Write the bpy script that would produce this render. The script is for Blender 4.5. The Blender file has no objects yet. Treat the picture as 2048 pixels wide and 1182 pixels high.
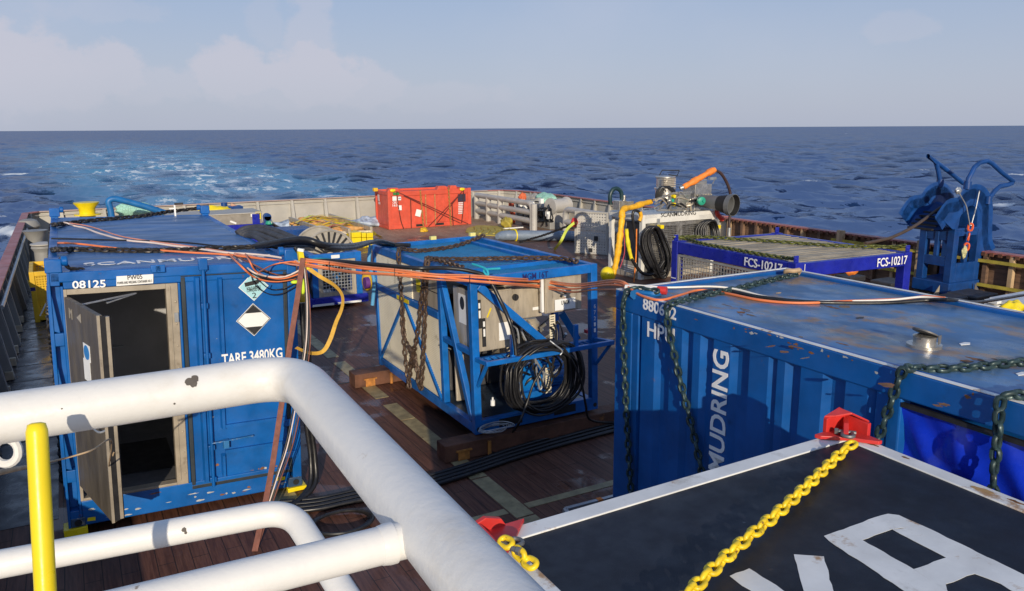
import bpy, bmesh, math, random
import numpy as np
from mathutils import Vector, Matrix
random.seed(7); np.random.seed(7)
scene = bpy.context.scene
COL = scene.collection
V = Vector
# ------------------------------------------------------------------ camera
F_PX, YAW, PITCH, ROLL, HC = 1590.0, .508, math.atan((591-256.5)/1590), -.0054, 4.19
def cam_axes():
    f = V((math.sin(YAW)*math.cos(PITCH), math.cos(YAW)*math.cos(PITCH), -math.sin(PITCH)))
    r = V((math.cos(YAW), -math.sin(YAW), 0)); u = r.cross(f)
    c, s = math.cos(ROLL), math.sin(ROLL)
    return c*r+s*u, -s*r+c*u, f
CR, CU, CF = cam_axes()
CAM = V((0, 0, HC))
cd = bpy.data.cameras.new('camera'); co = bpy.data.objects.new('camera', cd); COL.objects.link(co)
cd.sensor_width = 36; cd.lens = F_PX/2048*36; cd.clip_start = .05; cd.clip_end = 90000
co.matrix_world = Matrix(((CR.x, CU.x, -CF.x, 0), (CR.y, CU.y, -CF.y, 0), (CR.z, CU.z, -CF.z, HC), (0, 0, 0, 1)))
scene.camera = co
# ------------------------------------------------------------------ light
SUN_EL, SUN_AZ = math.radians(15.5), math.radians(20.5)      # travel direction measured from +Y towards +X
SUN_E, SKY_E, EXPO = 3.9, .118, .03
sd = V((math.sin(SUN_AZ)*math.cos(SUN_EL), math.cos(SUN_AZ)*math.cos(SUN_EL), -math.sin(SUN_EL)))
ld = bpy.data.lights.new('sun', 'SUN'); ld.energy = SUN_E; ld.angle = math.radians(.5); ld.color = (1, .87, .68)
lo = bpy.data.objects.new('sun', ld); COL.objects.link(lo)
lo.rotation_euler = sd.to_track_quat('-Z', 'Y').to_euler()
w = bpy.data.worlds.new('World'); scene.world = w; w.use_nodes = True
nt = w.node_tree; N = nt.nodes; L = nt.links; N.clear()
out = N.new('ShaderNodeOutputWorld'); bg = N.new('ShaderNodeBackground'); bg.inputs[1].default_value = SKY_E
sky = N.new('ShaderNodeTexSky'); sky.sky_type = 'NISHITA'; sky.sun_disc = False; sky.sun_elevation = SUN_EL
sky.sun_rotation = math.atan2(-sd.x, -sd.y); sky.air_density = 1.0; sky.dust_density = 1.6; sky.ozone_density = 2.2
def wn(t, **k):
    n = N.new(t)
    for a, b in k.items(): setattr(n, a, b)
    return n
tc = wn('ShaderNodeTexCoord'); sx = wn('ShaderNodeSeparateXYZ'); L.new(tc.outputs['Generated'], sx.inputs[0])
def wm(op, a, b=None, c=None):
    n = wn('ShaderNodeMath', operation=op)
    for i, v in enumerate((a, b, c)):
        if v is None: continue
        if isinstance(v, (int, float)): n.inputs[i].default_value = v
        else: L.new(v, n.inputs[i])
    return n.outputs[0]
def wsm(v, a, b):
    n = wn('ShaderNodeMapRange', interpolation_type='SMOOTHSTEP')
    L.new(v, n.inputs[0]); n.inputs[1].default_value = a; n.inputs[2].default_value = b
    return n.outputs[0]
el = sx.outputs[2]
az = wm('ARCTAN2', sx.outputs[0], sx.outputs[1])
cmb = wn('ShaderNodeCombineXYZ'); L.new(az, cmb.inputs[0]); L.new(wm('MULTIPLY', el, 1.25), cmb.inputs[1])
def wnoise(scale, detail, rough, off):
    mp = wn('ShaderNodeMapping'); mp.inputs['Location'].default_value = off; L.new(cmb.outputs[0], mp.inputs[0])
    n = wn('ShaderNodeTexNoise'); n.inputs['Scale'].default_value = scale; n.inputs['Detail'].default_value = detail
    n.inputs['Roughness'].default_value = rough; L.new(mp.outputs[0], n.inputs['Vector']); return n.outputs['Fac']
n1 = wnoise(9, 9, .52, (3.1, 1.7, .4)); n2 = wnoise(2.6, 5, .5, (.3, 5.2, 0))
# cumulus puffs low on the port quarter over a hazy horizon
n3 = wnoise(24, 8, .6, (1.3, 7.7, 0))
edge = wm('ADD', wm('MULTIPLY', wm('SUBTRACT', n1, .5), 1.5), wm('MULTIPLY', wm('SUBTRACT', n3, .5), 1.3))
cum = None
for u_, v_, ru, rv, k_ in ((20, 150, 150, 85, 1), (120, 160, 130, 75, .95), (250, 150, 80, 55, .9), (330, 175, 110, 40, .6), (475, 150, 75, 60, 1), (560, 185, 110, 40, .6), (640, 160, 95, 60, 1), (740, 180, 90, 40, .75), (640, 75, 55, 85, .55), (900, 200, 160, 30, .4), (270, 50, 120, 30, .25), (1780, 85, 70, 25, .3), (560, 60, 40, 50, .25)):
    a0 = YAW+math.atan((u_-1024)/F_PX); e0 = (258-v_)/F_PX*.97
    dx_ = wm('MULTIPLY', wm('SUBTRACT', az, a0), F_PX/ru); dy_ = wm('MULTIPLY', wm('SUBTRACT', el, e0), F_PX/rv)
    q_ = wm('SUBTRACT', 1.0, wm('SQRT', wm('ADD', wm('MULTIPLY', dx_, dx_), wm('MULTIPLY', dy_, dy_))))
    mk = wm('MULTIPLY', wsm(wm('ADD', q_, wm('MULTIPLY', edge, 1.15)), -.02, .34), k_)
    cum = mk if cum is None else wm('MAXIMUM', cum, mk)
cum = wm('MULTIPLY', cum, wm('MULTIPLY_ADD', wsm(el, .0, .085), .75, .25))
wisp = wm('MULTIPLY', wsm(n2, .46, .75), wsm(el, .5, .02))
def mixc(f, a, b):
    n = wn('ShaderNodeMix', data_type='RGBA')
    if isinstance(f, (int, float)): n.inputs[0].default_value = f
    else: L.new(f, n.inputs[0])
    for i, v in ((6, a), (7, b)):
        if isinstance(v, tuple): n.inputs[i].default_value = (*v, 1)
        else: L.new(v, n.inputs[i])
    return n.outputs[2]
HZ = (3.95, 4.3, 5.35); CL = (5.0, 4.85, 5.5); ZEN = (2.7, 3.6, 5.4)
grad = mixc(wsm(el, 0, .23), HZ, ZEN)
grad = mixc(wsm(el, .2, .85), grad, (1.6, 2.4, 4.3))
c0 = mixc(.86, sky.outputs[0], grad)
c1 = mixc(wm('MULTIPLY', wisp, .35), c0, (4.7, 4.9, 5.8))
c2 = mixc(wm('MULTIPLY', cum, .62), c1, CL)
L.new(c2, bg.inputs[0]); L.new(bg.outputs[0], out.inputs[0])
scene.view_settings.view_transform = 'Standard'; scene.view_settings.look = 'None'
scene.view_settings.exposure = EXPO; scene.view_settings.gamma = 1
scene.cycles.max_bounces = 6
# ------------------------------------------------------------------ pixel of the photograph -> point on a real plane
def ray(u, v): return CR*((u-1024)/F_PX) + CU*((591-v)/F_PX) + CF
def P(u, v, z=None, x=None, y=None, d=None):
    r = ray(u, v)
    if z is not None: t = (z-HC)/r.z
    elif x is not None: t = x/r.x
    elif y is not None: t = y/r.y
    else: t = d
    return CAM + r*t
class Fr:                                   # a thing's own frame
    def __init__(s, x, y, z, yaw=0, ry=0, rx=0):
        s.M = Matrix.Translation((x, y, z)) @ Matrix.Rotation(yaw, 4, 'Z') @ Matrix.Rotation(ry, 4, 'Y') @ Matrix.Rotation(rx, 4, 'X')
        s.I = s.M.inverted(); s.c = s.I @ CAM; s.R = s.I.to_3x3()
    @classmethod
    def of(c, M):
        s = c.__new__(c); s.M = M; s.I = M.inverted(); s.c = s.I @ CAM; s.R = s.I.to_3x3(); return s
    def p(s, u, v, x=None, y=None, z=None):
        r = s.R @ ray(u, v)
        if x is not None: t = (x-s.c.x)/r.x
        elif y is not None: t = (y-s.c.y)/r.y
        else: t = (z-s.c.z)/r.z
        return s.c + r*t
    def w(s, *a): return s.M @ V(a)
# ------------------------------------------------------------------ mesh builder
def spline(pts, n=6, closed=False):
    pts = [V(p) for p in pts]
    if len(pts) < 3: return pts
    o = []; m = len(pts)
    for i in range(m if closed else m-1):
        g = (lambda k: pts[k % m]) if closed else (lambda k: pts[max(0, min(m-1, k))])
        a, b, c, d = g(i-1), g(i), g(i+1), g(i+2)
        for k in range(n):
            t = k/n
            o.append(.5*((2*b)+(c-a)*t+(2*a-5*b+4*c-d)*t*t+(3*b-a-3*c+d)*t*t*t))
    if not closed: o.append(pts[-1])
    return o
class MB:
    def __init__(s): s.v = []; s.f = []
    def add(s, vs, fs):
        o = len(s.v); s.v += [tuple(v) for v in vs]; s.f += [tuple(i+o for i in f) for f in fs]; return s
    def box(s, x0, x1, y0, y1, z0, z1):
        return s.add([(x0,y0,z0),(x1,y0,z0),(x1,y1,z0),(x0,y1,z0),(x0,y0,z1),(x1,y0,z1),(x1,y1,z1),(x0,y1,z1)],
                     [(0,3,2,1),(4,5,6,7),(0,1,5,4),(1,2,6,5),(2,3,7,6),(3,0,4,7)])
    def bar(s, p, q, w, h=None, up=(0,0,1)):
        p, q = V(p), V(q); h = h or w; d = (q-p).normalized(); up = V(up)
        if abs(d.dot(up)) > .98: up = V((0,1,0))
        a = d.cross(up).normalized()*w/2; b = a.cross(d).normalized()*h/2
        vs = [p-a-b, p+a-b, p+a+b, p-a+b, q-a-b, q+a-b, q+a+b, q-a+b]
        return s.add(vs, [(0,1,2,3),(4,7,6,5),(0,4,5,1),(1,5,6,2),(2,6,7,3),(3,7,4,0)])
    def tube(s, pts, r, n=8, closed=False, caps=True):
        pts = [V(p) for p in pts]; m = len(pts); rs = r if isinstance(r, (list, tuple)) else [r]*m
        T = [((pts[(i+1) % m] if closed or i < m-1 else pts[i]) - (pts[i-1] if closed or i > 0 else pts[i])).normalized() for i in range(m)]
        a = T[0].orthogonal().normalized(); vs = []
        for i in range(m):
            a = (a - T[i]*a.dot(T[i])); a = a.normalized() if a.length > 1e-6 else T[i].orthogonal().normalized()
            b = T[i].cross(a)
            vs += [pts[i] + (a*math.cos(k*math.tau/n) + b*math.sin(k*math.tau/n))*rs[i] for k in range(n)]
        fs = []
        for i in range(m if closed else m-1):
            j = (i+1) % m
            fs += [(i*n+k, i*n+(k+1) % n, j*n+(k+1) % n, j*n+k) for k in range(n)]
        if caps and not closed: fs += [tuple(range(n))[::-1], tuple((m-1)*n+k for k in range(n))]
        return s.add(vs, fs)
    def cyl(s, p, q, r, n=20, r2=None): return s.tube([p, q], [r, r if r2 is None else r2], n)
    def lathe(s, prof, o=(0,0,0), ax=(0,0,1), n=24):
        o, ax = V(o), V(ax).normalized(); return s.tube([o+ax*(z + i*1e-5) for i, (r, z) in enumerate(prof)], [r for r, z in prof], n) if 0 else s._lathe(prof, o, ax, n)
    def _lathe(s, prof, o, ax, n):
        a = ax.orthogonal().normalized(); b = ax.cross(a); vs = []; fs = []
        for r, z in prof: vs += [o+ax*z+(a*math.cos(k*math.tau/n)+b*math.sin(k*math.tau/n))*r for k in range(n)]
        for i in range(len(prof)-1): fs += [(i*n+k, i*n+(k+1) % n, (i+1)*n+(k+1) % n, (i+1)*n+k) for k in range(n)]
        fs += [tuple(range(n))[::-1], tuple((len(prof)-1)*n+k for k in range(n))]
        return s.add(vs, fs)
    def prism(s, pts, t):                       # planar polygon pts, thickness vector t
        pts = [V(p) for p in pts]; t = V(t); n = len(pts)
        return s.add(pts+[p+t for p in pts], [tuple(range(n))[::-1], tuple(range(n, 2*n))]+[(i, (i+1) % n, n+(i+1) % n, n+i) for i in range(n)])
    def sphere(s, c, r, sc=(1,1,1), n=14):
        prof = [(max(1e-4, math.sin(i*math.pi/n)), -math.cos(i*math.pi/n)) for i in range(n+1)]
        k = len(s.v); s._lathe(prof, V((0,0,0)), V((0,0,1)), n*2)
        for i in range(k, len(s.v)):
            x, y, z = s.v[i]; s.v[i] = (c[0]+x*r*sc[0], c[1]+y*r*sc[1], c[2]+z*r*sc[2])
        return s
    def link(s, c, d, nrm, Ln, Wd, r, seg=5, ring=5):
        c, d, nrm = V(c), V(d).normalized(), V(nrm); nrm = (nrm-d*nrm.dot(d)).normalized()
        R = Wd/2-r; h = Ln/2-r-R; pts = []
        for k in range(seg+1): a = math.pi/2-k*math.pi/seg; pts.append(c+d*(h+R*math.cos(a))+nrm*(R*math.sin(a)))
        for k in range(seg+1): a = -math.pi/2-k*math.pi/seg; pts.append(c+d*(-h+R*math.cos(a))+nrm*(R*math.sin(a)))
        return s.tube(pts, r, ring, closed=True)
    def chain(s, pts, Ln=.1, Wd=None, r=None, ring=5, seg=4, up=(0,0,1), jit=.15, roll=.7):
        Wd = Wd or Ln*.68; r = r or Ln*.14; pitch = Ln-2.3*r
        pts = spline(pts, 8); d = [0]
        for a, b in zip(pts, pts[1:]): d.append(d[-1]+(b-a).length)
        n = max(2, int(d[-1]/pitch)); k = 0
        for i in range(n+1):
            t = d[-1]*i/n
            while k < len(d)-2 and d[k+1] < t: k += 1
            c = pts[k].lerp(pts[k+1], (t-d[k])/max(1e-6, d[k+1]-d[k])); T = (pts[min(k+2, len(pts)-1)]-pts[max(0, k-1)]).normalized()
            a = T.cross(V(up)); a = a.normalized() if a.length > .05 else T.orthogonal().normalized(); b = a.cross(T)
            th = roll + (i % 2)*math.pi/2 + random.uniform(-jit, jit)
            s.link(c, T, a*math.cos(th)+b*math.sin(th), Ln, Wd, r, seg, ring)
        return s
    def build(s, name, mat, parent=None, smooth=35, bevel=0, local=None):
        me = bpy.data.meshes.new(name); vs = [V(v) for v in s.v]; o = V((0,0,0))
        if parent is None and local is None:
            lo_ = [min(v[i] for v in vs) for i in range(3)]; hi = [max(v[i] for v in vs) for i in range(3)]
            o = V(((lo_[0]+hi[0])/2, (lo_[1]+hi[1])/2, lo_[2]))
        me.from_pydata([v-o for v in vs], [], s.f); me.materials.append(mat)
        ob = bpy.data.objects.new(name, me); COL.objects.link(ob); ob.location = o
        bm = bmesh.new(); bm.from_mesh(me); bmesh.ops.recalc_face_normals(bm, faces=bm.faces); bm.to_mesh(me); bm.free()
        if smooth:
            me.polygons.foreach_set('use_smooth', [True]*len(me.polygons)); me.set_sharp_from_angle(angle=math.radians(smooth))
        if bevel:
            b = ob.modifiers.new('bevel', 'BEVEL'); b.width = bevel; b.segments = 2; b.limit_method = 'ANGLE'; b.angle_limit = .6
        if parent is not None: ob.parent = parent
        return ob
def thing(name, label, cat, fr=None, loc=(0,0,0), group=None):
    o = bpy.data.objects.new(name, None); COL.objects.link(o); o.empty_display_size = .2
    if fr is not None: o.matrix_world = fr.M
    else: o.location = loc
    return tag(o, label, cat, group)
def tag(o, label, cat, group=None, kind=None):
    if label: o['label'] = label
    if cat: o['category'] = cat
    if group: o['group'] = group
    if kind: o['kind'] = kind
    return o
def structure(o): o['kind'] = 'structure'; return o
def text(s, name, mat, parent, p0, p1, up, h=None, bold=.0, t=.003, slant=0):
    cu = bpy.data.curves.new('t', 'FONT'); cu.body = s; cu.offset = bold; cu.extrude = .002; cu.shear = slant; cu.resolution_u = 3
    ob = bpy.data.objects.new('t', cu); COL.objects.link(ob)
    dg = bpy.context.evaluated_depsgraph_get(); me = bpy.data.meshes.new_from_object(ob.evaluated_get(dg))
    bpy.data.objects.remove(ob); bpy.data.curves.remove(cu)
    n = len(me.vertices); a = np.empty(n*3); me.vertices.foreach_get('co', a); a = a.reshape(-1, 3)
    lo_, hi = a.min(0), a.max(0); p0, p1, up = V(p0), V(p1), V(up)
    R = (p1-p0); wd = R.length; R = R/wd; nn = R.cross(up).normalized(); up = nn.cross(R).normalized()
    h = h or wd*(hi[1]-lo_[1])/(hi[0]-lo_[0])
    q = (a-lo_)/np.maximum(hi-lo_, 1e-6)
    w_ = np.array(p0)+np.outer(q[:, 0]*wd, R)+np.outer(q[:, 1]*h, up)+np.outer(q[:, 2]*t+.0015, nn)
    me.vertices.foreach_set('co', w_.ravel()); me.materials.clear(); me.materials.append(mat); me.name = name
    o = bpy.data.objects.new(name, me); COL.objects.link(o); o.parent = parent
    return o
def plate(name, mat, parent, pts, n, t=.004):
    m = MB(); n = V(n).normalized(); m.prism([V(p)+n*.001 for p in pts], n*t); return m.build(name, mat, parent, smooth=0)
# ------------------------------------------------------------------ materials
def mat(name, col, rough=.5, metal=0, var=.18, scale=3., rust=0, rcol=(.16, .06, .02), rscale=2.5, bump=.0, bscale=40, spec=.5, stretch=(1,1,1), dirt=0, dcol=(.05,.045,.04), coat=0, rvar=.1, chip=0, ccol=(.42,.43,.43)):
    m = bpy.data.materials.new(name); m.use_nodes = True; t = m.node_tree; n = t.nodes; l = t.links
    b = n['Principled BSDF']; b.inputs['Roughness'].default_value = rough; b.inputs['Metallic'].default_value = metal
    b.inputs['Specular IOR Level'].default_value = spec
    if coat: b.inputs['Coat Weight'].default_value = coat; b.inputs['Coat Roughness'].default_value = .15
    tcn = n.new('ShaderNodeTexCoord'); mp = n.new('ShaderNodeMapping'); mp.inputs['Scale'].default_value = stretch
    l.new(tcn.outputs['Object'], mp.inputs[0])
    def noise(sc, det=6, ro=.6, off=0):
        x = n.new('ShaderNodeTexNoise'); x.inputs['Scale'].default_value = sc; x.inputs['Detail'].default_value = det; x.inputs['Roughness'].default_value = ro
        if off:
            q = n.new('ShaderNodeMapping'); q.inputs['Location'].default_value = (off, off*.7, off*1.3); l.new(mp.outputs[0], q.inputs[0]); l.new(q.outputs[0], x.inputs['Vector'])
        else: l.new(mp.outputs[0], x.inputs['Vector'])
        return x.outputs['Fac']
    def ramp(v, a, b_, c=0., d=1.):
        x = n.new('ShaderNodeMapRange'); x.interpolation_type = 'SMOOTHSTEP'; l.new(v, x.inputs[0])
        for i, q in enumerate((a, b_, c, d)): x.inputs[i+1].default_value = q
        return x.outputs[0]
    def mix(f, a, b_):
        x = n.new('ShaderNodeMix'); x.data_type = 'RGBA'; l.new(f, x.inputs[0])
        for i, q in ((6, a), (7, b_)):
            if isinstance(q, tuple): x.inputs[i].default_value = (*q[:3], 1)
            else: l.new(q, x.inputs[i])
        return x.outputs[2]
    n1 = noise(scale)
    c = mix(ramp(n1, .25, .75), tuple(q*(1-var) for q in col), tuple(min(1, q*(1+var)+.004*var) for q in col))
    if dirt: c = mix(ramp(noise(scale*1.7, 8, .7, 5.), .62-dirt*.3, .8-dirt*.2, 0, .85), c, dcol)
    if rust: c = mix(ramp(noise(rscale, 9, .68, 11.), .70-rust*.25, .78-rust*.22, 0, .95), c, rcol)
    if chip: c = mix(ramp(noise(7.5, 11, .74, 23.), .735-chip*.1, .755-chip*.1, 0, .9), c, ccol)
    l.new(c, b.inputs['Base Color'])
    l.new(ramp(noise(scale*2.3, 5, .6, 3.), .3, .7, max(.03, rough-rvar), min(1, rough+rvar)), b.inputs['Roughness'])
    if bump:
        bp = n.new('ShaderNodeBump'); bp.inputs['Strength'].default_value = bump; bp.inputs['Distance'].default_value = .01
        l.new(noise(bscale, 4, .6), bp.inputs['Height']); l.new(bp.outputs[0], b.inputs['Normal'])
    return m
BLUE = mat('container_blue', (.003, .10, .36), .38, scale=2, var=.22, dirt=.12, dcol=(.01,.05,.16), bump=.16, bscale=9, rust=.22, rscale=4, chip=.5)
BLUE2 = mat('skid_blue', (.005, .125, .44), .38, scale=4, var=.25, bump=.06, rust=.18, rscale=5, chip=.35, dirt=.08, dcol=(.008,.05,.15))
NAVY = mat('frame_navy', (.010, .018, .30), .35, scale=4, var=.22, rust=.15, rscale=6, chip=.4)
HBLUE = mat('unit_blue', (.003, .084, .315), .42, scale=2, var=.2, bump=.05, dirt=.12, dcol=(.006,.04,.12), rust=.22, rscale=2.2, rcol=(.12,.075,.05), chip=.3)
ROOF = mat('weathered_roof_blue', (.052, .145, .31), .42, scale=1.3, var=.45, dirt=.6, dcol=(.14,.175,.19), rust=.8, rcol=(.26,.16,.09), rscale=1.7, bump=.1, bscale=12, rvar=.2, stretch=(1,.7,1))
ROOF2 = mat('roof_blue', (.055, .155, .36), .45, scale=1.4, var=.35, dirt=.5, dcol=(.075,.125,.20), bump=.08, bscale=10, rvar=.15, stretch=(.5,1.4,1))
SHUTE = mat('dark_blue_paint', (.005, .048, .20), .4, scale=4, var=.25, rust=.1, rscale=6, rcol=(.25,.3,.36), bump=.05, chip=.6, ccol=(.2,.32,.45))
WHITE = mat('white_paint', (.71, .70, .67), .36, scale=2.5, var=.06, bump=.10, bscale=45, rust=.16, rcol=(.42,.34,.25), rscale=14, dirt=.3, dcol=(.60,.56,.49), spec=.4, chip=.25, ccol=(.25,.19,.14))
WHITE2 = mat('worn_white_paint', (.70, .70, .68), .55, scale=3, var=.12, rust=.42, rcol=(.38,.22,.10), rscale=3, dirt=.2, dcol=(.42,.40,.36))
LABEL = mat('label_white', (.8, .8, .78), .45, var=.05)
LETTER = mat('lettering_white', (.82, .82, .82), .5, var=.06, scale=20)
INK = mat('print_black', (.02, .02, .022), .5)
INKNAVY = mat('print_navy', (.01, .012, .12), .5)
SKYBLUE = mat('placard_light_blue', (.38, .66, .72), .4, var=.04)
SIGNBLUE = mat('sign_blue', (.03, .2, .5), .4)
STEEL = mat('bare_steel', (.47, .41, .32), .42, metal=.3, scale=3, var=.22, dirt=.25, dcol=(.16,.13,.10), bump=.05, stretch=(3,3,.6))
STAIN = mat('stainless', (.55, .53, .49), .33, metal=.8, scale=5, var=.2, dirt=.15, dcol=(.2,.18,.15))
DOORM = mat('weathered_door_steel', (.125, .105, .08), .5, metal=.25, scale=2.5, var=.28, dirt=.3, dcol=(.09,.075,.06), stretch=(2,2,.5), bump=.06)
FRAMEB = mat('door_frame_beige', (.36, .31, .24), .5, metal=.2, scale=4, var=.2, dirt=.25, dcol=(.18,.14,.1))
RUBBER = mat('black_rubber', (.016, .016, .018), .5, var=.3, scale=8)
HOSE = mat('black_hose', (.014, .014, .016), .38, var=.3, scale=6, dirt=.1, dcol=(.05,.05,.05))
SLEEVE = mat('grey_sleeve', (.045, .047, .055), .7, var=.3, scale=6, bump=.3, bscale=30)
CHAIN = mat('dark_chain', (.040, .036, .034), .5, metal=.5, scale=12, var=.4, rust=.45, rcol=(.07,.035,.02), rscale=14)
CHAINB = mat('rusty_chain', (.085, .055, .04), .55, metal=.35, scale=12, var=.4, rust=.5, rcol=(.11,.055,.03), rscale=12)
CHAING = mat('green_chain', (.028, .055, .058), .42, metal=.3, scale=12, var=.45, rust=.35, rcol=(.10,.085,.055), rscale=10)
CHAINY = mat('yellow_green_chain', (.10, .11, .02), .5, metal=.2, scale=15, var=.6, rust=.5, rcol=(.035,.035,.03), rscale=12)
CHAINYEL = mat('yellow_chain', (.80, .56, .012), .42, scale=14, var=.2, rust=.5, rcol=(.16,.07,.02), rscale=26, bump=.1, bscale=80)
YEL = mat('yellow_paint', (.80, .62, .01), .35, scale=6, var=.08, rust=.05, rscale=8, bump=.05)
YEL2 = mat('crate_yellow', (.66, .40, .015), .5, scale=3, var=.2, rust=.15, rscale=5)
ORANGE = mat('orange_cable', (.72, .20, .07), .45, var=.15)
ORANGE2 = mat('orange_wrap', (.78, .22, .03), .6, var=.25, scale=6, bump=.4, bscale=25)
YWRAP = mat('yellow_wrap', (.85, .43, .012), .55, var=.2, scale=8, bump=.5, bscale=30, rust=.12, rcol=(.35,.12,.01), rscale=20)
PINK = mat('pale_cable', (.70, .58, .52), .5, var=.1)
WCABLE = mat('white_cable', (.75, .72, .66), .5, var=.1)
STRAPY = mat('yellow_webbing', (.62, .36, .05), .7, var=.2, scale=10, bump=.2, bscale=200)
STRAPO = mat('orange_webbing', (.62, .33, .11), .7, var=.2, scale=10)
STRAPR = mat('red_brown_webbing', (.19, .07, .05), .75, var=.25, scale=10, bump=.2, bscale=150)
HIVIS = mat('hi_vis_yellow', (.60, .80, .04), .6)
RED = mat('red_lug_paint', (.58, .035, .03), .4, scale=6, var=.15, rust=.08, rscale=8)
REDC = mat('container_red', (.62, .085, .045), .5, scale=3, var=.14, rust=.16, rcol=(.30,.05,.03), rscale=4, dirt=.12, dcol=(.45,.12,.07))
GREY = mat('ship_grey', (.42, .40, .36), .55, scale=1.2, var=.12, dirt=.15, dcol=(.30,.28,.25), rust=.06, rscale=2)
GREYD = mat('ship_grey_weathered', (.27, .265, .25), .5, scale=1.2, var=.2, dirt=.3, dcol=(.12,.115,.11), rust=.12, rscale=2, stretch=(1,1,.4))
CAPR = mat('cap_rail_red', (.36, .13, .12), .5, scale=1.5, var=.18, dirt=.2, dcol=(.25,.13,.12), rust=.12)
WOODR = mat('rail_timber', (.16, .095, .06), .75, scale=2, var=.45, dirt=.35, dcol=(.05,.035,.028), stretch=(1,.3,3), bump=.4, bscale=20)
PALEW = mat('pale_timber', (.45, .32, .19), .75, scale=3, var=.3, stretch=(3,3,.4))
RAILY = mat('faded_yellow', (.42, .34, .05), .6, scale=3, var=.3, dirt=.3, dcol=(.15,.12,.05))
CREAM = mat('cream_panel', (.70, .64, .48), .5, scale=2.5, var=.12, dirt=.12, dcol=(.36,.31,.22))
RUSTB = mat('rusty_beam', (.12, .05, .028), .75, scale=4, var=.45, rust=.3, rcol=(.30,.12,.03), rscale=5, bump=.3)
STRIPM = mat('deck_strip_paint', (.30, .245, .13), .55, scale=5, var=.35, rust=.35, rcol=(.10,.05,.028), rscale=5, bump=.1)
BLACKTOP = mat('black_top_coating', (.007, .0095, .019), .52, scale=2, var=.35, bump=.2, bscale=220, dirt=.2, dcol=(.020,.023,.030), rvar=.12, rust=.10, rcol=(.06,.045,.035), rscale=5, spec=.35, chip=.55, ccol=(.10,.10,.105))
TARP = mat('blue_tarp', (.006, .035, .55), .27, scale=3, var=.2, spec=.6)
GRATE = mat('grating_top', (.34, .29, .21), .7, scale=2, var=.35, dirt=.3, dcol=(.16,.125,.085), stretch=(1,3,1))
MESH = mat('mesh_galvanised', (.42, .40, .36), .5, metal=.4, var=.15)
INTER = mat('interior_grey', (.42, .42, .43), .6, var=.1)
INTERD = mat('interior_dark', (.012, .012, .013), .7, var=.2)
PIPEB = mat('blue_grey_hose', (.17, .215, .28), .5, scale=3, var=.15, dirt=.1)
GREENP = mat('green_patch', (.03, .22, .05), .5)
NETG = mat('green_net', (.28, .52, .42), .7, var=.5, scale=30)
BLUEB = mat('blue_white_bags', (.35, .42, .52), .6, var=.5, scale=6, bump=.6, bscale=8)
YSHEET = mat('yellow_sheet', (.42, .33, .05), .65, scale=3, var=.25, dirt=.2, dcol=(.28,.20,.07))
GALV = mat('galvanised_steel', (.42, .44, .46), .4, metal=.6, var=.15, scale=6)
TEAL = mat('teal_rope', (.02, .35, .45), .6)
MOTOR = mat('motor_blue', (.006, .16, .50), .32, var=.12)
PURPLE = mat('purple_web', (.12, .03, .2), .6)
PIPEG = mat('pvc_grey_pipe', (.12, .125, .13), .4, var=.12, scale=4)
TEALP = mat('green_paint', (.02, .30, .2), .45)
ROPE = mat('tan_rope', (.42, .30, .18), .8, var=.2)
GREYR = mat('galvanised_shackle', (.20, .20, .20), .45, metal=.6, var=.2)
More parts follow.
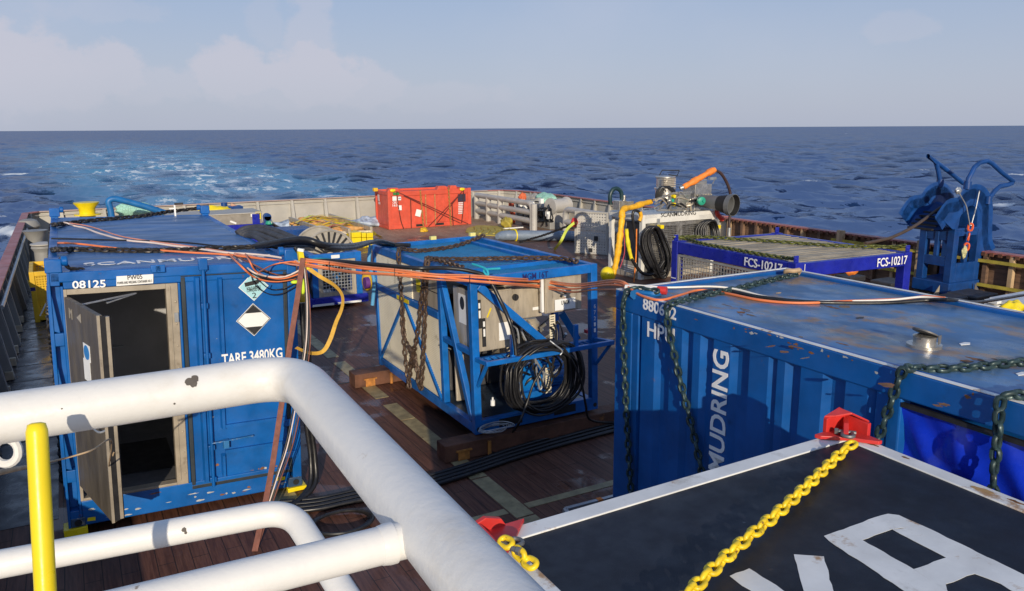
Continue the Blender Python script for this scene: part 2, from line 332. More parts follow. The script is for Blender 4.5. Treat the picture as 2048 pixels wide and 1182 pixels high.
# ================================================================== sea
SEA_Z = -3.0
def build_sea():
    rs = [20.0]
    while rs[-1] < 60000: rs.append(rs[-1]*(1+.0055+.02*min(1, rs[-1]/3000)))
    rs = np.array(rs); th = np.concatenate([np.linspace(-100, -12, 70, endpoint=False), np.linspace(-12, 72, 560), np.linspace(72.6, 150, 60)])*math.pi/180
    Rg, Tg = np.meshgrid(rs, th, indexing='ij'); X = Rg*np.sin(Tg); Y = Rg*np.cos(Tg)
    sp = Rg*(.0055+.02*np.minimum(1, Rg/3000))
    rng = np.random.default_rng(5); Z = np.zeros_like(X); DX = np.zeros_like(X); DY = np.zeros_like(X)
    nw = 120; lam = np.exp(rng.uniform(math.log(.7), math.log(17), nw)); lam[:5] = (26, 34, 41, 22, 30); ang = math.radians(215)+rng.normal(0, .75, nw)
    for l_, a in zip(lam, ang):
        k = math.tau/l_; A = .0125*min(l_, 17)**.62*rng.uniform(.5, 1.3)
        fade = np.clip((l_/sp-2.2)/3, 0, 1); ph = k*(X*math.sin(a)+Y*math.cos(a))+rng.uniform(0, 6.28)
        Z += A*fade*np.cos(ph); s = A*fade*np.sin(ph)*.8; DX -= s*math.sin(a); DY -= s*math.cos(a)
    # wake: white-turquoise band trailing aft of the stern
    xc = 17+0*Y; hw = 16+.11*np.clip(Y-85, -50, 320)
    q = np.abs(X-xc)/hw; wake = np.clip(1.25-q, 0, 1)*np.clip((Y-30)/20, 0, 1)*np.exp(-np.maximum(Y-150, 0)/330)
    Z *= (1-.45*np.clip(wake*1.3, 0, 1)); crest = np.clip((Z-.52)/.4, 0, 1)
    drop = Rg**2/(2*6.4e6)*0
    vs = np.stack([X+DX, Y+DY, SEA_Z+Z-drop], -1).reshape(-1, 3); nr, nt_ = X.shape
    i = np.arange(nr-1)[:, None]*nt_+np.arange(nt_-1)[None]; fs = np.stack([i, i+nt_, i+nt_+1, i+1], -1).reshape(-1, 4)
    me = bpy.data.meshes.new('sea'); me.vertices.add(len(vs)); me.vertices.foreach_set('co', vs.ravel())
    me.loops.add(fs.size); me.loops.foreach_set('vertex_index', fs.ravel().astype(np.int32)); me.polygons.add(len(fs))
    me.polygons.foreach_set('loop_start', np.arange(0, fs.size, 4, dtype=np.int32)); me.update(); me.polygons.foreach_set('use_smooth', [True]*len(fs))
    # scattered breaking crests: positions on the water
    spots = [(1985, 330, 3.2, 1.1), (1995, 412, 1.9, .9), (2030, 350, 2.4, .8), (873, 268, 3.5, 1.2), (1690, 267, 5, 1), (30, 345, 3, 1.6), (15, 470, 2.0, 1.6), (700, 395, 5, 2), (1430, 283, 3, 1), (1520, 310, 2, .8)]
    br = np.zeros_like(X)
    for u, v, a, b in spots:
        c = P(u, v, z=SEA_Z); dx = X-c.x; dy = Y-c.y; p_ = dx*math.cos(.5)-dy*math.sin(.5); r_ = dx*math.sin(.5)+dy*math.cos(.5)
        br = np.maximum(br, np.exp(-(p_/a)**2-(r_/b)**2))
    for nm, arr in (('wake', wake), ('crest', crest), ('breaker', br)):
        at = me.attributes.new(nm, 'FLOAT', 'POINT'); at.data.foreach_set('value', arr.ravel().astype(np.float32))
    o = bpy.data.objects.new('sea', me); COL.objects.link(o); structure(o)
    m = bpy.data.materials.new('sea_water'); m.use_nodes = True; t = m.node_tree; n = t.nodes; l = t.links; b = n['Principled BSDF']
    pass
    g = n.new('ShaderNodeNewGeometry')
    def att(k): x = n.new('ShaderNodeAttribute'); x.attribute_name = k; return x.outputs['Fac']
    def mth(op, a, b_=None, c_=None):
        x = n.new('ShaderNodeMath'); x.operation = op
        for j, q in enumerate((a, b_, c_)):
            if q is None: continue
            if isinstance(q, (int, float)): x.inputs[j].default_value = q
            else: l.new(q, x.inputs[j])
        return x.outputs[0]
    def nz(sc, det, ro, stretch, rot=0):
        mp = n.new('ShaderNodeMapping'); mp.inputs['Scale'].default_value = stretch; mp.inputs['Rotation'].default_value = (0, 0, rot); l.new(g.outputs['Position'], mp.inputs[0])
        x = n.new('ShaderNodeTexNoise'); x.inputs['Scale'].default_value = sc; x.inputs['Detail'].default_value = det; x.inputs['Roughness'].default_value = ro; l.new(mp.outputs[0], x.inputs[0]); return x.outputs['Fac']
    def rmp(v, a, b_):
        x = n.new('ShaderNodeMapRange'); x.interpolation_type = 'SMOOTHSTEP'; l.new(v, x.inputs[0]); x.inputs[1].default_value = a; x.inputs[2].default_value = b_; return x.outputs[0]
    def mx(f, a, b_):
        x = n.new('ShaderNodeMix'); x.data_type = 'RGBA'; l.new(f, x.inputs[0])
        for j, q in ((6, a), (7, b_)):
            if isinstance(q, tuple): x.inputs[j].default_value = (*q, 1)
            else: l.new(q, x.inputs[j])
        return x.outputs[2]
    wk, cr, brk = att('wake'), att('crest'), att('breaker')
    lace = nz(.55, 10, .72, (1, .35, 1)); patch = nz(.06, 6, .6, (1, .3, 1)); fine = nz(2.2, 8, .7, (1, 1, 1))
    turq = mth('MULTIPLY', rmp(wk, .05, .75), rmp(patch, .22, .55))
    foam = mth('MULTIPLY', rmp(mth('ADD', lace, mth('MULTIPLY', mth('SUBTRACT', wk, 1.0), .20)), .48, .57), rmp(wk, .05, .5))
    foam = mth('MULTIPLY', foam, mth('ADD', mth('MULTIPLY', rmp(patch, .34, .55), .75), .25))
    cap = rmp(mth('ADD', mth('MULTIPLY', cr, .42), mth('MULTIPLY', fine, .55)),   .63, .75)
    bkm = rmp(mth('ADD', brk, mth('MULTIPLY', mth('SUBTRACT', fine, .5), 1.1)), .45, .7)
    fm = mth('MAXIMUM', mth('MAXIMUM', foam, mth('MULTIPLY', cap, .8)), bkm)
    deep = mx(rmp(nz(.09, 4, .5, (1, 1, 1)), .3, .7), (.005, .016, .056), (.009, .026, .084))
    c = mx(mth('MULTIPLY', turq, .9), deep, (.06, .27, .39)); c = mx(mth('MULTIPLY', fm, .85), c, (.72, .77, .80))
    pass
    def nzc(sc, det, ro, stretch, rot):
        mp = n.new('ShaderNodeMapping'); mp.inputs['Scale'].default_value = stretch; mp.inputs['Rotation'].default_value = (0, 0, rot); l.new(g.outputs['Position'], mp.inputs[0])
        x = n.new('ShaderNodeTexNoise'); x.inputs['Scale'].default_value = sc; x.inputs['Detail'].default_value = det; x.inputs['Roughness'].default_value = ro; l.new(mp.outputs[0], x.inputs[0])
        q = n.new('ShaderNodeVectorMath'); q.operation = 'SUBTRACT'; l.new(x.outputs['Color'], q.inputs[0]); q.inputs[1].default_value = (.5, .5, .5); return q.outputs[0]
    def vmul(v, k):
        q = n.new('ShaderNodeVectorMath'); q.operation = 'MULTIPLY'; l.new(v, q.inputs[0]); q.inputs[1].default_value = k; return q.outputs[0]
    def vadd(a, b_):
        q = n.new('ShaderNodeVectorMath'); q.operation = 'ADD'; l.new(a, q.inputs[0]); l.new(b_, q.inputs[1]); return q.outputs[0]
    nn = vadd(g.outputs['Normal'], vadd(vmul(nzc(.14, 9, .66, (1, .6, 1), .6), (2.6, 2.6, 0)), vmul(nzc(1.3, 6, .65, (1, .6, 1), .6), (.55, .55, 0))))
    q = n.new('ShaderNodeVectorMath'); q.operation = 'NORMALIZE'; l.new(nn, q.inputs[0]); 
    df_ = n.new('ShaderNodeBsdfDiffuse'); gl_ = n.new('ShaderNodeBsdfGlossy'); fr_ = n.new('ShaderNodeFresnel'); fr_.inputs['IOR'].default_value = 1.333; ms = n.new('ShaderNodeMixShader')
    l.new(c, df_.inputs['Color']); l.new(q.outputs[0], df_.inputs['Normal']); l.new(q.outputs[0], gl_.inputs['Normal']); l.new(q.outputs[0], fr_.inputs['Normal']); gl_.inputs['Color'].default_value = (.68, .76, .92, 1)
    l.new(mth('ADD', mth('MULTIPLY', fm, .5), .13), gl_.inputs['Roughness']); l.new(mth('MULTIPLY', mth('MULTIPLY', mth('POWER', fr_.outputs[0], 2.1), .47), mth('SUBTRACT', 1.0, mth('MULTIPLY', fm, .8))), ms.inputs[0])
    l.new(df_.outputs[0], ms.inputs[1]); l.new(gl_.outputs[0], ms.inputs[2]); l.new(ms.outputs[0], n['Material Output'].inputs['Surface']); n.remove(b); me.materials.append(m)
build_sea()
# ================================================================== deck
def deck_mat():
    m = bpy.data.materials.new('deck_planks'); m.use_nodes = True; t = m.node_tree; n = t.nodes; l = t.links; b = n['Principled BSDF']
    tcn = n.new('ShaderNodeTexCoord')
    def mp(sc, rot=0):
        x = n.new('ShaderNodeMapping'); x.inputs['Scale'].default_value = sc; x.inputs['Rotation'].default_value = (0, 0, rot); l.new(tcn.outputs['Object'], x.inputs[0]); return x.outputs[0]
    br = n.new('ShaderNodeTexBrick'); l.new(mp((1, 1, 1), math.pi/2), br.inputs[0])
    br.inputs['Scale'].default_value = 1; br.inputs['Brick Width'].default_value = 2.6; br.inputs['Row Height'].default_value = .16; br.inputs['Mortar Size'].default_value = .0045; br.inputs['Mortar Smooth'].default_value = .2
    br.inputs['Color1'].default_value = (.2, .2, .2, 1); br.inputs['Color2'].default_value = (.9, .9, .9, 1); br.inputs['Bias'].default_value = 0
    def nz(v, sc, det, ro):
        x = n.new('ShaderNodeTexNoise'); x.inputs['Scale'].default_value = sc; x.inputs['Detail'].default_value = det; x.inputs['Roughness'].default_value = ro; l.new(v, x.inputs[0]); return x.outputs['Fac']
    def rmp(v, a, b_, c=0., d=1.):
        x = n.new('ShaderNodeMapRange'); x.interpolation_type = 'SMOOTHSTEP'; l.new(v, x.inputs[0])
        for j, q in enumerate((a, b_, c, d)): x.inputs[j+1].default_value = q
        return x.outputs[0]
    def mx(f, a, b_, bl='MIX'):
        x = n.new('ShaderNodeMix'); x.data_type = 'RGBA'; x.blend_type = bl
        if isinstance(f, float): x.inputs[0].default_value = f
        else: l.new(f, x.inputs[0])
        for j, q in ((6, a), (7, b_)):
            if isinstance(q, tuple): x.inputs[j].default_value = (*q, 1)
            else: l.new(q, x.inputs[j])
        return x.outputs[2]
    def mth(op, a, b_):
        x = n.new('ShaderNodeMath'); x.operation = op
        for j, q in enumerate((a, b_)):
            if isinstance(q, (int, float)): x.inputs[j].default_value = q
            else: l.new(q, x.inputs[j])
        return x.outputs[0]
    s = n.new('ShaderNodeSeparateXYZ'); l.new(tcn.outputs['Object'], s.inputs[0])
    grain = nz(mp((14, .9, 1)), 2.2, 7, .65); blot = nz(mp((1, 1, 1)), .55, 6, .6)
    dryf = mth('ADD', s.outputs[1], mth('MULTIPLY', mth('SUBTRACT', blot, .5), 14.))
    dry = rmp(dryf, 10.5, 17.)
    wetc = mx(rmp(grain, .3, .7), (.080, .032, .021), (.175, .075, .047)); dryc = mx(rmp(grain, .3, .7), (.30, .185, .115), (.50, .35, .23))
    c = mx(dry, wetc, dryc); bw = n.new('ShaderNodeRGBToBW'); l.new(br.outputs['Color'], bw.inputs[0])
    c = mx(.2, c, mx(bw.outputs[0], (.35, .33, .32), (1, 1, 1)), 'MULTIPLY')
    c = mx(rmp(blot, .52, .70, 0, .6), c, (.055, .038, .03)); c = mx(br.outputs['Fac'], c, (.028, .017, .013))
    l.new(c, b.inputs['Base Color'])
    pud = rmp(nz(mp((1, 1, 1)), .8, 5, .6), .53, .62)
    wet = mth('MULTIPLY', pud, mth('SUBTRACT', 1.0, dry))
    l.new(rmp(wet, 0., 1., .55, .14), b.inputs['Roughness']); b.inputs['Specular IOR Level'].default_value = .32
    bp = n.new('ShaderNodeBump'); bp.inputs['Distance'].default_value = .006; l.new(mth('SUBTRACT', 1.0, wet), bp.inputs['Strength'])
    l.new(mth('SUBTRACT', mth('MULTIPLY', grain, .6), mth('MULTIPLY', br.outputs['Fac'], 1.5)), bp.inputs['Height']); l.new(bp.outputs[0], b.inputs['Normal'])
    return m
BX0, BX1, BY1, BZ = -1.42, 19.5, 34.8, 1.2
m = MB(); m.box(BX0, BX1, -6, BY1, -.25, 0); structure(m.build('deck', deck_mat(), smooth=0))
m = MB()                                     # painted steel lashing strips let into the planking
y = -2.
while y < 30:
    l_ = random.choice((.75, 1.1, 1.5)); m.box(3.94, 4.16, y, y+l_, .0, .006); y += l_+random.choice((.03, .03, .35))
for yy in (7.2,): m.box(-1.2, 3.92, yy-.06, yy+.06, 0, .005); m.box(4.18, 7, yy-.06, yy+.06, 0, .005)
y = 2.
while y < 9: m.box(1.72, 1.98, y, y+1.4, 0, .006); y += 1.45
structure(m.build('deck_strip', STRIPM, smooth=0))
m = MB()
for i in range(16):
    yy = 11.2+i*1.05; m.box(-1.2, -.42 if yy > 9 else 3.5, yy, yy+.045, 0, .008); 
    if i % 2: m.box(2.3, 3.85, yy+.3, yy+.335, 0, .007)
structure(m.build('deck_seam', mat('dark_seam', (.012, .012, .013), .4), smooth=0))
m = MB(); m.box(-1.22, -.45, 9.5, 34.4, 0, .0045)
structure(m.build('side_walkway', mat('wet_grey_walkway', (.055, .052, .055), .28, scale=1.2, var=.4, dirt=.3, dcol=(.10,.10,.11), rvar=.2, bump=.1), smooth=0))
# ------------------------------------------------------------------ bulwarks
def bulwark(pts, label, inn, step, frame_w=.28, matp=GREY, capm=CAPR, panel=True, taper=True):
    root = thing('bulwark', label, 'bulwark', loc=pts[0])
    o = V(pts[0]); pl = MB(); cap = MB(); sub = MB(); d = 0.
    for a, b in zip(pts, pts[1:]):
        a, b = V(a)-o, V(b)-o; T = (b-a).normalized(); nrm = V((T.y, -T.x, 0))*inn
        pl.prism([a, b, b-nrm*.03, a-nrm*.03], (0, 0, BZ)); q = .20
        cap.prism([a+nrm*.13+V((0,0,BZ)), b+nrm*.13+V((0,0,BZ)), b-nrm*.09+V((0,0,BZ)), a-nrm*.09+V((0,0,BZ))], (0, 0, .035))
        ln = (b-a).length; k = step*.5 - (d % step) if d else step*.5
        while k < ln:
            c = a+T*k
            fm = MB(); fm.prism([c+nrm*.003, c+nrm*.32, c+nrm*.10+V((0,0,BZ-.004)), c+nrm*.003+V((0,0,BZ-.004))], T*.03)
            if taper: fm.prism([c+T*.031+nrm*.30-T*.0, c+T*.031+nrm*.12+V((0,0,BZ-.006)), c+T*.11+nrm*.12+V((0,0,BZ-.006)), c+T*.16+nrm*.30], nrm*.012)
            fm.build('stanchion', matp, root, smooth=0)
            k += step
        d += ln; sub.bar(a+nrm*.04+V((0,0,BZ-.12)), b+nrm*.04+V((0,0,BZ-.12)), .07, .05)
    pl.build('plating', matp, root, smooth=0); cap.build('cap_rail', capm, root, smooth=0); sub.build('rail_stiffener', matp, root, smooth=0)
    return root
b1 = bulwark([(BX0, -5, 0), (BX0, BY1-.5, 0), (BX0+.4, BY1, 0)], 'weathered grey bulwark with a red cap rail along the walkway beside the open-door container', 1, 1.25, matp=GREYD)
m = MB(); m.tube([(.16, y, 1.02) for y in (22, 26, 30, 34, 38)], .045, 8); m.build('pipe', GALV, b1)
m = MB()
PLUG = mat('pale_lug', (.5, .42, .3), .6, var=.3)
for y in np.arange(12, 26, .95): m = MB(); m.box(.18, .3, y, y+.1, .02, .16); m.build('lashing_eye', PLUG, b1)
b2 = bulwark([(BX0+.4, BY1, 0), (18.0, BY1, 0)], 'long light grey bulwark with panelled frames across the stern behind the red container', 1, 1.45, capm=mat('faded_cap', (.40, .30, .27), .55, var=.15))
b3 = bulwark([(18.0, BY1, 0), (18.8, BY1-.25, 0), (19.3, BY1-1.1, 0), (BX1, BY1-2.4, 0), (BX1, 20, 0)], 'curved light grey bulwark on the starboard quarter behind the pipe barriers', 1, 1.05)
b4 = thing('bulwark', 'timber lined bulwark with rusty edge and yellow strips behind the blue overboarding chute', 'bulwark', loc=(BX1, 20, 0))
m = MB(); m.box(-.02, .02, -24, -.01, 0, BZ-.05); m.build('plating', WOODR, b4, smooth=0)
m = MB(); m.box(-.16, .1, -24, -.01, BZ-.05, BZ); m.build('cap_rail', CAPR, b4, smooth=0)
for k in range(19):
    y = -.3-k*.62; m = MB(); m.box(-.17, -.05, y, y+.1, .02, BZ-.06); m.build('stanchion', WOODR if k % 5 else PALEW, b4, smooth=0)
for k in range(60): y = -.12-k*.2; m = MB(); m.box(-.19, -.161, y, y+.09, BZ-.10, BZ-.02); m.build('edge_tooth', RUSTB, b4, smooth=0)
for z_ in (.95, .36):
    m = MB(); m.box(-.28, -.2, -22, -4.5, z_, z_+.07); m.build('yellow_strip', RAILY, b4, smooth=0)
m = MB(); m.box(-.30, -.18, -7.4, -7.2, .1, 1.28); m.build('timber_post', PALEW, b4, smooth=0); m = MB(); m.box(-.30, -.18, -4.9, -4.7, .1, 1.28); m.build('timber_post', PALEW, b4, smooth=0)
# ================================================================== white rail in the foreground
zt = 3.83
A = P(-160, 861, z=zt); B = P(592, 749, z=zt); C_ = P(1121, 1353, z=zt)
B2 = P(560, 772, z=zt)
rail = thing('guard_rail', 'thick white tubular guard rail with chipped paint in the foreground', 'railing', loc=(B.x, B.y, 2.7))
O = V((B.x, B.y, 2.7))
def corner(a, b, c, r, n=10):
    a, b, c = V(a), V(b), V(c); u = (a-b).normalized(); w_ = (c-b).normalized(); p, q = b+u*r, b+w_*r
    return [a]+[(p*(1-t)**2+b*2*t*(1-t)+q*t*t) for t in [i/n for i in range(n+1)]]+[c]
m = MB(); m.tube([p-O for p in corner(A, B, C_, .075)], .0328, 32); m.build('top_rail', WHITE, rail, smooth=60)
zm = 3.515
A2 = P(-160, 1158, z=zm); B2 = P(580, 1020, z=zm); C2 = P(735, 1260, d=1.25)
m = MB(); m.tube([p-O for p in corner(A2, B2, C2, .05)], .0228, 24); m.build('mid_rail', WHITE, rail, smooth=60)
B3 = P(820, 1077, z=zt-.004); A3 = P(-150, 1316, z=B3.z)
m = MB(); m.tube([A3-O, B3-O], .0168, 28); m.build('cross_rail', WHITE, rail, smooth=60)
wp = P(800, 1082, z=zt-.004)-O; dr = (A3-B3).normalized()
m = MB(); m.tube([wp+dr*.006, wp+dr*.012, wp+dr*.019], [.0185, .0185, .0174], 24); m.build('weld_collar', WHITE, rail)
ps = P(73, 850, z=zt+.024); dd = (ps-CAM).dot(CF)-.012; ps = P(73, 848, d=dd)-O; ps2 = P(99, 1330, d=dd-.012)-O
m = MB(); m.tube([ps+(ps-ps2)*.006, ps, ps.lerp(ps2, .03), ps2], [.005, .0095, .0115, .0115], 20); m.build('yellow_upright', YEL, rail, smooth=60)
rp = P(12, 903, z=zt-.065)-O; m = MB()
m.tube([rp+CR*(.017*math.cos(a))+CU*(.017*math.sin(a)) for a in np.linspace(0, math.tau, 20, endpoint=False)], .0058, 8, closed=True); m.build('pad_eye', WHITE, rail)
CHIP = mat('bare_chip', (.10, .085, .07), .6)
def chip(u, v, r, z, rad, lobes):
    c = P(u, v, z=z); m = MB()
    for (du, dv, s_) in lobes:
        q = P(u+du, v+dv, z=z); d_ = (CAM-q).normalized()
        axis = (B-A).normalized()
        base_c = A+axis*((q-A).dot(axis)) if rad > .03 else A2+(B2-A2).normalized()*((q-A2).dot((B2-A2).normalized()))
        # nearest surface point of the pipe towards the lens
        off = d_-axis*d_.dot(axis); off.normalize()
        lat = off.cross(axis).normalized(); h = (q-base_c).dot(lat); h = max(-rad*.9, min(rad*.9, h)); nv = lat*h+off*math.sqrt(rad*rad-h*h); nv.normalize()
        pc = base_c+nv*(rad+.0002)-O; e1 = axis; e2 = nv.cross(axis)
        m.prism([pc+(e1*math.cos(a)+e2*math.sin(a))*s_*r*random.uniform(.85, 1.15) for a in np.linspace(0, math.tau, 14, endpoint=False)], nv*.0004)
    m.build('paint_chip', CHIP, rail, smooth=0)
chip(373, 764, .0045, zt, .0328, [(-4, 1, 1.25), (5, -5, 1.2), (5, 5, 1.15)])
chip(351, 807, .0014, zt, .0328, [(0, 0, 1)]); chip(126, 817, .001, zt, .0328, [(0, 0, 1)])
chip(366, 1060, .004, zm, .0228, [(0, 0, 1), (3, 6, .6)])
# ================================================================== dark roofed container (nearest)
BK = Fr(4.387, 3.291, 0, -.012, -.02, .007); BH = 2.2; BL = 6.0; BW = -BK.p(968, 1084, z=BH).x
bk = thing('offshore_container', 'dark container roof with white border and big white letters, nearest to the rail', 'container', BK, group=None)
m = MB(); m.box(-BW, 0, -BL, 0, .0, BH-.012); m.build('body', mat('container_white', (.6, .6, .58), .5), bk, smooth=0)
m = MB(); m.box(-BW+.09, -.09, -BL+.09, -.085, BH-.010, BH+.004); m.build('roof', BLACKTOP, bk, smooth=0)
m = MB(); bw = .105
m.box(-BW-.012, .012, -bw, .012, BH-.09, BH+.012); m.box(-bw, .012, -BL, -bw-.0005, BH-.09, BH+.0118); m.box(-BW-.012, -BW+bw, -BL, -bw-.0005, BH-.09, BH+.0118)
m.build('roof_border', WHITE2, bk, smooth=0, bevel=.006)
cB = lambda x, y: (940+x/1.848, 780+y/1.848)
def roofpoly(polys, name, mt):
    m = MB()
    for pl in polys:
        pts = [BK.p(*cB(x, y), z=BH+.0055) for x, y in pl]; q = []
        for a, b in zip(pts, pts[1:]+pts[:1]):
            k = max(1, int((b-a).length/.04))
            for i in range(k):
                t = a.lerp(b, i/k); s_ = .004 if i else 0; q.append(t+V((random.uniform(-s_, s_), random.uniform(-s_, s_), 0)))
        m.prism(q, (0, 0, .0015))
    m.build(name, mt, bk, smooth=0)
roofpoly([[(1308,540),(1450,490),(1500,470),(1545,458),(1585,463),(1680,505),(1560,515),(1450,555),(1640,663),(1763,742),(1900,830),(1700,810),(1560,712),(1350,575)],
          [(1680.5,505.4),(2000,660),(2300,800),(2200,860),(1960,716),(1865,680),(1758,718),(1763.5,741),(1640.5,662.6),(1760,620),(1560.5,515.3)]], 'roof_letter', WHITE2)
roofpoly([[(960,688),(1032,660),(1300,830),(1400,900),(1250,900)], [(1197,608),(1308,616),(1342,740),(1380,840),(1300.8,830),(1233,742)]], 'roof_letter', WHITE2)
def lug(c, name='lifting_lug'):
    m = MB(); x, y, z = c
    m.prism([(x-.26, y+.02, z+.015), (x+.02, y+.02, z+.015), (x+.02, y-.27, z+.015), (x-.01, y-.27, z+.015), (x-.12, y-.13, z+.015), (x-.25, y-.02, z+.015)], (0, 0, .025))
    m.prism([(x-.17, y+.035, z+.03), (x+.035, y+.035, z+.03), (x+.035, y+.035, z+.13), (x-.03, y+.035, z+.165), (x-.17, y+.035, z+.13)], (0, -.03, 0))
    m.prism([(x+.035, y-.17, z+.03), (x+.035, y+.004, z+.03), (x+.035, y+.004, z+.13), (x+.035, y-.17, z+.12)], (-.03, 0, 0))
    m.prism([(x-.17, y+.03, z+.13), (x-.03, y+.03, z+.165), (x+.03, y+.03, z+.132), (x+.03, y-.16, z+.12), (x-.02, y-.06, z+.15), (x-.12, y-.02, z+.14)], (0, 0, .014))
    a = V((x-.0, y-.0, z+.03)); m.prism([(x-.14, y-.1, z+.03), (x-.02, y+.0, z+.03), (x-.02, y, z+.12), (x-.09, y-.06, z+.11), (x-.15, y-.11, z+.07)], (.02, -.024, 0))
    return m.build(name, RED, bk, smooth=0, bevel=.004)
lug((0, 0, BH)); 
m = MB(); x, y, z = -BW, 0, BH
m.prism([(x+.26, y+.02, z+.015), (x-.02, y+.02, z+.015), (x-.02, y-.27, z+.015), (x+.12, y-.13, z+.015)], (0, 0, .025))
m.prism([(x-.03, y+.035, z+.03), (x+.15, y+.035, z+.03), (x+.12, y+.035, z+.08), (x+.03, y+.035, z+.11), (x-.03, y+.035, z+.09)], (0, -.03, 0))
m.prism([(x-.03, y-.17, z+.03), (x-.03, y+.004, z+.03), (x-.03, y+.004, z+.09), (x-.03, y-.17, z+.08)], (.03, 0, 0))
m.build('lifting_lug', RED, bk, smooth=0, bevel=.004)
def shackle(c, d, s, r, name, mt, label, parent=None):
    c, d = V(c), V(d).normalized(); a = d.cross(V((0, 0, 1))).normalized(); m = MB(); pts = [c-d*s*.9+a*s*.5]
    for t in np.linspace(-1, 1, 11): an = t*math.pi*.62; pts.append(c+d*(s*.55*math.cos(an)+s*.1)+a*(s*.62*math.sin(-an)))
    pts.append(c-d*s*.9-a*s*.5); m.tube(pts, r, 8); m.cyl(pts[0]+a*r*2, pts[-1]-a*r*2, r*1.1, 10); m.cyl(pts[0]+a*r*2.2, pts[0]+a*r*4, r*1.7, 6)
    o = m.build(name, mt, parent)
    if not parent: tag(o, label, 'shackle')
    return o
s1 = BK.w(-.13, -.13, BH+.06)
shackle(s1, P(1700, 900, z=BH)-P(1690, 860, z=BH), .055, .0125, 'shackle', GREYR, 'grey steel bow shackle at the red lug holding the long yellow chain')
s2 = P(1030, 1085, z=BH+.04)
shackle(s2, V((.8, .3, 0)), .055, .012, 'shackle', GREYR, 'grey bow shackle at the red lug next to the white rail')
pts = [P(u, v, z=BH+.035+dz) for u, v, dz in ((1702, 890, .03), (1672, 915, .0), (1610, 975, 0), (1550, 1030, 0), (1490, 1080, 0), (1440, 1125, 0), (1385, 1178, 0), (1310, 1250, 0), (1230, 1325, 0))]
m = MB(); m.chain(pts, .104, .076, .0130, ring=10, seg=7, jit=.06, roll=.12); tag(m.build('lifting_chain', CHAINYEL, smooth=60), 'heavy yellow painted chain lying across the dark roof with white letters', 'chain')
m = MB(); q = P(1012, 1085, z=BH+.05)
m.link(q, V((.3, -1, .0)), V((1, .2, .6)), .10, .075, .014, 8, 10); m.link(q+V((.03, -.075, -.03)), V((.2, -1, -.2)), V((.2, .1, 1)), .10, .075, .014, 8, 10); m.link(q+V((.045, -.15, -.045)), V((.2, -1, 0)), V((1, .1, .5)), .10, .075, .014, 8, 10)
tag(m.build('lifting_chain', CHAINYEL, smooth=60), 'short end of yellow chain at the red lug half hidden by the white rail', 'chain')
# ================================================================== hydraulic unit container, blue corrugated
HP = Fr(4.879, 6.512, .077, -.012, -.003, -.005); HW, HL, HH = 2.436, 6.06, 2.477
hp = thing('corrugated_container', 'blue corrugated container marked HPU with weathered blue roof and tarp covered opening', 'container', HP)
cA = lambda x, y: (1200+x/2.415, 530+y/2.415)
def hy(x, yv=600): return HP.p(*cA(x, yv), x=0).y
m = MB()    # corrugated port side: outer skin x=0, recesses 45 mm deep
ev = [(195,0),(262,1),(332,0),(392,1),(442,0),(480,1),(540,0),(626,1),(715,0),(812,1),(850,0),(893,1),(965,0),(1078,1),(1185,0),(1302,1),(1340,0)]
prof = [(0, 0)]; dep = .045
for x, kind in ev:
    yv = hy(x)
    if kind: prof += [(0.0, yv+.012), (dep, yv-.042)]
    else: prof += [(dep, yv+.035), (0.0, yv-.0)]
prof = [prof[0], (0, hy(195)+.06), (dep, hy(195)+.05)]+prof[1:]
ye = hy(1390, 700)
prof.append((0, ye)); z0, z1 = .16, HH-.20
for a, b in zip(prof, prof[1:]): m.add([(a[0], a[1], z0), (b[0], b[1], z0), (b[0], b[1], z1), (a[0], a[1], z1)], [(0, 1, 2, 3)])
m.build('corrugated_side', HBLUE, hp, smooth=0)
m = MB()
m.box(-.012, .10, -HL, 0, HH-.20, HH-.001); m.box(-.01, .10, -HL, 0, 0, .16); m.box(-.008, .12, hy(150), 0.0, .161, HH-.201); m.box(-.008, .1, ye-.10, ye, .161, HH-.201)
m.box(HW-.1, HW, -HL, 0, HH-.2, HH-.001); m.box(.101, HW-.101, -.1, 0, HH-.2, HH-.0015); m.box(HW-.1, HW, -.12, 0, 0, HH-.201); m.box(.101, HW-.101, -.08, -.0, 0, .16)
m.build('frame', HBLUE, hp, smooth=0, bevel=.012)
m = MB(); m.box(.13, HW-.02, -.07, -.03, .161, HH-.21); m.box(HW-.06, HW-.01, -HL, -.13, .161, HH-.21); m.box(.12, HW-.07, -HL, -.08, .05, .12); m.build('end_wall', HBLUE, hp, smooth=0)
m = MB(); m.box(.04, HW-.04, -HL, -.04, HH-.05, HH-.035); m.build('roof', ROOF, hp, smooth=0)
m = MB(); m.box(-.006, .036, -HL, .0, HH, HH+.006); m.box(HW-.036, HW+.004, -HL, 0, HH, HH+.006); m.box(.0365, HW-.0365, -.036, .004, HH, HH+.006); m.build('white_edge', WHITE2, hp, smooth=0)
m = MB(); m.box(.0365, .05, -HL, -.05, HH-.06, HH-.001); m.box(HW-.05, HW-.0365, -HL, -.05, HH-.06, HH-.001); m.box(.0365, HW-.0365, -.05, -.037, HH-.06, HH-.001); m.build('roof_lip', HBLUE, hp, smooth=0)
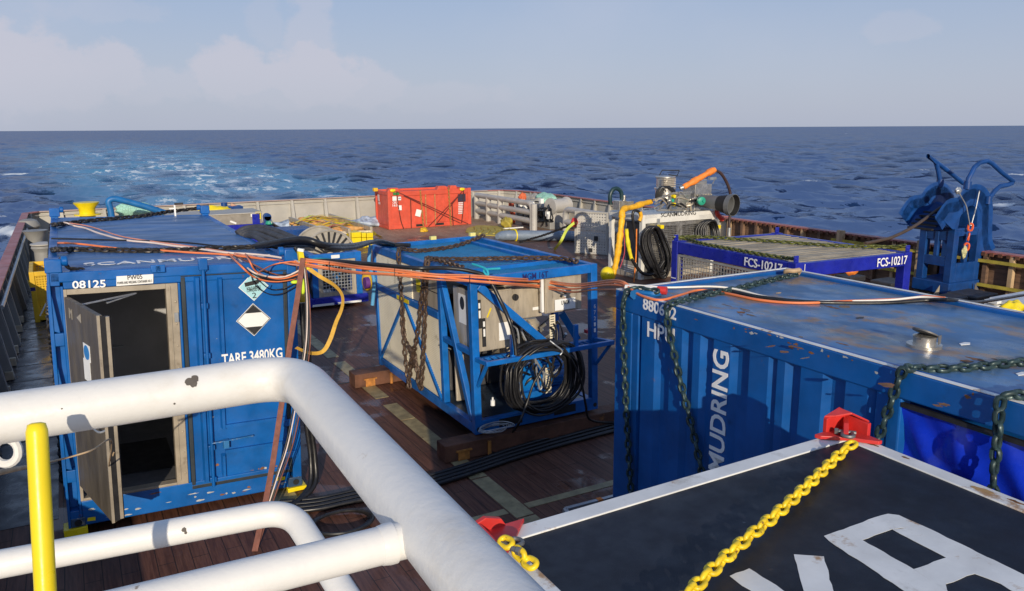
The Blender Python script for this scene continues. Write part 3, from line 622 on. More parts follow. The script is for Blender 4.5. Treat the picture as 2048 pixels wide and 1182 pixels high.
# tarp in the side opening
m = MB(); n_, k_ = 110, 50; y0, y1 = ye-.10, -HL+.1; vs = []
for i in range(n_+1):
    for j in range(k_+1):
        s_, t_ = i/n_, j/k_
        yy = y0+(y1-y0)*s_; zz = .1+(HH-.36)*t_
        wv = .055*math.sin(9*s_+4*t_)*math.sin(5*t_+2)+.03*math.sin(23*s_-13*t_)+.035*math.sin(37*s_*(1-t_)+7*t_)*(1-t_)+.02*abs(math.sin(26*s_+9*t_))-.03*abs(math.sin(15*s_-11*t_*(1.2-s_)))+.012*math.sin(50*s_+31*t_)
        vs.append((.045-.06*(1-t_)*(.3+.7*math.sin(math.pi*min(1, s_*1.3))) + wv*(1.5-.7*t_), yy, zz))
fs = [(i*(k_+1)+j, (i+1)*(k_+1)+j, (i+1)*(k_+1)+j+1, i*(k_+1)+j+1) for i in range(n_) for j in range(k_)]
m.add(vs, fs); m.build('tarpaulin', TARP, hp, smooth=180)
m = MB(); m.bar((.005, ye-.1, HH-.24), (.005, -HL, HH-.24), .03, .03); m.build('tarp_seam', RUBBER, hp, smooth=0)
def hface(u, v): return HP.p(u, v, x=-.011)
a, b = hface(1286, 618), hface(1352, 641); text('880602', 'number', LETTER, hp, a, b, (0, 0, 1), .118, bold=.014)
a, b = HP.p(1295, 673, x=-.002), HP.p(1349, 690, x=-.002); text('HPU', 'marking', LETTER, hp, a, b, (0, 0, 1), .155, bold=.012)
# vertical maker lettering, read from below upwards
gt = HP.p(1440, 700, x=-.002); gb = HP.p(1441, 943, x=-.002); mud = (gt-gb).length; tot = mud*1.62
yl = HP.p(1426, 720, x=-.002).y; yr = HP.p(1458, 720, x=-.002).y
text('SCANMUDRING', 'maker_lettering', LETTER, hp, V((-.0015, yr, gt.z-tot)), V((-.0015, yr, gt.z)), V((0, 1, 0)), abs(yl-yr), bold=.02)
# roof fittings
q = HP.p(1848, 693, z=HH-.035); m = MB()
m.lathe([(.0, 0), (.125, 0), (.125, .022), (.085, .024), (.085, .028)], q, n=32); m.build('vent_flange', STAIN, hp)
m = MB(); m.lathe([(.080, .027), (.082, .07), (.086, .085)], q, n=28); m.build('vent_pipe', STAIN, hp)
m = MB()
pts = [q+V((.092*math.cos(a), .092*math.sin(a), .085)) for a in np.linspace(0, math.tau, 22, endpoint=False)]
m.prism([p+V((0, 0, .02+(p.x-q.x)*-.45)) for p in pts], (0, 0, .012)); m.cyl(q+V((-.1, -.03, .08)), q+V((.1, -.03, .08)), .008, 8); m.prism([q+V((.03, -.09, .03)), q+V((.06, -.085, .04)), q+V((.07, -.08, .1)), q+V((.02, -.09, .1))], (.0, -.008, 0)); m.build('vent_flap', mat('dull_vent_metal', (.22, .21, .20), .5, metal=.6), hp)
for u, v, s_ in ((1557, 586, .03), (1720, 636, .04), (1930, 688, .05), (2045, 748, .05)):
    q = HP.p(u, v, z=HH-.0335); m = MB(); m.prism([q+V((s_*math.cos(a)*1.3, s_*math.sin(a)*.6, 0)) for a in (0, 1, 2.2, 3.4, 5)], (0, 0, .004)); tag(m.build('paint_flake', LABEL if u > 1800 else (INK if u == 1720 else PALEW), None if 0 else hp, smooth=0), None, None)
q = HP.p(1575, 548, z=HH-.02); m = MB(); m.tube(spline([q+V((-.02, -.04, -.04)), q+V((-.1, -.06, .05)), q+V((-.05, -.13, .06)), q+V((.08, -.1, .05)), q+V((.08, -.04, -.04))], 5), .026, 8); m.build('pad_eye', PALEW, hp)
q = HP.w(.2, -.32, HH)
shackle(q, V((.55, -.8, 0)), .13, .03, 'shackle', mat('shackle_blue', (.01, .13, .36), .4), 'big blue shackle with pale pin on the corner of the HPU container roof')
m = MB(); m.tube([q+V((-.16, .22, .03)), q+V((-.02, .02, .03)), q+V((.03, -.05, .03))], .03, 10); tag(m.build('shackle_pin', WHITE2), 'white shackle pin lying on the corner of the HPU container roof', 'pin')
m = MB(); m.tube([q+V((.035, -.055, .03)), q+V((.09, -.13, .03))], .042, 10); tag(m.build('pin_head', RED), 'red pin head beside the blue shackle on the HPU container roof', 'pin')
# chains over the unit
def hpts(l, off=-.05): return [HP.M @ (HP.p(u, v, x=off) if k == 's' else HP.p(u, v, z=HH+(.03 if k == 'e' else -.008))) for u, v, k in l]
kw = dict(Ln=.115, Wd=.08, r=.0165, ring=6, seg=4)
m = MB(); m.chain(hpts([(1310, 582, 'e'), (1268, 578, 'e'), (1250, 592, 's'), (1246, 640, 's'), (1249, 740, 's'), (1254, 850, 's'), (1262, 985, 's'), (1266, 1060, 's')]), **kw)
tag(m.build('lashing_chain', CHAING, smooth=60), 'dark green chain hanging straight down the outer corner of the HPU container', 'chain')
m = MB(); m.chain(hpts([(1590, 549, 't'), (1540, 560, 't'), (1470, 578, 't'), (1400, 592, 't'), (1352, 604, 'e'), (1334, 618, 's'), (1340, 670, 's'), (1358, 750, 's'), (1385, 860, 's'), (1405, 950, 's'), (1420, 1030, 's')]), **kw)
tag(m.build('lashing_chain', CHAING, smooth=60), 'dark green chain crossing the corrugated container roof and hanging over its painted number', 'chain')
m = MB(); m.chain(hpts([(2160, 716, 't'), (2048, 724, 't'), (1930, 735, 't'), (1850, 738, 't'), (1815, 737, 'e'), (1800, 752, 's'), (1780, 810, 's'), (1752, 890, 's'), (1735, 960, 's')]), **kw)
tag(m.build('lashing_chain', CHAING, smooth=60), 'dark green chain over the HPU container edge at the start of the tarp', 'chain')
m = MB(); m.chain(hpts([(2140, 780, 't'), (2048, 789, 'e'), (2012, 792, 'e'), (2000, 806, 's'), (1995, 870, 's'), (1987, 960, 's'), (1983, 1060, 's')], -.07), **kw)
tag(m.build('lashing_chain', CHAING, smooth=60), 'dark green chain hanging in front of the blue tarp at the right edge', 'chain')
# ================================================================== workshop container with the open door
def xf(m, M):
    m.v = [tuple(M @ V(v)) for v in m.v]; return m
PW = Fr(-.342, 8.896, .139, .002, .034, 0); W_, L_, H_ = 2.422, 6.079, 2.69
pw = thing('workshop_container', 'bright blue container numbered 08125 with its steel door standing open', 'container', PW)
c6 = lambda x, y: (90+x/2.038, 500+y/2.038)
def pf(u, v, y=0): return PW.p(u, v, y=y)
def pf6(x, y, yy=0): return PW.p(*c6(x, y), y=yy)
OL, OR_ = pf(138, 640).x, (pf(335, 578).x+pf(350, 954).x)/2
OT, OB = pf(240, 583).z, pf(240, 984).z
FR_ = (pf(357, 569).x+pf(375, 966).x)/2          # outer side of the door frame
GT = pf(470, 540).z; GB = pf(480, 962).z
m = MB()
m.box(0, .05, .12, L_-.05, .14, H_-.06); m.box(W_-.05, W_, .12, L_-.05, .14, H_-.06); m.box(.05, W_-.05, L_-.09, L_-.04, .14, H_-.06)
for k in range(20): yy = .3+k*.28; m.box(W_, W_+.02, yy, yy+.12, .2, H_-.2); m.box(-.02, 0, yy, yy+.12, .2, H_-.2)
m.build('side_wall', BLUE, pw, smooth=0)
m = MB(); m.box(.02, W_-.02, .06, L_-.03, H_-.06, H_-.03); m.build('roof', ROOF2, pw, smooth=0)
m = MB()
m.box(.13, W_-.02, -.0, .12, OT+.055, H_-.002); m.box(.02, W_-.02, -.012, .13, H_-.10, H_-.0); m.box(.0, .1, .121, L_, H_-.08, H_-.025); m.box(W_-.1, W_, .121, L_, H_-.08, H_-.025); m.box(.101, W_-.101, L_-.1, L_, H_-.08, H_-.0255)
m.box(.13, W_-.13, -.004, .14, 0, OB-.03); m.box(0, .1, .14, L_, 0, .14); m.box(W_-.1, W_, .14, L_, 0, .14)
m.box(FR_, FR_+.03, -.006, .1, OB-.0299, OT+.0549)
m.build('frame', BLUE, pw, smooth=0, bevel=.012)
# corner posts
def post(x0, x1, y0, y1, name='corner_post'):
    m = MB(); m.box(x0, x1, y0, y1, .0, H_); return m.build(name, BLUE, pw, smooth=0, bevel=.01)
post(W_-.10, W_+.002, -.016, .12); post(0, .11, L_-.12, L_+.002); post(W_-.11, W_, L_-.12, L_+.002)
m = MB(); m.box(-.003, .022, -.016, .13, 0, H_); m.box(.105, .13, -.01, .13, .1, H_-.14)
for zz in (.05, .5, 1.22, 1.95, H_-.13): m.box(.0221, .1049, -.012, .12, zz, zz+.13)
for zz in (.63, 1.35, 2.08): m.prism([(.0221, -.004, zz+.02), (.075, -.004, zz-.001), (.0221, -.004, zz+.42)], (0, .03, 0)); 
m.box(.0221, .1049, .09, .125, .18, H_-.14)
m.build('corner_post', BLUE, pw, smooth=0, bevel=.006)
for cx, cy in ((.06, .05), (W_-.05, .05), (.06, L_-.06), (W_-.06, L_-.06)):
    m = MB(); m.box(cx-.075, cx+.075, cy-.075, cy+.075, H_-.002, H_+.135)
    sx_ = 1 if cx < 1 else -1
    m.cyl((cx+sx_*.07, cy-.02, H_+.11), (cx+sx_*.13, cy-.02, H_+.11), .05, 14); m.build('corner_lug', BLUE, pw, bevel=.012)
CCM = mat('chipped_casting', (.03, .07, .14), .5, var=.3, rust=.55, rcol=(.35,.30,.24), rscale=9)
m = MB(); m.box(.02, .16, -.02, .06, -.0, .10); m.build('corner_casting', CCM, pw, bevel=.01); m = MB(); m.box(W_-.16, W_+.005, -.022, .06, 0, .12); m.build('corner_casting', CCM, pw, bevel=.01)
m = MB(); m.cyl((W_-.07, -.03, .06), (W_-.07, -.02, .06), .035, 14); m.cyl((.09, -.03, .05), (.09, -.02, .05), .035, 14); m.build('casting_hole', INTERD, pw)
# interior seen through the doorway
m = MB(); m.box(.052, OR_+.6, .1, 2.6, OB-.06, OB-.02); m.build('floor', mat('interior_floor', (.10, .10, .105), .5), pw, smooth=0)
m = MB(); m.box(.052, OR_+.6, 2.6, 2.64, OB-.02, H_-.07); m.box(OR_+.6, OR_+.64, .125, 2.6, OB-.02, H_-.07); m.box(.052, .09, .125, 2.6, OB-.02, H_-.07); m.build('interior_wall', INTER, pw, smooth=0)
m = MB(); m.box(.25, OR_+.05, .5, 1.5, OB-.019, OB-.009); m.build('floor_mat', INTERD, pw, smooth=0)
m = MB(); q = V((OR_-.25, 2.59, OT-.35)); m.box(q.x-.2, q.x+.12, 2.585, 2.599, q.z-.12, q.z+.16); m.build('notice_board', mat('dark_amber_board', (.06, .045, .015), .5), pw, smooth=0)
m = MB(); m.box(q.x+.1, q.x+.2, 2.5, 2.58, q.z, q.z+.05); m.build('lever', YEL, pw)
m = MB(); m.box(OL+.45, OL+.6, 2.55, 2.599, OB+.95, OB+.97); m.build('wall_handle', GALV, pw)
# door frame
m = MB(); m.box(OL, OR_, -.014, .1, OT, OT+.054); m.box(OR_, FR_-.001, -.016, .1, OB-.028, OT+.054); m.box(OL, OR_, -.012, .1, OB-.028, OB); m.box(OL-.03, OL, -.01, .1, OB-.028, OT+.054)
m.box(OR_+.03, OR_+.045, -.024, -.0165, OB+.02, OT+.03)
df = m.build('door_frame', FRAMEB, pw, smooth=0, bevel=.004)
m = MB()
for k in range(9): z_ = OB+.1+k*.24; m.lathe([(.012, 0), (.010, .008), (.001, .011)], (FR_-.03, -.0165, z_), (0, -1, 0), 8)
m.build('rivet', FRAMEB, df)
m = MB(); m.box(FR_-.05, FR_-.01, -.035, -.017, OT-.36, OT-.26); m.build('door_striker', GALV, df, smooth=0)
# open door
hz = PW.p(136, 593, y=-.01); hb = PW.p(152, 976, y=-.01)
DW = 1.06
DF = Fr.of(PW.M @ Matrix.Translation(((hz.x+hb.x)/2, -.02, 0)) @ Matrix.Rotation(math.radians(-76.5), 4, 'Z'))
T_ = PW.I @ DF.M; dz0, dz1 = hb.z+.02, hz.z-.0
m = MB(); m.box(.0, DW, 0, .045, dz0, dz1); door = xf(m, T_).build('door', DOORM, pw, smooth=0, bevel=.004)
m = MB(); m.box(DW, DW+.016, -.004, .02, dz0, dz1); m.box(.02, DW, .0451, .07, dz0+.03, dz1-.03); m.box(DW-.03, DW+.012, .0701, .10, dz0+.02, dz1-.02); xf(m, T_).build('door_edge', FRAMEB, door, smooth=0)
m = MB(); m.box(DW-.0, DW+.008, .0202, .07, dz0+.01, dz1-.01); m.tube([(DW-.01, .085+.016, dz0+.02), (DW-.01, .085+.016, dz1-.02)], .014, 8); xf(m, T_).build('door_seal', RUBBER, door, smooth=0)
def dpt(u, v, y=-.003): q = DF.p(u, v, y=y); return T_ @ q
for nm, mt, (u, v), w_, h_ in (('mandatory_sign', LABEL, (174, 705), .085, .16), ('notice', LABEL, (175, 741), .085, .21)):
    q = DF.p(u, v, y=-.001); m = MB(); m.box(q.x-w_*1.2, q.x+w_*1.2, -.004, -.001, q.z-h_/2, q.z+h_/2); s_ = xf(m, T_).build(nm, mt, door, smooth=0)
    if nm == 'mandatory_sign':
        m = MB(); m.prism([(q.x+.085*math.cos(a), -.0065, q.z+.07*math.sin(a)) for a in np.linspace(0, math.tau, 24, endpoint=False)], (0, .002, 0)); xf(m, T_).build('sign_disc', SIGNBLUE, s_, smooth=0)
q = DF.p(197, 857, y=-.03); m = MB(); m.tube(spline([(q.x-.12, 0, q.z), (q.x-.10, -.05, q.z-.01), (q.x+.08, -.05, q.z-.01), (q.x+.1, 0, q.z)], 4), .011, 8); xf(m, T_).build('handle', GALV, door)
q = DF.p(137, 625, y=-.002); m = MB()
for dx, dz in ((.02, 0), (.10, 0)): m.box(q.x+dx, q.x+dx+.02, -.004, -.001, q.z-.05, q.z+.05)
m.bar((q.x+.03, -.0025, q.z+.045), (q.x+.11, -.0025, q.z-.0), .018, .003, (0,1,0)); xf(m, T_).build('chalk_mark', mat('chalk_letter', (.30,.27,.22), .8), door, smooth=0); m = MB(); m.prism([(q.x+.28, -.004, q.z+.0), (q.x+.42, -.004, q.z-.03), (q.x+.42, -.004, q.z+.06)], (0, .002, 0)); xf(m, T_).build('chalk_mark', mat('chalk', (.30,.27,.22), .8), door, smooth=0)
m = MB(); a = T_ @ V((.35, .05, dz1-.03)); b = V((OL+.62, .02, OT-.03)); c = V((OL+.34, -.1, OT-.09))
m.bar(c, b, .025, .012); m.bar(a, b, .025, .012); m.build('door_closer', GALV, pw, smooth=0)
# right-hand blue cargo door
gl = FR_+.033; gr = pf(578, 700).x+.0
m = MB(); m.box(gl, gr, .012, .05, GB, GT); m.build('cargo_door', BLUE, pw, smooth=0)
def rub(m, x0, x1, z0, z1): m.box(x0, x1, -.006, .03, z0, z1)
m = MB(); rub(m, gl, gl+.045, GB+.046, GT-.046); rub(m, gr-.045, gr, GB+.046, GT-.046); rub(m, gl, gr, GT-.045, GT); rub(m, gl, gr, GB, GB+.045); m.build('door_gasket', mat('grimy_gasket', (.02,.03,.04), .6, var=.4), pw, smooth=0, bevel=.008)
def ridge(name, pts, w_=.055, d_=.035):
    m = MB()
    for (x0, z0), (x1, z1) in zip(pts, pts[1:]):
        if abs(x1-x0) < .1: m.prism([(x0-w_/2, .0115, z0), (x0-w_/4, -d_, z0-.02), (x0+w_/4, -d_, z0-.02), (x0+w_/2, .0115, z0)], (0, 0, z1-z0))
        else: m.box(x0, x1, -d_*.6, .0115, z0-w_/3, z0+w_/3)
    m.build(name, BLUE, pw, smooth=0)
xz = lambda x, y: (lambda q: (q.x, q.z))(pf6(x, y, -.01))
ridge('door_rib', [xz(618, 105), xz(640, 940)], .07); xr_ = xz(712, 110); ridge('door_rib', [xr_, xz(718, 415)], .06); ridge('door_rib', [xz(725, 640), xz(727, 722)], .06)
a = xz(728, 720); b = xz(985, 688); ridge('door_rib', [(a[0], a[1]), (b[0], a[1])])
a = xz(735, 822); b = xz(985, 770); ridge('door_rib', [(a[0], a[1]), (b[0], a[1])]); ridge('door_rib', [xz(728, 830), xz(732, 915)])
m = MB(); a = pf6(650, 58, -.05); b = pf6(682, 965, -.05); x_ = (a.x+b.x)/2
m.tube([(x_, -.045, a.z), (x_, -.045, b.z)], .019, 12)
for k in (.02, .18, .40, .62, .82, .97): z_ = a.z+(b.z-a.z)*k; m.box(x_-.035, x_+.035, -.05, .011, z_-.03, z_+.03)
m.box(x_-.045, x_+.045, -.07, -.0, a.z-.06, a.z+.06); m.build('lock_rod', BLUE, pw, bevel=.006)
q = pf6(738, 785, -.05); m = MB(); m.bar((x_, -.06, q.z+.02), (q.x+.3, -.04, q.z+.03), .03, .012); m.box(q.x-.03, q.x+.03, -.08, -.012, q.z-.06, q.z+.03); lk = m.build('latch', mat('chipped_latch', (.03, .16, .38), .4, rust=.5, rcol=(.35,.33,.3), rscale=12), pw, bevel=.004)
for zq in (700, 830):
    q = xz(1000, zq); m = MB(); m.box(gr-.10, gr+.06, -.045, -.007, q[1]-.04, q[1]+.04); m.build('hinge', BLUE, pw, bevel=.008)
m = MB()
for u, v in ((468, 75), (452, 76)): q = pf6(u, v, -.02); m.box(q.x-.05, q.x+.05, -.05, -.012, q.z-.04, q.z+.04)
m.build('rod_guide', BLUE, pw, bevel=.008)
# plates and lettering
def face4(l, y=-.013): return [PW.p(u, v, y=y) for u, v in l]
a, b = pf6(112, 158, -.014), pf6(248, 152, -.014); text('08125', 'number', LETTER, pw, a, b, (0, 0, 1), pf6(112, 126, -.014).z-a.z, bold=.02)
pl_ = plate('name_plate', LABEL, pw, [pf6(291, 147, -.014), pf6(441, 135, -.014), pf6(441, 98, -.014), pf6(291, 107, -.014)], (0, -1, 0))
text('PW05', 'name_plate_text', INK, pl_, pf6(337, 122, -.02), pf6(397, 117, -.02), (0, 0, 1), .048, bold=.005)
text('POWER AND WELDING CONTAINER NO 5', 'name_plate_text', INK, pl_, pf6(295, 140, -.02), pf6(436, 130, -.02), (0, 0, 1), .026)
def diamond(cx, cy, r, mt):
    c = pf6(cx, cy, .004); m = MB(); m.prism([c+V((r, 0, 0)), c+V((0, 0, r)), c-V((r, 0, 0)), c-V((0, 0, r))], (0, -.003, 0)); return m.build('hazard_placard', LABEL, pw, smooth=0), c
dz = pf6(850, 90).z-pf6(850, 208).z; R1 = dz/2
gp, c = diamond(850, 149, R1, SKYBLUE)
m = MB(); r_ = R1*.94; m.prism([c+V((r_, -.005, 0)), c+V((0, -.005, r_)), c+V((-r_, -.005, 0)), c+V((0, -.005, -r_))], (0, -.002, 0)); m.build('placard_face', SKYBLUE, gp, smooth=0)
m = MB(); m.bar(c+V((-R1*.58, -.009, R1*.16)), c+V((R1*.32, -.009, R1*.34)), .045, .003, (0, 1, 0)); m.bar(c+V((R1*.32, -.009, R1*.345)), c+V((R1*.5, -.009, R1*.38)), .025, .003, (0, 1, 0)); m.build('cylinder_symbol', INK, gp, smooth=0)
text('NON FLAMMABLE', 'placard_text', INK, gp, c+V((-R1*.46, -.0085, -R1*.20)), c+V((R1*.46, -.0085, -R1*.12)), (0, 0, 1), .032)
text('COMPRESSED GAS', 'placard_text', INK, gp, c+V((-R1*.46, -.0085, -R1*.36)), c+V((R1*.46, -.0085, -R1*.28)), (0, 0, 1), .032)
text('2', 'placard_text', INK, gp, c+V((-.02, -.0085, -R1*.78)), c+V((.025, -.0085, -R1*.775)), (0, 0, 1), .06)
dz = pf6(850, 217).z-pf6(850, 351).z; R2 = dz/2
gp, c = diamond(850, 284, R2, LABEL); m = MB(); r_ = R2*.90; k = .47
for s_ in (1, -1): m.prism([c+V((0, -.005, s_*r_)), c+V((r_*(1-k), -.005, s_*r_*k)), c+V((-r_*(1-k), -.005, s_*r_*k))], (0, -.002, 0))
m.build('black_triangle', INK, gp, smooth=0)
m = MB(); r_ = R2*.935; ps_ = [V((r_, -.005, 0)), V((0, -.005, r_)), V((-r_, -.005, 0)), V((0, -.005, -r_))]
for i in range(4): m.bar(c+ps_[i], c+ps_[(i+1) % 4], .006, .002, (0, 1, 0))
m.build('placard_border', INK, gp, smooth=0)
a, b = pf6(722, 470, .008), pf6(968, 436, .008); b.z = a.z+(b.z-a.z)*.55; text('TARE 3480KG', 'tare_marking', LETTER, pw, a, b, (0, 0, 1), .125, bold=.02)
for x_, y_ in ((962, 930), (190, 1095)): plate('yellow_tag', YEL, pw, [pf6(x_-18, y_+10, -.03), pf6(x_+16, y_+6, -.03), pf6(x_+16, y_-8, -.03), pf6(x_-16, y_-4, -.03)], (0, -1, 0))
rt = lambda u, v, z=H_-.028: PW.p(u, v, z=z)
a, b = rt(168, 532), rt(540, 509); b.y = a.y+.02; text('SCANMUDRING', 'roof_lettering', LETTER, pw, a, b, (0, 1, 0), .21, bold=.005)
for cx, cy in ((.06, .06), (W_-.06, .06), (.06, L_-.1), (W_-.06, L_-.1)):
    q = PW.w(cx, cy, 0); m = MB(); m.box(q.x-.11, q.x+.11, q.y-.1, q.y+.1, 0.007, max(.02, q.z-.002)); tag(m.build('container_foot', YEL, bevel=.005), ['yellow deck foot under the left front corner of the open-door container', 'yellow deck foot under the right front corner of the open-door container', 'yellow deck foot under the far left corner of the open-door container', 'yellow deck foot under the far right corner of the open-door container'][(cx > 1)+2*(cy > 1)], 'foot')
# ------------------------------------------------------------------ chains and cables on it
def top(u, v, h=.03): return PW.M @ PW.p(u, v, z=H_-.03+h)
def side(u, v): return PW.M @ PW.p(u, v, x=-.06)
kc = dict(Ln=.12, Wd=.082, r=.0165, ring=6, seg=4)
m = MB(); m.chain([top(*p) for p in ((414, 412, .12), (400, 416, .06), (340, 423), (290, 431), (240, 436), (180, 441), (130, 447), (107, 450))]+[side(101, 458), side(100, 520), side(101, 600), side(108, 700), side(115, 800), side(120, 880), side(124, 960)], **kc); tag(m.build('lashing_chain', CHAIN), 'long dark chain over the far end of the 08125 roof, hanging down its left side', 'chain')
m = MB(); m.chain([top(*p) for p in ((568, 487, .10), (545, 491, .06), (470, 495), (380, 499), (300, 501), (220, 500), (150, 499), (107, 500))]+[side(100, 510), side(101, 560), side(98, 640), side(110, 740), side(112, 840)], **kc); tag(m.build('lashing_chain', CHAIN), 'dark chain over the near end of the blue 08125 roof beside its painted lettering', 'chain')
m = MB(); m.chain([PW.M @ V((.14, .05, H_+.11)), PW.M @ V((.2, .08, H_+.03)), PW.M @ V((.3, .12, H_+.0))], Ln=.09); tag(m.build('lashing_chain', CHAIN), 'short bunch of dark chain at the near left lug of the blue 08125 roof', 'chain')
def cable(pts, r, mt, label, name='cable', cat='cable', n=8, k=6, group=None):
    m = MB(); sp_ = spline(pts, k)
    if mt.name.endswith('wrap') and r > .05: rr = random.Random(4); r = [r*rr.uniform(.78, 1.15) for _ in sp_]
    m.tube(sp_, r, n); return tag(m.build(name, mt, smooth=60), label, cat, group)
def dep(p): return (V(p)-CAM).dot(CF)
lugR = PW.w(W_-.02, -.08, H_); dL = dep(lugR)
cable([side(102, 470)-V((0,0,.4)), side(103, 452)]+[top(*p) for p in ((125, 445), (150, 452), (170, 456), (200, 467), (250, 480), (300, 485), (350, 492), (400, 498), (450, 505), (500, 508), (540, 512), (575, 518, .02))]+[P(600, 524, d=dL-.1)], .013, PINK, 'pale pinkish cable snaking over the blue 08125 roof')
cable([top(*p) for p in ((130, 445), (180, 453), (240, 472), (300, 482), (360, 490), (430, 500), (500, 512), (560, 525, .02))]+[P(600, 531, d=dL-.12)], .009, mat('salmon_cable', (.62, .26, .18), .5), 'thin salmon cable following the pale cable over the blue 08125 roof')
cable([side(99, 520), side(102, 488)]+[top(*p) for p in ((118, 486), (160, 488), (240, 497), (310, 500), (380, 505), (450, 509), (520, 517), (570, 523, .02))]+[P(602, 527, d=dL-.1)], .013, ORANGE, 'orange cable lying across the near end of the blue 08125 roof')
cable([top(*p) for p in ((103, 477), (150, 478), (220, 480), (300, 482), (380, 486), (460, 494), (530, 492), (585, 488))], .011, HOSE, 'thin black cable lying across the middle of the blue 08125 roof')
# loops hanging in front of the cargo door
fl = lambda u, v, y=-.10: PW.M @ PW.p(u, v, y=y)
loops = [([(455, 505), (480, 530), (510, 555), (550, 563), (590, 557), (606, 545)], .011, ORANGE), ([(470, 508), (500, 540), (530, 552), (570, 553), (605, 537)], .010, PINK), ([(480, 508), (505, 545), (545, 560), (590, 556), (606, 548)], .013, HOSE),
         ([(495, 508), (505, 530), (540, 547), (580, 548), (604, 543)], .006, HOSE), ([(500, 512), (505, 560), (530, 585), (560, 588), (592, 572), (602, 560)], .006, HOSE), ([(512, 555), (540, 578), (570, 576), (598, 560)], .006, HOSE), ([(490, 507), (498, 520), (515, 545), (560, 558), (606, 545)], .009, ORANGE), ([(515, 546), (545, 530), (575, 524), (604, 522)], .008, ORANGE), ([(460, 508), (500, 525), (540, 545), (575, 552), (606, 541)], .008, STRAPR)]
names = ['thick orange loop of cable hanging over the light blue gas placard', 'pale loop of cable hanging above the light blue gas placard', 'thick black loop of cable hanging over the light blue gas placard', 'thin black wire loop just above the gas placard', 'thin black wire drooping lowest across the gas placard', 'thin black wire curling beside the right corner of the gas placard', 'orange cable loop with the tightest bend above the gas placard', 'orange cable rising from the gas placard to the corner lug', 'dark red cable loop drooping over the door head above the gas placard']
for (l, r, mt), nm in zip(loops, names): cable([top(l[0][0], l[0][1], .02)]+[fl(*q) for q in l[1:]], r, mt, nm)
# red-brown webbing pole and the wires along it
m = MB(); pts = [P(606, 516, d=dL-.14), P(596, 590, d=dL-.16), P(580, 690, d=dL-.2), P(563, 810, d=dL-.3), P(545, 930, d=dL-.45), P(530, 1010, d=dL-.6), P(508, 1110, d=dL-.8)]
for a, b in zip(pts, pts[1:]): m.bar(a, b.lerp(a, -.01), .058, .010, up=CF)
tag(m.build('webbing_strap', STRAPR, smooth=0), 'red-brown webbing strap slanting down from the right corner of the 08125 container', 'strap')
wl = ['black wire', 'grey wire', 'pale wire', 'dark red wire']
for i, (mt, du) in enumerate(((HOSE, 12), (SLEEVE, 22), (PINK, 16), (STRAPR, 26))):
    cable([P(604+du*.3, 535, d=dL-.12), P(606+du*.5, 600, d=dL-.14), P(600+du*.8, 680, d=dL-.2), P(585+du, 760, d=dL-.25), P(562+du, 880, d=dL-.4), P(540+du*.8, 960, d=dL-.5), P(505+du*.6, 1080, d=dL-.7), P(490+du*.5, 1140, d=dL-.8)], .007+.002*(i == 0), mt, wl[i]+' running down beside the red-brown strap of the 08125 container')
for i, du in enumerate((0, 13)):
    cable([PW.M @ V((W_+.07+i*.05, .06, H_-.5)), PW.M @ V((W_+.08+i*.05, .02, 1.6)), PW.M @ V((W_+.07+i*.05, -.02, .8)), PW.M @ V((W_+.1+i*.05, -.06, .35)), PW.M @ V((W_+.03+i*.06, -.2, .04)), PW.M @ V((W_-.3, -.5, -.03))], .03, HOSE, ['thick black hose hanging down the right edge of the 08125 container', 'second black hose hanging beside the first, nearer the machinery frame'][i], 'hose', 'hose', 10)
# yellow ratchet strap, tape
def ribbon(pts, wd, mt, label, up, name='webbing_strap', cat='strap', tw=None):
    pts = spline(pts, 6); m = MB(); up = V(up); vs = []; n_ = len(pts)
    for i, p in enumerate(pts):
        T = (pts[min(i+1, n_-1)]-pts[max(0, i-1)]).normalized(); a = T.cross(up); a = a.normalized() if a.length > .05 else V((1, 0, 0))
        if tw: a = Matrix.Rotation(tw*math.sin(i/n_*5), 3, T) @ a
        nn = a.cross(T)*.002; vs += [p-a*wd/2-nn, p+a*wd/2-nn, p+a*wd/2+nn, p-a*wd/2+nn]
    fs = [(i*4+k, i*4+(k+1) % 4, (i+1)*4+(k+1) % 4, (i+1)*4+k) for i in range(n_-1) for k in range(4)]+[(0, 1, 2, 3), tuple((n_-1)*4+k for k in (3, 2, 1, 0))]
    m.add(vs, fs); return tag(m.build(name, mt, smooth=60), label, cat)
dd = dL-.1
ribbon([P(u, v, d=dd+k) for u, v, k in ((615, 535, 0), (640, 553, 0), (668, 570, .05), (684, 590, .1), (684, 615, .12), (672, 645, .15), (660, 680, .15), (645, 703, .1), (620, 706, .05), (592, 695, -.05))], .046, STRAPY, 'loose yellow webbing strap curling down beside the 08125 container corner', CF, tw=.7)
m = MB(); m.bar(P(600, 502, d=dd), P(603, 522, d=dd), .055, .05); m.bar(P(608, 520, d=dd), P(617, 538, d=dd), .04, .02, CF); tag(m.build('ratchet_buckle', YEL), 'yellow ratchet buckle at the right front lug of the 08125 container', 'buckle')
m = MB(); m.bar(P(596, 499, d=dd-.03), P(608, 501, d=dd-.03), .04, .03); tag(m.build('tie_down_clip', LABEL), 'white clip above the yellow ratchet buckle of the 08125 container', 'clip')
m = MB(); m.sphere(P(605, 572, d=dd), .05, (.7, .7, 1.9), 8); m.sphere(P(590, 564, d=dd), .03, (1.6, 1, .7), 8); tag(m.build('hi_vis_cloth', HIVIS), 'fluorescent yellow scrap of cloth tied at the 08125 container corner', 'cloth')
cable([P(-40, 952, z=3.62)]+[P(u, v, d=5.2+i*.5) for i, (u, v) in enumerate(((100, 924), (180, 902), (222, 880)))]+[DF.w(DW+.03, 0, (dz0+dz1)/2-.42)]+[DF.w(DW+.03, .05, (dz0+dz1)/2-.3)], .007, ROPE, 'thin tan rope tying the open steel door back to the left', 'rope', 'rope')
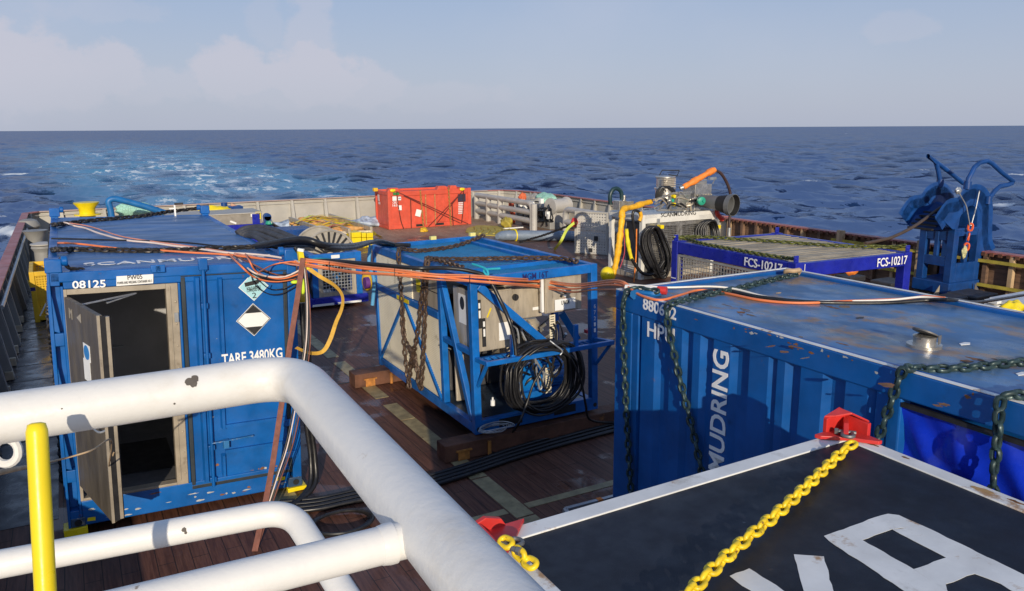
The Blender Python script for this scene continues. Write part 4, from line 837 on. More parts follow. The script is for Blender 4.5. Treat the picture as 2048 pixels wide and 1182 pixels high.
# ================================================================== machinery skid in a blue frame
UW = Fr(4.358, 8.828, .25, -.02, -.015, -.015); UWd, UL, UH = 1.926, 3.913, 2.091
uw = thing('machinery_skid', 'blue framed machinery skid with cream side panels and a big coil of black hose', 'machinery skid', UW)
c4 = lambda x, y: (700+x/2.4625, 450+y/2.4625)
def ul(x, y, xx=0): return UW.p(*c4(x, y), x=xx)
def uf(x, y, yy=0): return UW.p(*c4(x, y), y=yy)
def fbar(a, b, w_, h_=None, name='frame_bar', mt=BLUE2, bev=.006, up=(0,0,1)): m = MB(); m.bar(a, b, w_, h_, up); return m.build(name, mt, uw, smooth=0, bevel=bev)
pw_ = .10; h2 = pw_/2
for x_ in (h2, UWd-h2):
    for y_ in (h2, UL-h2): fbar((x_, y_, 0), (x_, y_, UH), pw_, name='corner_post')
for x_ in (h2, UWd-h2): fbar((x_, pw_, UH-.06), (x_, UL-pw_, UH-.06), pw_-.01, .115, 'top_beam'); fbar((x_, pw_, .07), (x_, UL-pw_, .07), pw_-.01, .13, 'base_beam')
for y_ in (h2, UL-h2): fbar((pw_, y_, UH-.062), (UWd-pw_, y_, UH-.062), pw_-.012, .118, 'top_beam')
yi = ul(446, 600).y; zm_ = ul(280, 375).z
for x_ in (h2, UWd-h2): fbar((x_, yi, .14), (x_, yi, UH-.12), .09, .09, 'upright')
fbar((h2-.01, yi+.05, zm_), (h2-.01, UL-.11, zm_), .08, .10, 'side_rail'); fbar((h2, pw_, ul(560, 620).z), (h2, yi-.05, ul(560, 620).z), .07, .07, 'side_rail')
fbar((h2-.012, yi-.05, UH-.15), (h2-.012, .14, .16), .075, .09, 'brace')
a, b = ul(262, 415, -.0), ul(150, 655); fbar((.02, a.y, zm_-.05), (.02, UL-.12, .16), .05, .06, 'brace'); fbar((.021, a.y-.05, zm_-.05), (.021, yi+.08, .16), .05, .06, 'brace')
a, b = uf(632, 300, .03), uf(955, 575, .03); fbar(a, b, .10, .07, 'brace', up=(0, 1, 0))
fbar((pw_, .05, .09), (UWd-pw_, .05, .09), .10, .18, 'base_beam'); fbar((pw_, UL-.05, .09), (UWd-pw_, UL-.05, .09), .09, .18, 'base_beam')
m = MB(); m.box(pw_, UWd-pw_, .12, UL-.12, .10, .125); m.build('drip_tray', mat('dark_tray', (.02, .035, .06), .35, var=.4), uw, smooth=0)  # tray in a mottled dark blue-grey
zr = uf(820, 640, .03).z; fbar((pw_, .06, zr), (UWd-pw_, .06, zr), .07, .07, 'cross_bar'); 
# cream louvred panels
CRM = mat('cream_louvre', (.82, .75, .57), .5, scale=2, var=.1, dirt=.15, dcol=(.34,.29,.19))
def louvre(y0, y1, z0, z1, x_=.03):
    m = MB(); m.box(x_, x_+.02, y0, y1, z0, z1); k = z0+.03
    while k < z1-.03: m.prism([(x_-.006, y0+.03, k), (x_-.0, y0+.03, k+.016), (x_-.0, y0+.03, k-.004)], (0, y1-y0-.06, 0)); k += .028
    return m.build('side_panel', CRM, uw, smooth=0)
ym = (yi+UL)/2; yq = ul(292, 250).y
louvre(yq, UL-.1, zm_+.06, UH-.13); louvre(yi+.05, ym-.004, .15, zm_-.055); louvre(ym+.004, UL-.1, .15, zm_-.055)
m = MB(); m.box(.04, .07, yi+.05, yq-.01, zm_+.06, UH-.13); dp = m.build('cabinet_door', STEEL, uw, smooth=0, bevel=.004)
m = MB(); m.box(.034, .0399, yi+.06, yq-.02, zm_+.3, zm_+.31); m.build('door_seam', RUBBER, dp, smooth=0)
for x_, y_, mt, w_, h_ in ((337, 295, YEL, .16, .22), (335, 240, LABEL, .14, .16)):
    q = ul(x_, y_, .04); plate('warning_label', mt, dp, [q+V((0, w_/2, -h_/2)), q+V((0, -w_/2, -h_/2)), q+V((0, -w_/2, h_/2)), q+V((0, w_/2, h_/2))], (-1, 0, 0))
q = ul(262, 375, -.02); plate('warning_label', YEL, uw, [(-.002, q.y+.33, zm_-.035), (-.002, q.y-.2, zm_-.035), (-.002, q.y-.2, zm_+.03), (-.002, q.y+.33, zm_+.03)], (-1, 0, 0))
m = MB()
for k in range(8): z_ = .25+k*.11; m.box(.024, .0299, yi+.06, yi+.1, z_, z_+.03) if k % 3 == 0 else None
m.build('panel_catch', INK, uw, smooth=0)
# top grating
m = MB(); k = .15
while k < UWd-.12: m.box(k, k+.012, .1, UL-.1, UH-.075, UH-.063); k += .047
k = .14
while k < UL-.12: m.box(.1, UWd-.1, k, k+.014, UH-.074, UH-.0645); k += .055
m.box(.1, UWd-.1, .1, UL-.1, UH-.12, UH-.115); m.build('grating', mat('grating_blue', (.008, .15, .36), .45), uw, smooth=0)
fbar((pw_, .75, UH-.05), (UWd-pw_, .75, UH-.05), .07, .07, 'cross_bar'); fbar((UWd-.32, .8, UH-.05), (UWd-.32, UL-.1, UH-.05), .06, .06, 'cross_bar')
for u, v in ((847, 474), (923, 467)): q = UW.p(u, v, z=UH); m = MB(); m.box(q.x-.05, q.x+.05, UL-.10, UL-.02, UH+.001, UH+.06); m.build('yellow_tag', mat('pale_yellow', (.75, .7, .25), .5), uw)
# electrical boxes
def ebox(x0, x1, y0, y1, z0, z1, name='electrical_box', mt=STEEL): m = MB(); m.box(x0, x1, y0, y1, z0, z1); m.box(x0+.012, x1-.012, y0-.018, y0-.001, z0+.012, z1-.012); return m.build(name, mt, uw, smooth=0, bevel=.005)
a, b = uf(622, 628, .12), uf(790, 335, .12); eb = ebox(a.x, b.x+.02, .12, .80, a.z, uf(622, 335, .12).z)
for x_, y_ in ((637, 440), (660, 530)):
    q = uf(x_, y_, .09); m = MB(); m.box(q.x-.025, q.x+.025, .085, .101, q.z-.19, q.z+.19); hd = m.build('door_handle', INK, eb, smooth=0); m = MB(); m.box(q.x-.013, q.x+.013, .078, .0849, q.z-.05, q.z+.05); m.box(q.x-.013, q.x+.013, .079, .0849, q.z+.08, q.z+.15); m.build('handle_lever', LABEL, hd, smooth=0)
q = uf(685, 432, .1); m = MB(); m.bar(q+V((-.03, 0, -.06)), q+V((.03, 0, .06)), .02, .004, (0, 1, 0)); m.build('yellow_mark', YEL, eb, smooth=0)
q = uf(760, 522, .1); plate('rating_plate', LABEL, eb, [q+V((-.08, 0, -.12)), q+V((.08, 0, -.12)), q+V((.08, 0, .12)), q+V((-.08, 0, .12))], (0, -1, 0))
q = UW.p(*c4(559, 415), x=a.x); plate('notice', LABEL, eb, [(a.x, .62, q.z-.2), (a.x, .38, q.z-.2), (a.x, .38, q.z+.2), (a.x, .62, q.z+.2)], (-1, 0, 0))
m = MB(); m.prism([(a.x-.008, .5+.07*math.cos(t), q.z+.08+.09*math.sin(t)) for t in np.linspace(0, math.tau, 18, endpoint=False)], (.002, 0, 0)); m.build('notice_symbol', INK, eb, smooth=0)
a, b = uf(762, 452, .30), uf(958, 262, .30); e2 = ebox(a.x, uf(945, 400, .30).x, .30, 1.2, uf(860, 460, .30).z, UH-.16)
q = uf(812, 355, .28); m = MB(); m.cyl(q+V((0, .0, 0)), q+V((0, -.03, 0)), .045, 16); m.box(q.x-.01, q.x+.01, q.y-.045, q.y-.03, q.z-.04, q.z+.04); m.build('rotary_switch', INK, e2)
q = uf(918, 410, .28); plate('small_label', LABEL, e2, [q+V((-.06, 0, -.02)), q+V((.06, 0, -.02)), q+V((.06, 0, .02)), q+V((-.06, 0, .02))], (0, -1, 0))
a = uf(962, 430, .10); e3 = ebox(a.x, uf(1140, 400, .10).x, .10, .62, uf(1000, 432, .10).z, UH-.14)
LAMPS = [(1040, 325, LABEL), (1056, 318, LABEL), (1038, 350, INK), (1056, 347, LABEL), (1040, 370, LABEL), (1056, 366, RED), (1072, 372, YEL), (1058, 335, INK)]
for x_, y_, mt in LAMPS: q = uf(x_, y_, .082); m = MB(); m.cyl(q, q+V((0, -.02, 0)), .018, 10); m.build('push_button', mt, e3)
m = MB(); q0, q1 = uf(1007, 422, .07), uf(1107, 380, .07); m.box(q0.x, q1.x, .055, .062, q0.z, q0.z+.15); np_ = m.build('name_plate', LABEL, e3, smooth=0)
text('UW04', 'name_plate_text', INK, np_, (q0.x+.1, .054, q0.z+.07), (q1.x-.1, .054, q0.z+.07), (0, 0, 1), .06, bold=.01)
m = MB(); q = uf(950, 350, .07); m.box(a.x-.05, a.x-.012, .11, .15, a.z, UH-.14); m.build('conduit', LABEL, uw, smooth=0)
# motor, manifold, brackets
q = uf(930, 740, .75); mo = MB(); mo.lathe([(.0, -.5), (.13, -.5), (.20, -.42), (.215, -.40), (.215, .32), (.2, .36), (.12, .46), (.05, .47), (.05, .6)], q, (1, .0, 0), 28); mot = mo.build('electric_motor', MOTOR, uw)
m = MB()
for k in range(24): an = k/24*math.tau; c_ = V((0, math.cos(an), math.sin(an))); m.bar(q+c_*.225+V((-.1, 0, 0)), q+c_*.225+V((.32, 0, 0)), .012, .03, c_)
m.build('cooling_fin', MOTOR, mot); m = MB(); m.box(q.x-.4, q.x+.4, q.y-.25, q.y+.25, .13, .25); m.build('motor_bed', BLUE2, uw, smooth=0)
m = MB(); a = uf(978, 700, .35); b = uf(978, 830, .35)
for x0, x1, y0, y1 in ((965, 990, 700, 830), (985, 1010, 440, 560)):
    a, b = uf(x0, y1, .33), uf(x1, y0, .33); k = a.z
    while k < b.z: m.box(a.x, b.x, .33, .345, k, k+.022); k += .035
    m.box(a.x, a.x+.012, .331, .3445, a.z, b.z); m.box(b.x-.012, b.x, .331, .3445, a.z, b.z)
m.build('slotted_bracket', CREAM, uw, smooth=0)
random.seed(3)
m = MB()
for k in range(14): x_ = random.uniform(.3, 1.5); y_ = random.uniform(.3, 1.4); z_ = random.uniform(.2, .9); m.tube(spline([(x_, y_, z_), (x_+random.uniform(-.2, .2), y_-.1, z_+.2), (x_+random.uniform(-.4, .4), y_, z_+random.uniform(.1, .4))], 4), random.uniform(.01, .022), 7)
m.build('pipework', HOSE, uw)
m = MB()
for k in range(10): x_ = random.uniform(.6, 1.7); z_ = random.uniform(.75, 1.2); y_ = random.uniform(.35, .6); m.cyl((x_, y_, z_), (x_+random.choice((0, .06)), y_-.05, z_+.06), .022, 10)
m.build('valve_fitting', STAIN, uw)
m = MB(); m.box(.16, .52, .95, yi-.08, .15, .95); m.build('hydraulic_tank', STEEL, uw, smooth=0, bevel=.02)
m = MB(); m.box(.72, .95, .5, .9, .75, 1.05); m.lathe([(.14, 0), (.15, .05), (.15, .45), (.1, .52)], (1.25, .75, .75), n=20); m.build('reservoir', STEEL, uw)
m = MB(); m.box(.3, 1.5, 1.5, UL-.3, .13, 1.6); m.build('generator_housing', mat('dark_housing', (.05, .05, .055), .5), uw, smooth=0, bevel=.02)
a = uf(1060, 480, .5); m = MB(); m.bar(uf(1040, 430, .6), uf(1120, 560, .5), .14, .1); m.build('bracket', MOTOR, uw, smooth=0)
q = uf(1178, 525, .3); m = MB(); m.box(q.x-.05, q.x+.05, .28, .36, q.z-.02, q.z+.03); m.build('red_button', RED, uw); 
# hose rail at the front
yo = -.27; z_ = uf(980, 632, yo).z; xl = uf(668, 690, yo).x; xr_ = uf(1298, 580, yo).x
fbar((xl, yo, z_), (xr_, yo, z_), .06, .06, 'hose_rail'); fbar((xl+.03, yo+.03, z_), (h2, -.0, z_), .055, .055, 'hose_rail'); fbar((xr_-.03, yo+.03, z_), (UWd-h2, 0, z_), .055, .055, 'hose_rail')
fbar((xl+.03, yo+.03, z_-.03), (h2, -.02, z_-.36), .04, .04, 'rail_brace'); fbar((xr_-.03, yo+.03, z_-.03), (UWd-h2, -.02, z_-.36), .04, .04, 'rail_brace')
for x_, y0, y1 in ((802, 650, 540), (1113, 595, 490)):
    q0, q1 = uf(x_, y0, yo+.06), uf(x_, y1, yo+.06); fbar((q0.x, yo+.06, z_), (q0.x, yo+.06, q1.z), .055, .055, 'hose_post')
m = MB(); q = V((uf(960, 600, yo).x, 0, z_)); 
for x_ in np.arange(.15, UWd-.2, .09): m.bar((x_, -.01, z_+.0), (x_, yo+.03, z_+.0), .01)
m.build('rail_mesh', BLUE2, uw, smooth=0)
a = uf(850, 250, -.004); b = uf(975, 236, -.004); b.z = a.z; text('MGM 16T', 'weight_marking', INKNAVY, uw, V((a.x, -.004, UH-.105)), V((b.x, -.004, UH-.105)), (0, 0, 1), .085, bold=.01)
for k, ch in enumerate('672-1'): text(ch, 'frame_number', LETTER, uw, (UWd-.065, -.003, UH-.62-k*.085), (UWd-.035, -.003, UH-.62-k*.085), (0, 0, 1), .055)
for x_, s_ in ((.35, 0), (1.2, 0)): m = MB(); m.box(x_, x_+.35, -.003, .01, .04, .15); m.build('fork_pocket', INTERD, uw, smooth=0)
m = MB(); m.cyl((.05, -.004, .07), (.05, .002, .07), .03, 12); m.cyl((UWd-.05, -.004, .07), (UWd-.05, .002, .07), .03, 12); m.build('lifting_hole', INTERD, uw)
# hose coil on the rail
random.seed(11); m = MB(); cx = uf(945, 740, yo+.12).x; zt_ = z_+.10; zb_ = uf(945, 932, yo+.1).z
for k in range(22):
    r0 = .485+random.uniform(-.05, .04); cz = (zt_+zb_)/2+random.uniform(-.03, .06); hh = (zt_-zb_)/2*random.uniform(.82, 1.04); y_ = yo+.02+random.uniform(-.05, .22); ph = random.uniform(-.1, .1)
    pts = []
    for an in np.linspace(0, math.tau, 26, endpoint=False):
        s_ = math.sin(an); z2 = cz+hh*(abs(s_)**.8*(1 if s_ > 0 else -1)); z2 = min(z2, zt_+.05*random.random()); pts.append((cx+ph+r0*(math.cos(an)*(1.0 if s_ < .3 else 1.05)), y_+.03*math.sin(3*an+k)-.04*(s_ < 0)*s_, z2))
    m.tube(spline(pts, 2, True), .0165, 7, closed=True)
tag(xf(m, UW.M).build('hose_coil', HOSE, smooth=60), 'big hanging coil of black hose on the front rail of the blue machinery skid', 'hose')
cable([UW.w(*uf(1050, 600, yo-.03)), UW.w(*uf(1100, 680, yo-.05)), UW.w(*uf(1140, 780, yo-.05)), UW.w(*uf(1160, 880, yo-.05)), UW.w(*uf(1185, 960, yo+.05)), P(1230, 845, z=.06)], .017, HOSE, 'black hose end dropping from the coil to the right of the blue skid', 'hose', 'hose')
cable([UW.w(*uf(960, 690, yo-.06)), UW.w(*uf(905, 780, yo-.08)), UW.w(*uf(870, 880, yo-.08)), UW.w(*uf(830, 980, yo-.1)), P(1010, 880, z=.05), P(960, 925, z=.03), P(900, 945, z=.03)], .017, HOSE, 'black hose end dropping from the coil to the deck in front of the blue skid', 'hose', 'hose')
cable([UW.w(*uf(985, 570, yo-.02)), UW.w(*uf(1010, 590, yo-.06)), UW.w(*uf(1045, 620, yo-.06)), UW.w(*uf(1035, 640, yo-.05))], .011, GALV, 'grey tie wrapped round the black hose coil on the blue skid', 'tie', 'tie')
m = MB()
for k in range(6): c_ = uf(700, 915, -.1); m.tube(spline([(c_.x+.0+.16*math.cos(an)*(1+.12*k), -.12+.12*math.sin(an)-.02*k, .09+.012*k+.02*math.sin(an*2+k)) for an in np.linspace(0, math.tau, 14, endpoint=False)], 3, True), .006, 6, closed=True)
m = xf(m, UW.M); tag(m.build('cable_coil', GALV), 'small coil of pale grey cable at the foot of the blue skid corner', 'cable')
q = UW.w(*uf(703, 870, -.12)); m = MB(); m.cyl(q+V((0, 0, -.05)), q+V((0, 0, .02)), .03, 12); m.cyl(q+V((0, 0, .02)), q+V((0, 0, .06)), .012, 8); tag(m.build('plug', LABEL), 'white plug on top of the small pale cable coil', 'plug')
# chains over the skid
us = lambda x, y: UW.M @ ul(x, y, -.05); ut = lambda x, y, h=.03: UW.M @ UW.p(*c4(x, y), z=UH+h)
ku = dict(Ln=.125, Wd=.086, r=.017, ring=6, seg=4)
m = MB(); m.chain([ut(655, 52), ut(560, 90, -.02), ut(470, 112, -.03), ut(340, 126, -.02), ut(262, 118)]+[us(240, 125), us(243, 200), us(250, 300), us(258, 420), us(265, 560), us(278, 700), us(292, 790)], **ku); tag(m.build('lashing_chain', CHAINB), 'rusty chain over the far part of the blue skid hanging down the cream panels', 'chain')
m = MB(); m.chain([ut(1112, 180), ut(1040, 165), ut(900, 162), ut(700, 165), ut(500, 168), ut(400, 165)]+[us(376, 172), us(368, 260), us(352, 370), us(340, 480), us(325, 580), us(305, 650), us(295, 740), us(285, 790)], **ku); tag(m.build('lashing_chain', CHAINB), 'rusty chain along the front of the blue skid top and down its cream side', 'chain')
m = MB(); m.chain([ut(550, 208), ut(480, 185), ut(420, 170)]+[us(382, 182), us(375, 300), us(370, 420), us(365, 560), us(358, 700), us(350, 800)], **ku); tag(m.build('lashing_chain', CHAINB), 'rusty chain hanging nearest the front upright of the blue skid', 'chain')
m = MB(); m.chain([us(255, 400), us(262, 520), us(285, 600), us(312, 640), us(330, 700), us(340, 790), us(352, 805)], **ku); m.chain([us(300, 610), us(320, 660), us(305, 690)], Ln=.16, r=.022); tag(m.build('lashing_chain', CHAINB), 'knotted rusty chain with a heavy hook in the middle of the cream panels', 'chain')
# timber-like rusty beams under it
for x0, x1, y0, y1, lb in ((3.86, 6.95, 8.70, 8.97, 'rusty steel beam under the near end of the blue machinery skid'), (3.82, 6.9, 12.18, 12.50, 'rusty steel beam under the far end of the blue machinery skid')):
    b_ = thing('support_beam', lb, 'beam', loc=((x0+x1)/2, (y0+y1)/2, 0)); o = V(((x0+x1)/2, (y0+y1)/2, 0)); m = MB()
    hx, hy_ = (x1-x0)/2, (y1-y0)/2; m.box(-hx, hx, -hy_, hy_, .008, .235); m.build('beam', RUSTB, b_, smooth=0, bevel=.008)
    RS = mat('fresh_rust', (.42, .17, .035), .7, var=.4, scale=10)
    for xx in (-hx+.18, hx-.25): m = MB(); m.box(xx, xx+.16, -hy_-.012, -hy_-.001, .01, .13); m.box(xx-.03, xx+.19, -hy_-.03, -hy_-.001, .13, .15); m.build('welded_bracket', RS, b_, smooth=0)
    m = MB(); m.cyl((-hx+.62, -hy_-.03, .01), (-hx+.62, -hy_-.03, .2), .025, 10); m.build('rusty_pin', RS, b_)
# bundles spanning to the HPU container
dU = dep(UW.w(0, -.1, UH)); dUr = dep(UW.w(UWd, -.1, UH)); dH = dep(HP.w(.1, 0, HH))
base = [(606, 524, dL-.12), (660, 532, dL-.1), (720, 540, (dL*2+dU)/3), (790, 545, (dL+dU*2)/3), (870, 553, dU-.1), (940, 558, dU-.15), (1010, 562, dU-.1), (1080, 568, dUr-.1), (1140, 575, dUr-.5), (1185, 574, dUr-1.2), (1220, 570, dH+.4), (1245, 571, dH)]
def bundle(off, r, mt, label, tail):
    random.seed(len(label)); cable([P(u+random.uniform(-3, 3), v+off+random.uniform(-2.5, 2.5), d=d) for u, v, d in base]+[HP.M @ HP.p(u, v, z=HH+h) for u, v, h in tail], r, mt, label)
tl1 = [(1280, 590, .01), (1320, 600, .01), (1360, 590, .005), (1400, 580, -.03), (1450, 586, -.022), (1520, 600, -.022), (1600, 606, -.022), (1700, 602, -.022), (1800, 598, -.022), (1850, 593, .0), (1890, 596, .01)]
bundle(-3, .013, ORANGE, 'orange cable of the bundle that ends snaking over the HPU container roof', tl1)
bundle(2, .012, ORANGE, 'lower orange cable of the bundle between the two blue containers', [(1262, 577, .02)])
bundle(7, .012, mat('brown_orange_cable', (.45, .15, .07), .5), 'brownish orange cable lowest in the bundle in front of the machinery skid', [(1258, 579, .02)])
bundle(-7, .011, mat('dull_orange_cable', (.55, .2, .1), .5), 'dull orange cable uppermost in the bundle in front of the machinery skid', [(1262, 574, .02)])
cable([P(1230, 566, d=dH+.2)]+[HP.M @ HP.p(u, v, z=HH+h) for u, v, h in ((1290, 572, .03), (1340, 575, .02), (1420, 573, .015), (1470, 578, -.0), (1530, 593, -.022), (1600, 602, -.022), (1700, 602, -.022), (1780, 600, -.022), (1840, 594, .0), (1880, 597, .01))], .011, WCABLE, 'white cable running across the HPU container roof')
cable([HP.M @ HP.p(u, v, z=HH+h) for u, v, h in ((1380, 590, -.022), (1440, 580, -.022), (1520, 594, -.022), (1620, 604, -.022), (1760, 606, -.022), (1860, 600, .0), (1910, 600, .02))]+[P(1960, 604, x=9.5), P(2048, 590, x=12.)], .02, HOSE, 'black hose running across the HPU container roof towards the starboard side', 'hose', 'hose')
tie = mat('cable_tie', (.03, .03, .03), .5)
m = MB()
for u, v, d in base[1:9:2]: m.tube([P(u, v, d=d)+(CR*.0+CU*math.cos(a)+CF*math.sin(a))*.05 for a in np.linspace(0, math.tau, 12, endpoint=False)], .004, 5, closed=True); m.tube([P(u, v, d=d)-CU*.045, P(u, v, d=d)-CU*.13], .003, 5)
tag(m.build('cable_tie', tie, local=None), 'black cable ties round the orange bundle in front of the skid', 'cable tie', None, 'stuff')
# black power cables
cable([PW.M @ V((W_-.22, 1.0, H_+.05)), P(600, 478, d=dL+.3), P(650, 490, d=dL+.4), P(700, 492, d=dU+.4), P(745, 484, d=dU+2.2), UW.w(.1, UL-.3, UH+.03), UW.w(.5, UL-.5, UH-.0)], .036, HOSE, 'very thick black cable sagging from the 08125 container to the skid top', n=10)
cable([PW.M @ V((W_-.15, 1.25, H_+.04)), P(610, 485, d=dL+.6), P(660, 496, d=dL+.5), P(710, 495, d=dU+.6), P(755, 482, d=dU+2.2), UW.w(.25, UL-.4, UH+.03)], .03, HOSE, 'second thick black cable sagging just below the first one', n=10)
cable([P(590, 495, d=dL), P(615, 520, d=dL), P(660, 522, d=dL+.1), P(740, 528, d=(dL+dU)/2), P(830, 536, d=dU-.06), P(890, 536, d=dU-.1), P(940, 542, d=dU-.1), P(975, 556, d=dU-.12), P(1000, 600, d=dU-.1), P(1018, 640, d=dU-.15), P(1028, 675, d=dU-.12), P(1032, 710, d=dU-.1)], .026, HOSE, 'black cable running over the front beam of the skid and down past the electrical boxes', n=10)
m = MB(); m.tube(spline([P(945, 528, d=dU), P(972, 538, d=dU-.12), P(976, 552, d=dU-.14), P(968, 540, d=dU-.1), P(1000, 537, d=dU)], 4), .015, 8); tag(m.build('teal_tie', TEAL), 'turquoise rope tie holding the black cable to the skid top beam', 'rope')
cable([P(600, 524, d=dL+.05), P(640, 518, d=dL+.2), P(690, 524, d=dL+.6), P(720, 527, d=dL+.9)], .016, TEAL, 'turquoise rope along the black cable beside the 08125 container corner', 'rope', 'rope')
cable([P(741, 490, d=dU+2.4), P(738, 530, d=dU+2.4), P(748, 560, d=dU+2.3), P(745, 610, d=dU+2.4)], .03, mat('light_blue_web', (.1, .35, .62), .6), 'light blue sling hanging at the far left post of the skid', 'sling', 'sling')
# lumpy grey sleeve of hoses at the roof edge
SL = [[(474, 467, .02), (490, 458, .08), (520, 455, .12), (555, 464, .12), (590, 478, .10)], [(480, 469, .02), (500, 461, .08), (530, 464, .10), (565, 477, .10), (592, 484, .08)], [(486, 470, .02), (505, 466, .06), (530, 475, .08), (560, 486, .08), (588, 489, .06)], [(492, 472, .02), (510, 473, .05), (532, 486, .05), (556, 493, .05), (582, 494, .05)]]
for i, pts in enumerate(SL):
    cable([top(*q) for q in pts]+[P(625, 487+i*3, d=dL+.75)], .047-.003*i, SLEEVE, ['grey padded hose sleeve lying farthest up on the 08125 roof edge', 'second grey padded hose sleeve on the 08125 roof edge', 'third grey padded hose sleeve on the 08125 roof edge', 'grey padded hose sleeve nearest the corner lug on the 08125 roof'][i], 'hose_sleeve', 'hose', 10)
# hoses lying on the deck
for i in range(4):
    random.seed(40+i); cable([P(u, v+i*7-6, z=.035) for u, v in ((560, 1010), (640, 1002), (720, 985), (840, 962), (930, 936), (1020, 905), (1110, 878), (1190, 856), (1260, 838))], .028, HOSE, ['farthest black hose of the bundle crossing the deck', 'second farthest black hose of the bundle crossing the deck', 'second nearest black hose of the bundle crossing the deck', 'nearest black hose of the bundle crossing the deck'][i], 'hose', 'hose', 8)
m = MB()
for k in range(3): c_ = P(680, 1045, z=.03+.03*k); m.tube(spline([c_+V((.32*math.cos(a)+.02*k, .25*math.sin(a), 0)) for a in np.linspace(0, math.tau, 14, endpoint=False)], 3, True), .018, 7, closed=True)
tag(m.build('hose_coil', HOSE), 'small coil of black hose lying on the deck behind the white rail', 'hose')
m = MB(); a, b, c, d_ = P(1130, 1020, z=.10), P(1265, 985, z=.10), P(1290, 1010, z=.10), P(1150, 1050, z=.10)
for p_, q_ in ((a, b), (b, c), (c, d_), (d_, a)): m.bar(p_, q_, .05, .05)
for p_ in (a, b, c, d_): m.bar(p_, (p_.x, p_.y, .004), .04, .04)
tag(m.build('aluminium_frame', GALV, smooth=0, bevel=.004), 'low galvanised steel frame on the deck beside the dark container', 'frame')
m = MB(); q = a.lerp(b, .5); m.box(q.x-.03, q.x+.03, q.y-.03, q.y+.03, q.z-.026, q.z+.03); tag(m.build('orange_tape', ORANGE2), 'band of orange tape on the low galvanised frame', 'tape')
# ================================================================== navy open frame with grating top
FC = Fr(8.961, 7.773, 0, -.061, .002, -.007); FW, FL, FH = 2.412, 2.889, 2.284
fc = thing('transport_frame', 'navy blue open frame with timber grating top marked FCS-10217', 'transport frame', FC)
c1 = lambda x, y: (1320+x/2.813, 300+y/2.813)
def fb(a, b, w_, h_=None, name='frame_bar', mt=NAVY): m = MB(); m.bar(a, b, w_, h_); return m.build(name, mt, fc, smooth=0, bevel=.008)
for x_ in (.075, FW-.075):
    for y_ in (.075, FL-.075): fb((x_, y_, 0), (x_, y_, FH), .15, name='corner_post')
for x_ in (.06, FW-.06): fb((x_, .15, FH-.11), (x_, FL-.15, FH-.11), .10, .20, 'top_beam'); fb((x_, .15, .1), (x_, FL-.15, .1), .10, .2, 'base_beam')
for y_ in (.06, FL-.06): fb((.15, y_, FH-.112), (FW-.15, y_, FH-.112), .10, .202, 'top_beam'); fb((.15, y_, .1), (FW-.15, y_, .1), .10, .2, 'base_beam')
m = MB(); k = .12
while k < FL-.14: m.box(.11, FW-.11, k, k+.052, FH-.045, FH-.02+random.uniform(-.004, .004)); k += .066
m.build('grating', GRATE, fc, smooth=0)
m = MB(); m.box(.012, .03, .16, .20, .3, FH-.23); m.box(.012, .03, FL-.2, FL-.155, .3, FH-.23); m.box(.012, .03, .2, FL-.2, FH-.26, FH-.225); m.build('mesh_frame', MESH, fc, smooth=0)
m = MB(); k = .2
while k < FL-.2: m.box(.02, .026, k, k+.012, .3, FH-.26); k += .07
k = .3
while k < FH-.27: m.box(.019, .0255, .2, FL-.2, k, k+.012); k += .07
m.build('wire_mesh', MESH, fc, smooth=0)
m = MB(); m.box(.5, 2.0, .9, FL-.5, .2, 1.55); m.box(.6, 1.2, .4, .8, .2, 1.1); m.build('load', mat('dark_load', (.03, .03, .035), .5, var=.4), fc, smooth=0, bevel=.02)
m = MB()
for k in range(9): m.tube(spline([(random.uniform(.3, .5), random.uniform(.4, 2.4), random.uniform(.9, 1.9)) for _ in range(4)], 5), .02, 6)
m.build('hoses', mat('pale_hose', (.3, .29, .27), .5, var=.4), fc)
fb((.9, .8, 0), (.9, .8, FH-.2), .1, name='inner_post')
a, b = FC.p(*c1(475, 638), x=-.004), FC.p(*c1(688, 672), x=-.004); zc = FH-.19; text('FCS-10217', 'marking', LETTER, fc, V((-.004, a.y, zc+.01)), V((-.004, b.y, zc+.01)), (0, 0, 1), .135, bold=.012)
a, b = FC.p(*c1(1222, 640), y=-.004), FC.p(*c1(1390, 612), y=-.004); text('FCS-10217', 'marking', LETTER, fc, V((a.x, -.004, zc+.01)), V((b.x, -.004, zc+.01)), (0, 0, 1), .135, bold=.012)
for (x0, x1, y0, y1) in ((-.003, .001, FL-.14, FL-.01), (FW-.14, FW-.01, -.003, .001)):
    for z_ in (1.42, 1.62): m = MB(); m.box(x0, x1, y0, y1, z_, z_+.018); m.build('white_stripe', LETTER, fc, smooth=0)
m = MB(); m.box(.16, .168, -.014, -.0085, FH-.2, FH-.02); m.build('weld_line', LETTER, fc, smooth=0)
for x_, y_ in ((.05, .05), (FW-.05, .05), (.05, FL-.05), (FW-.05, FL-.05)): m = MB(); m.box(x_-.04, x_+.04, y_-.012, y_+.012, FH+.001, FH+.10); m.cyl((x_, y_-.02, FH+.06), (x_, y_+.02, FH+.06), .03, 10); m.build('lifting_eye', NAVY, fc, bevel=.004)
ft = lambda x, y, h=.02: FC.M @ FC.p(*c1(x, y), z=FH+h)
kf = dict(Ln=.105, Wd=.072, r=.015, ring=5, seg=4)
m = MB(); m.chain([ft(85, 492, .05), ft(150, 500), ft(250, 528), ft(400, 556), ft(560, 585), ft(690, 605), ft(762, 612, .05)], **kf); tag(m.build('lashing_chain', CHAINY, smooth=60), 'yellow and black chain along the near left edge of the FCS-10217 frame top', 'chain')
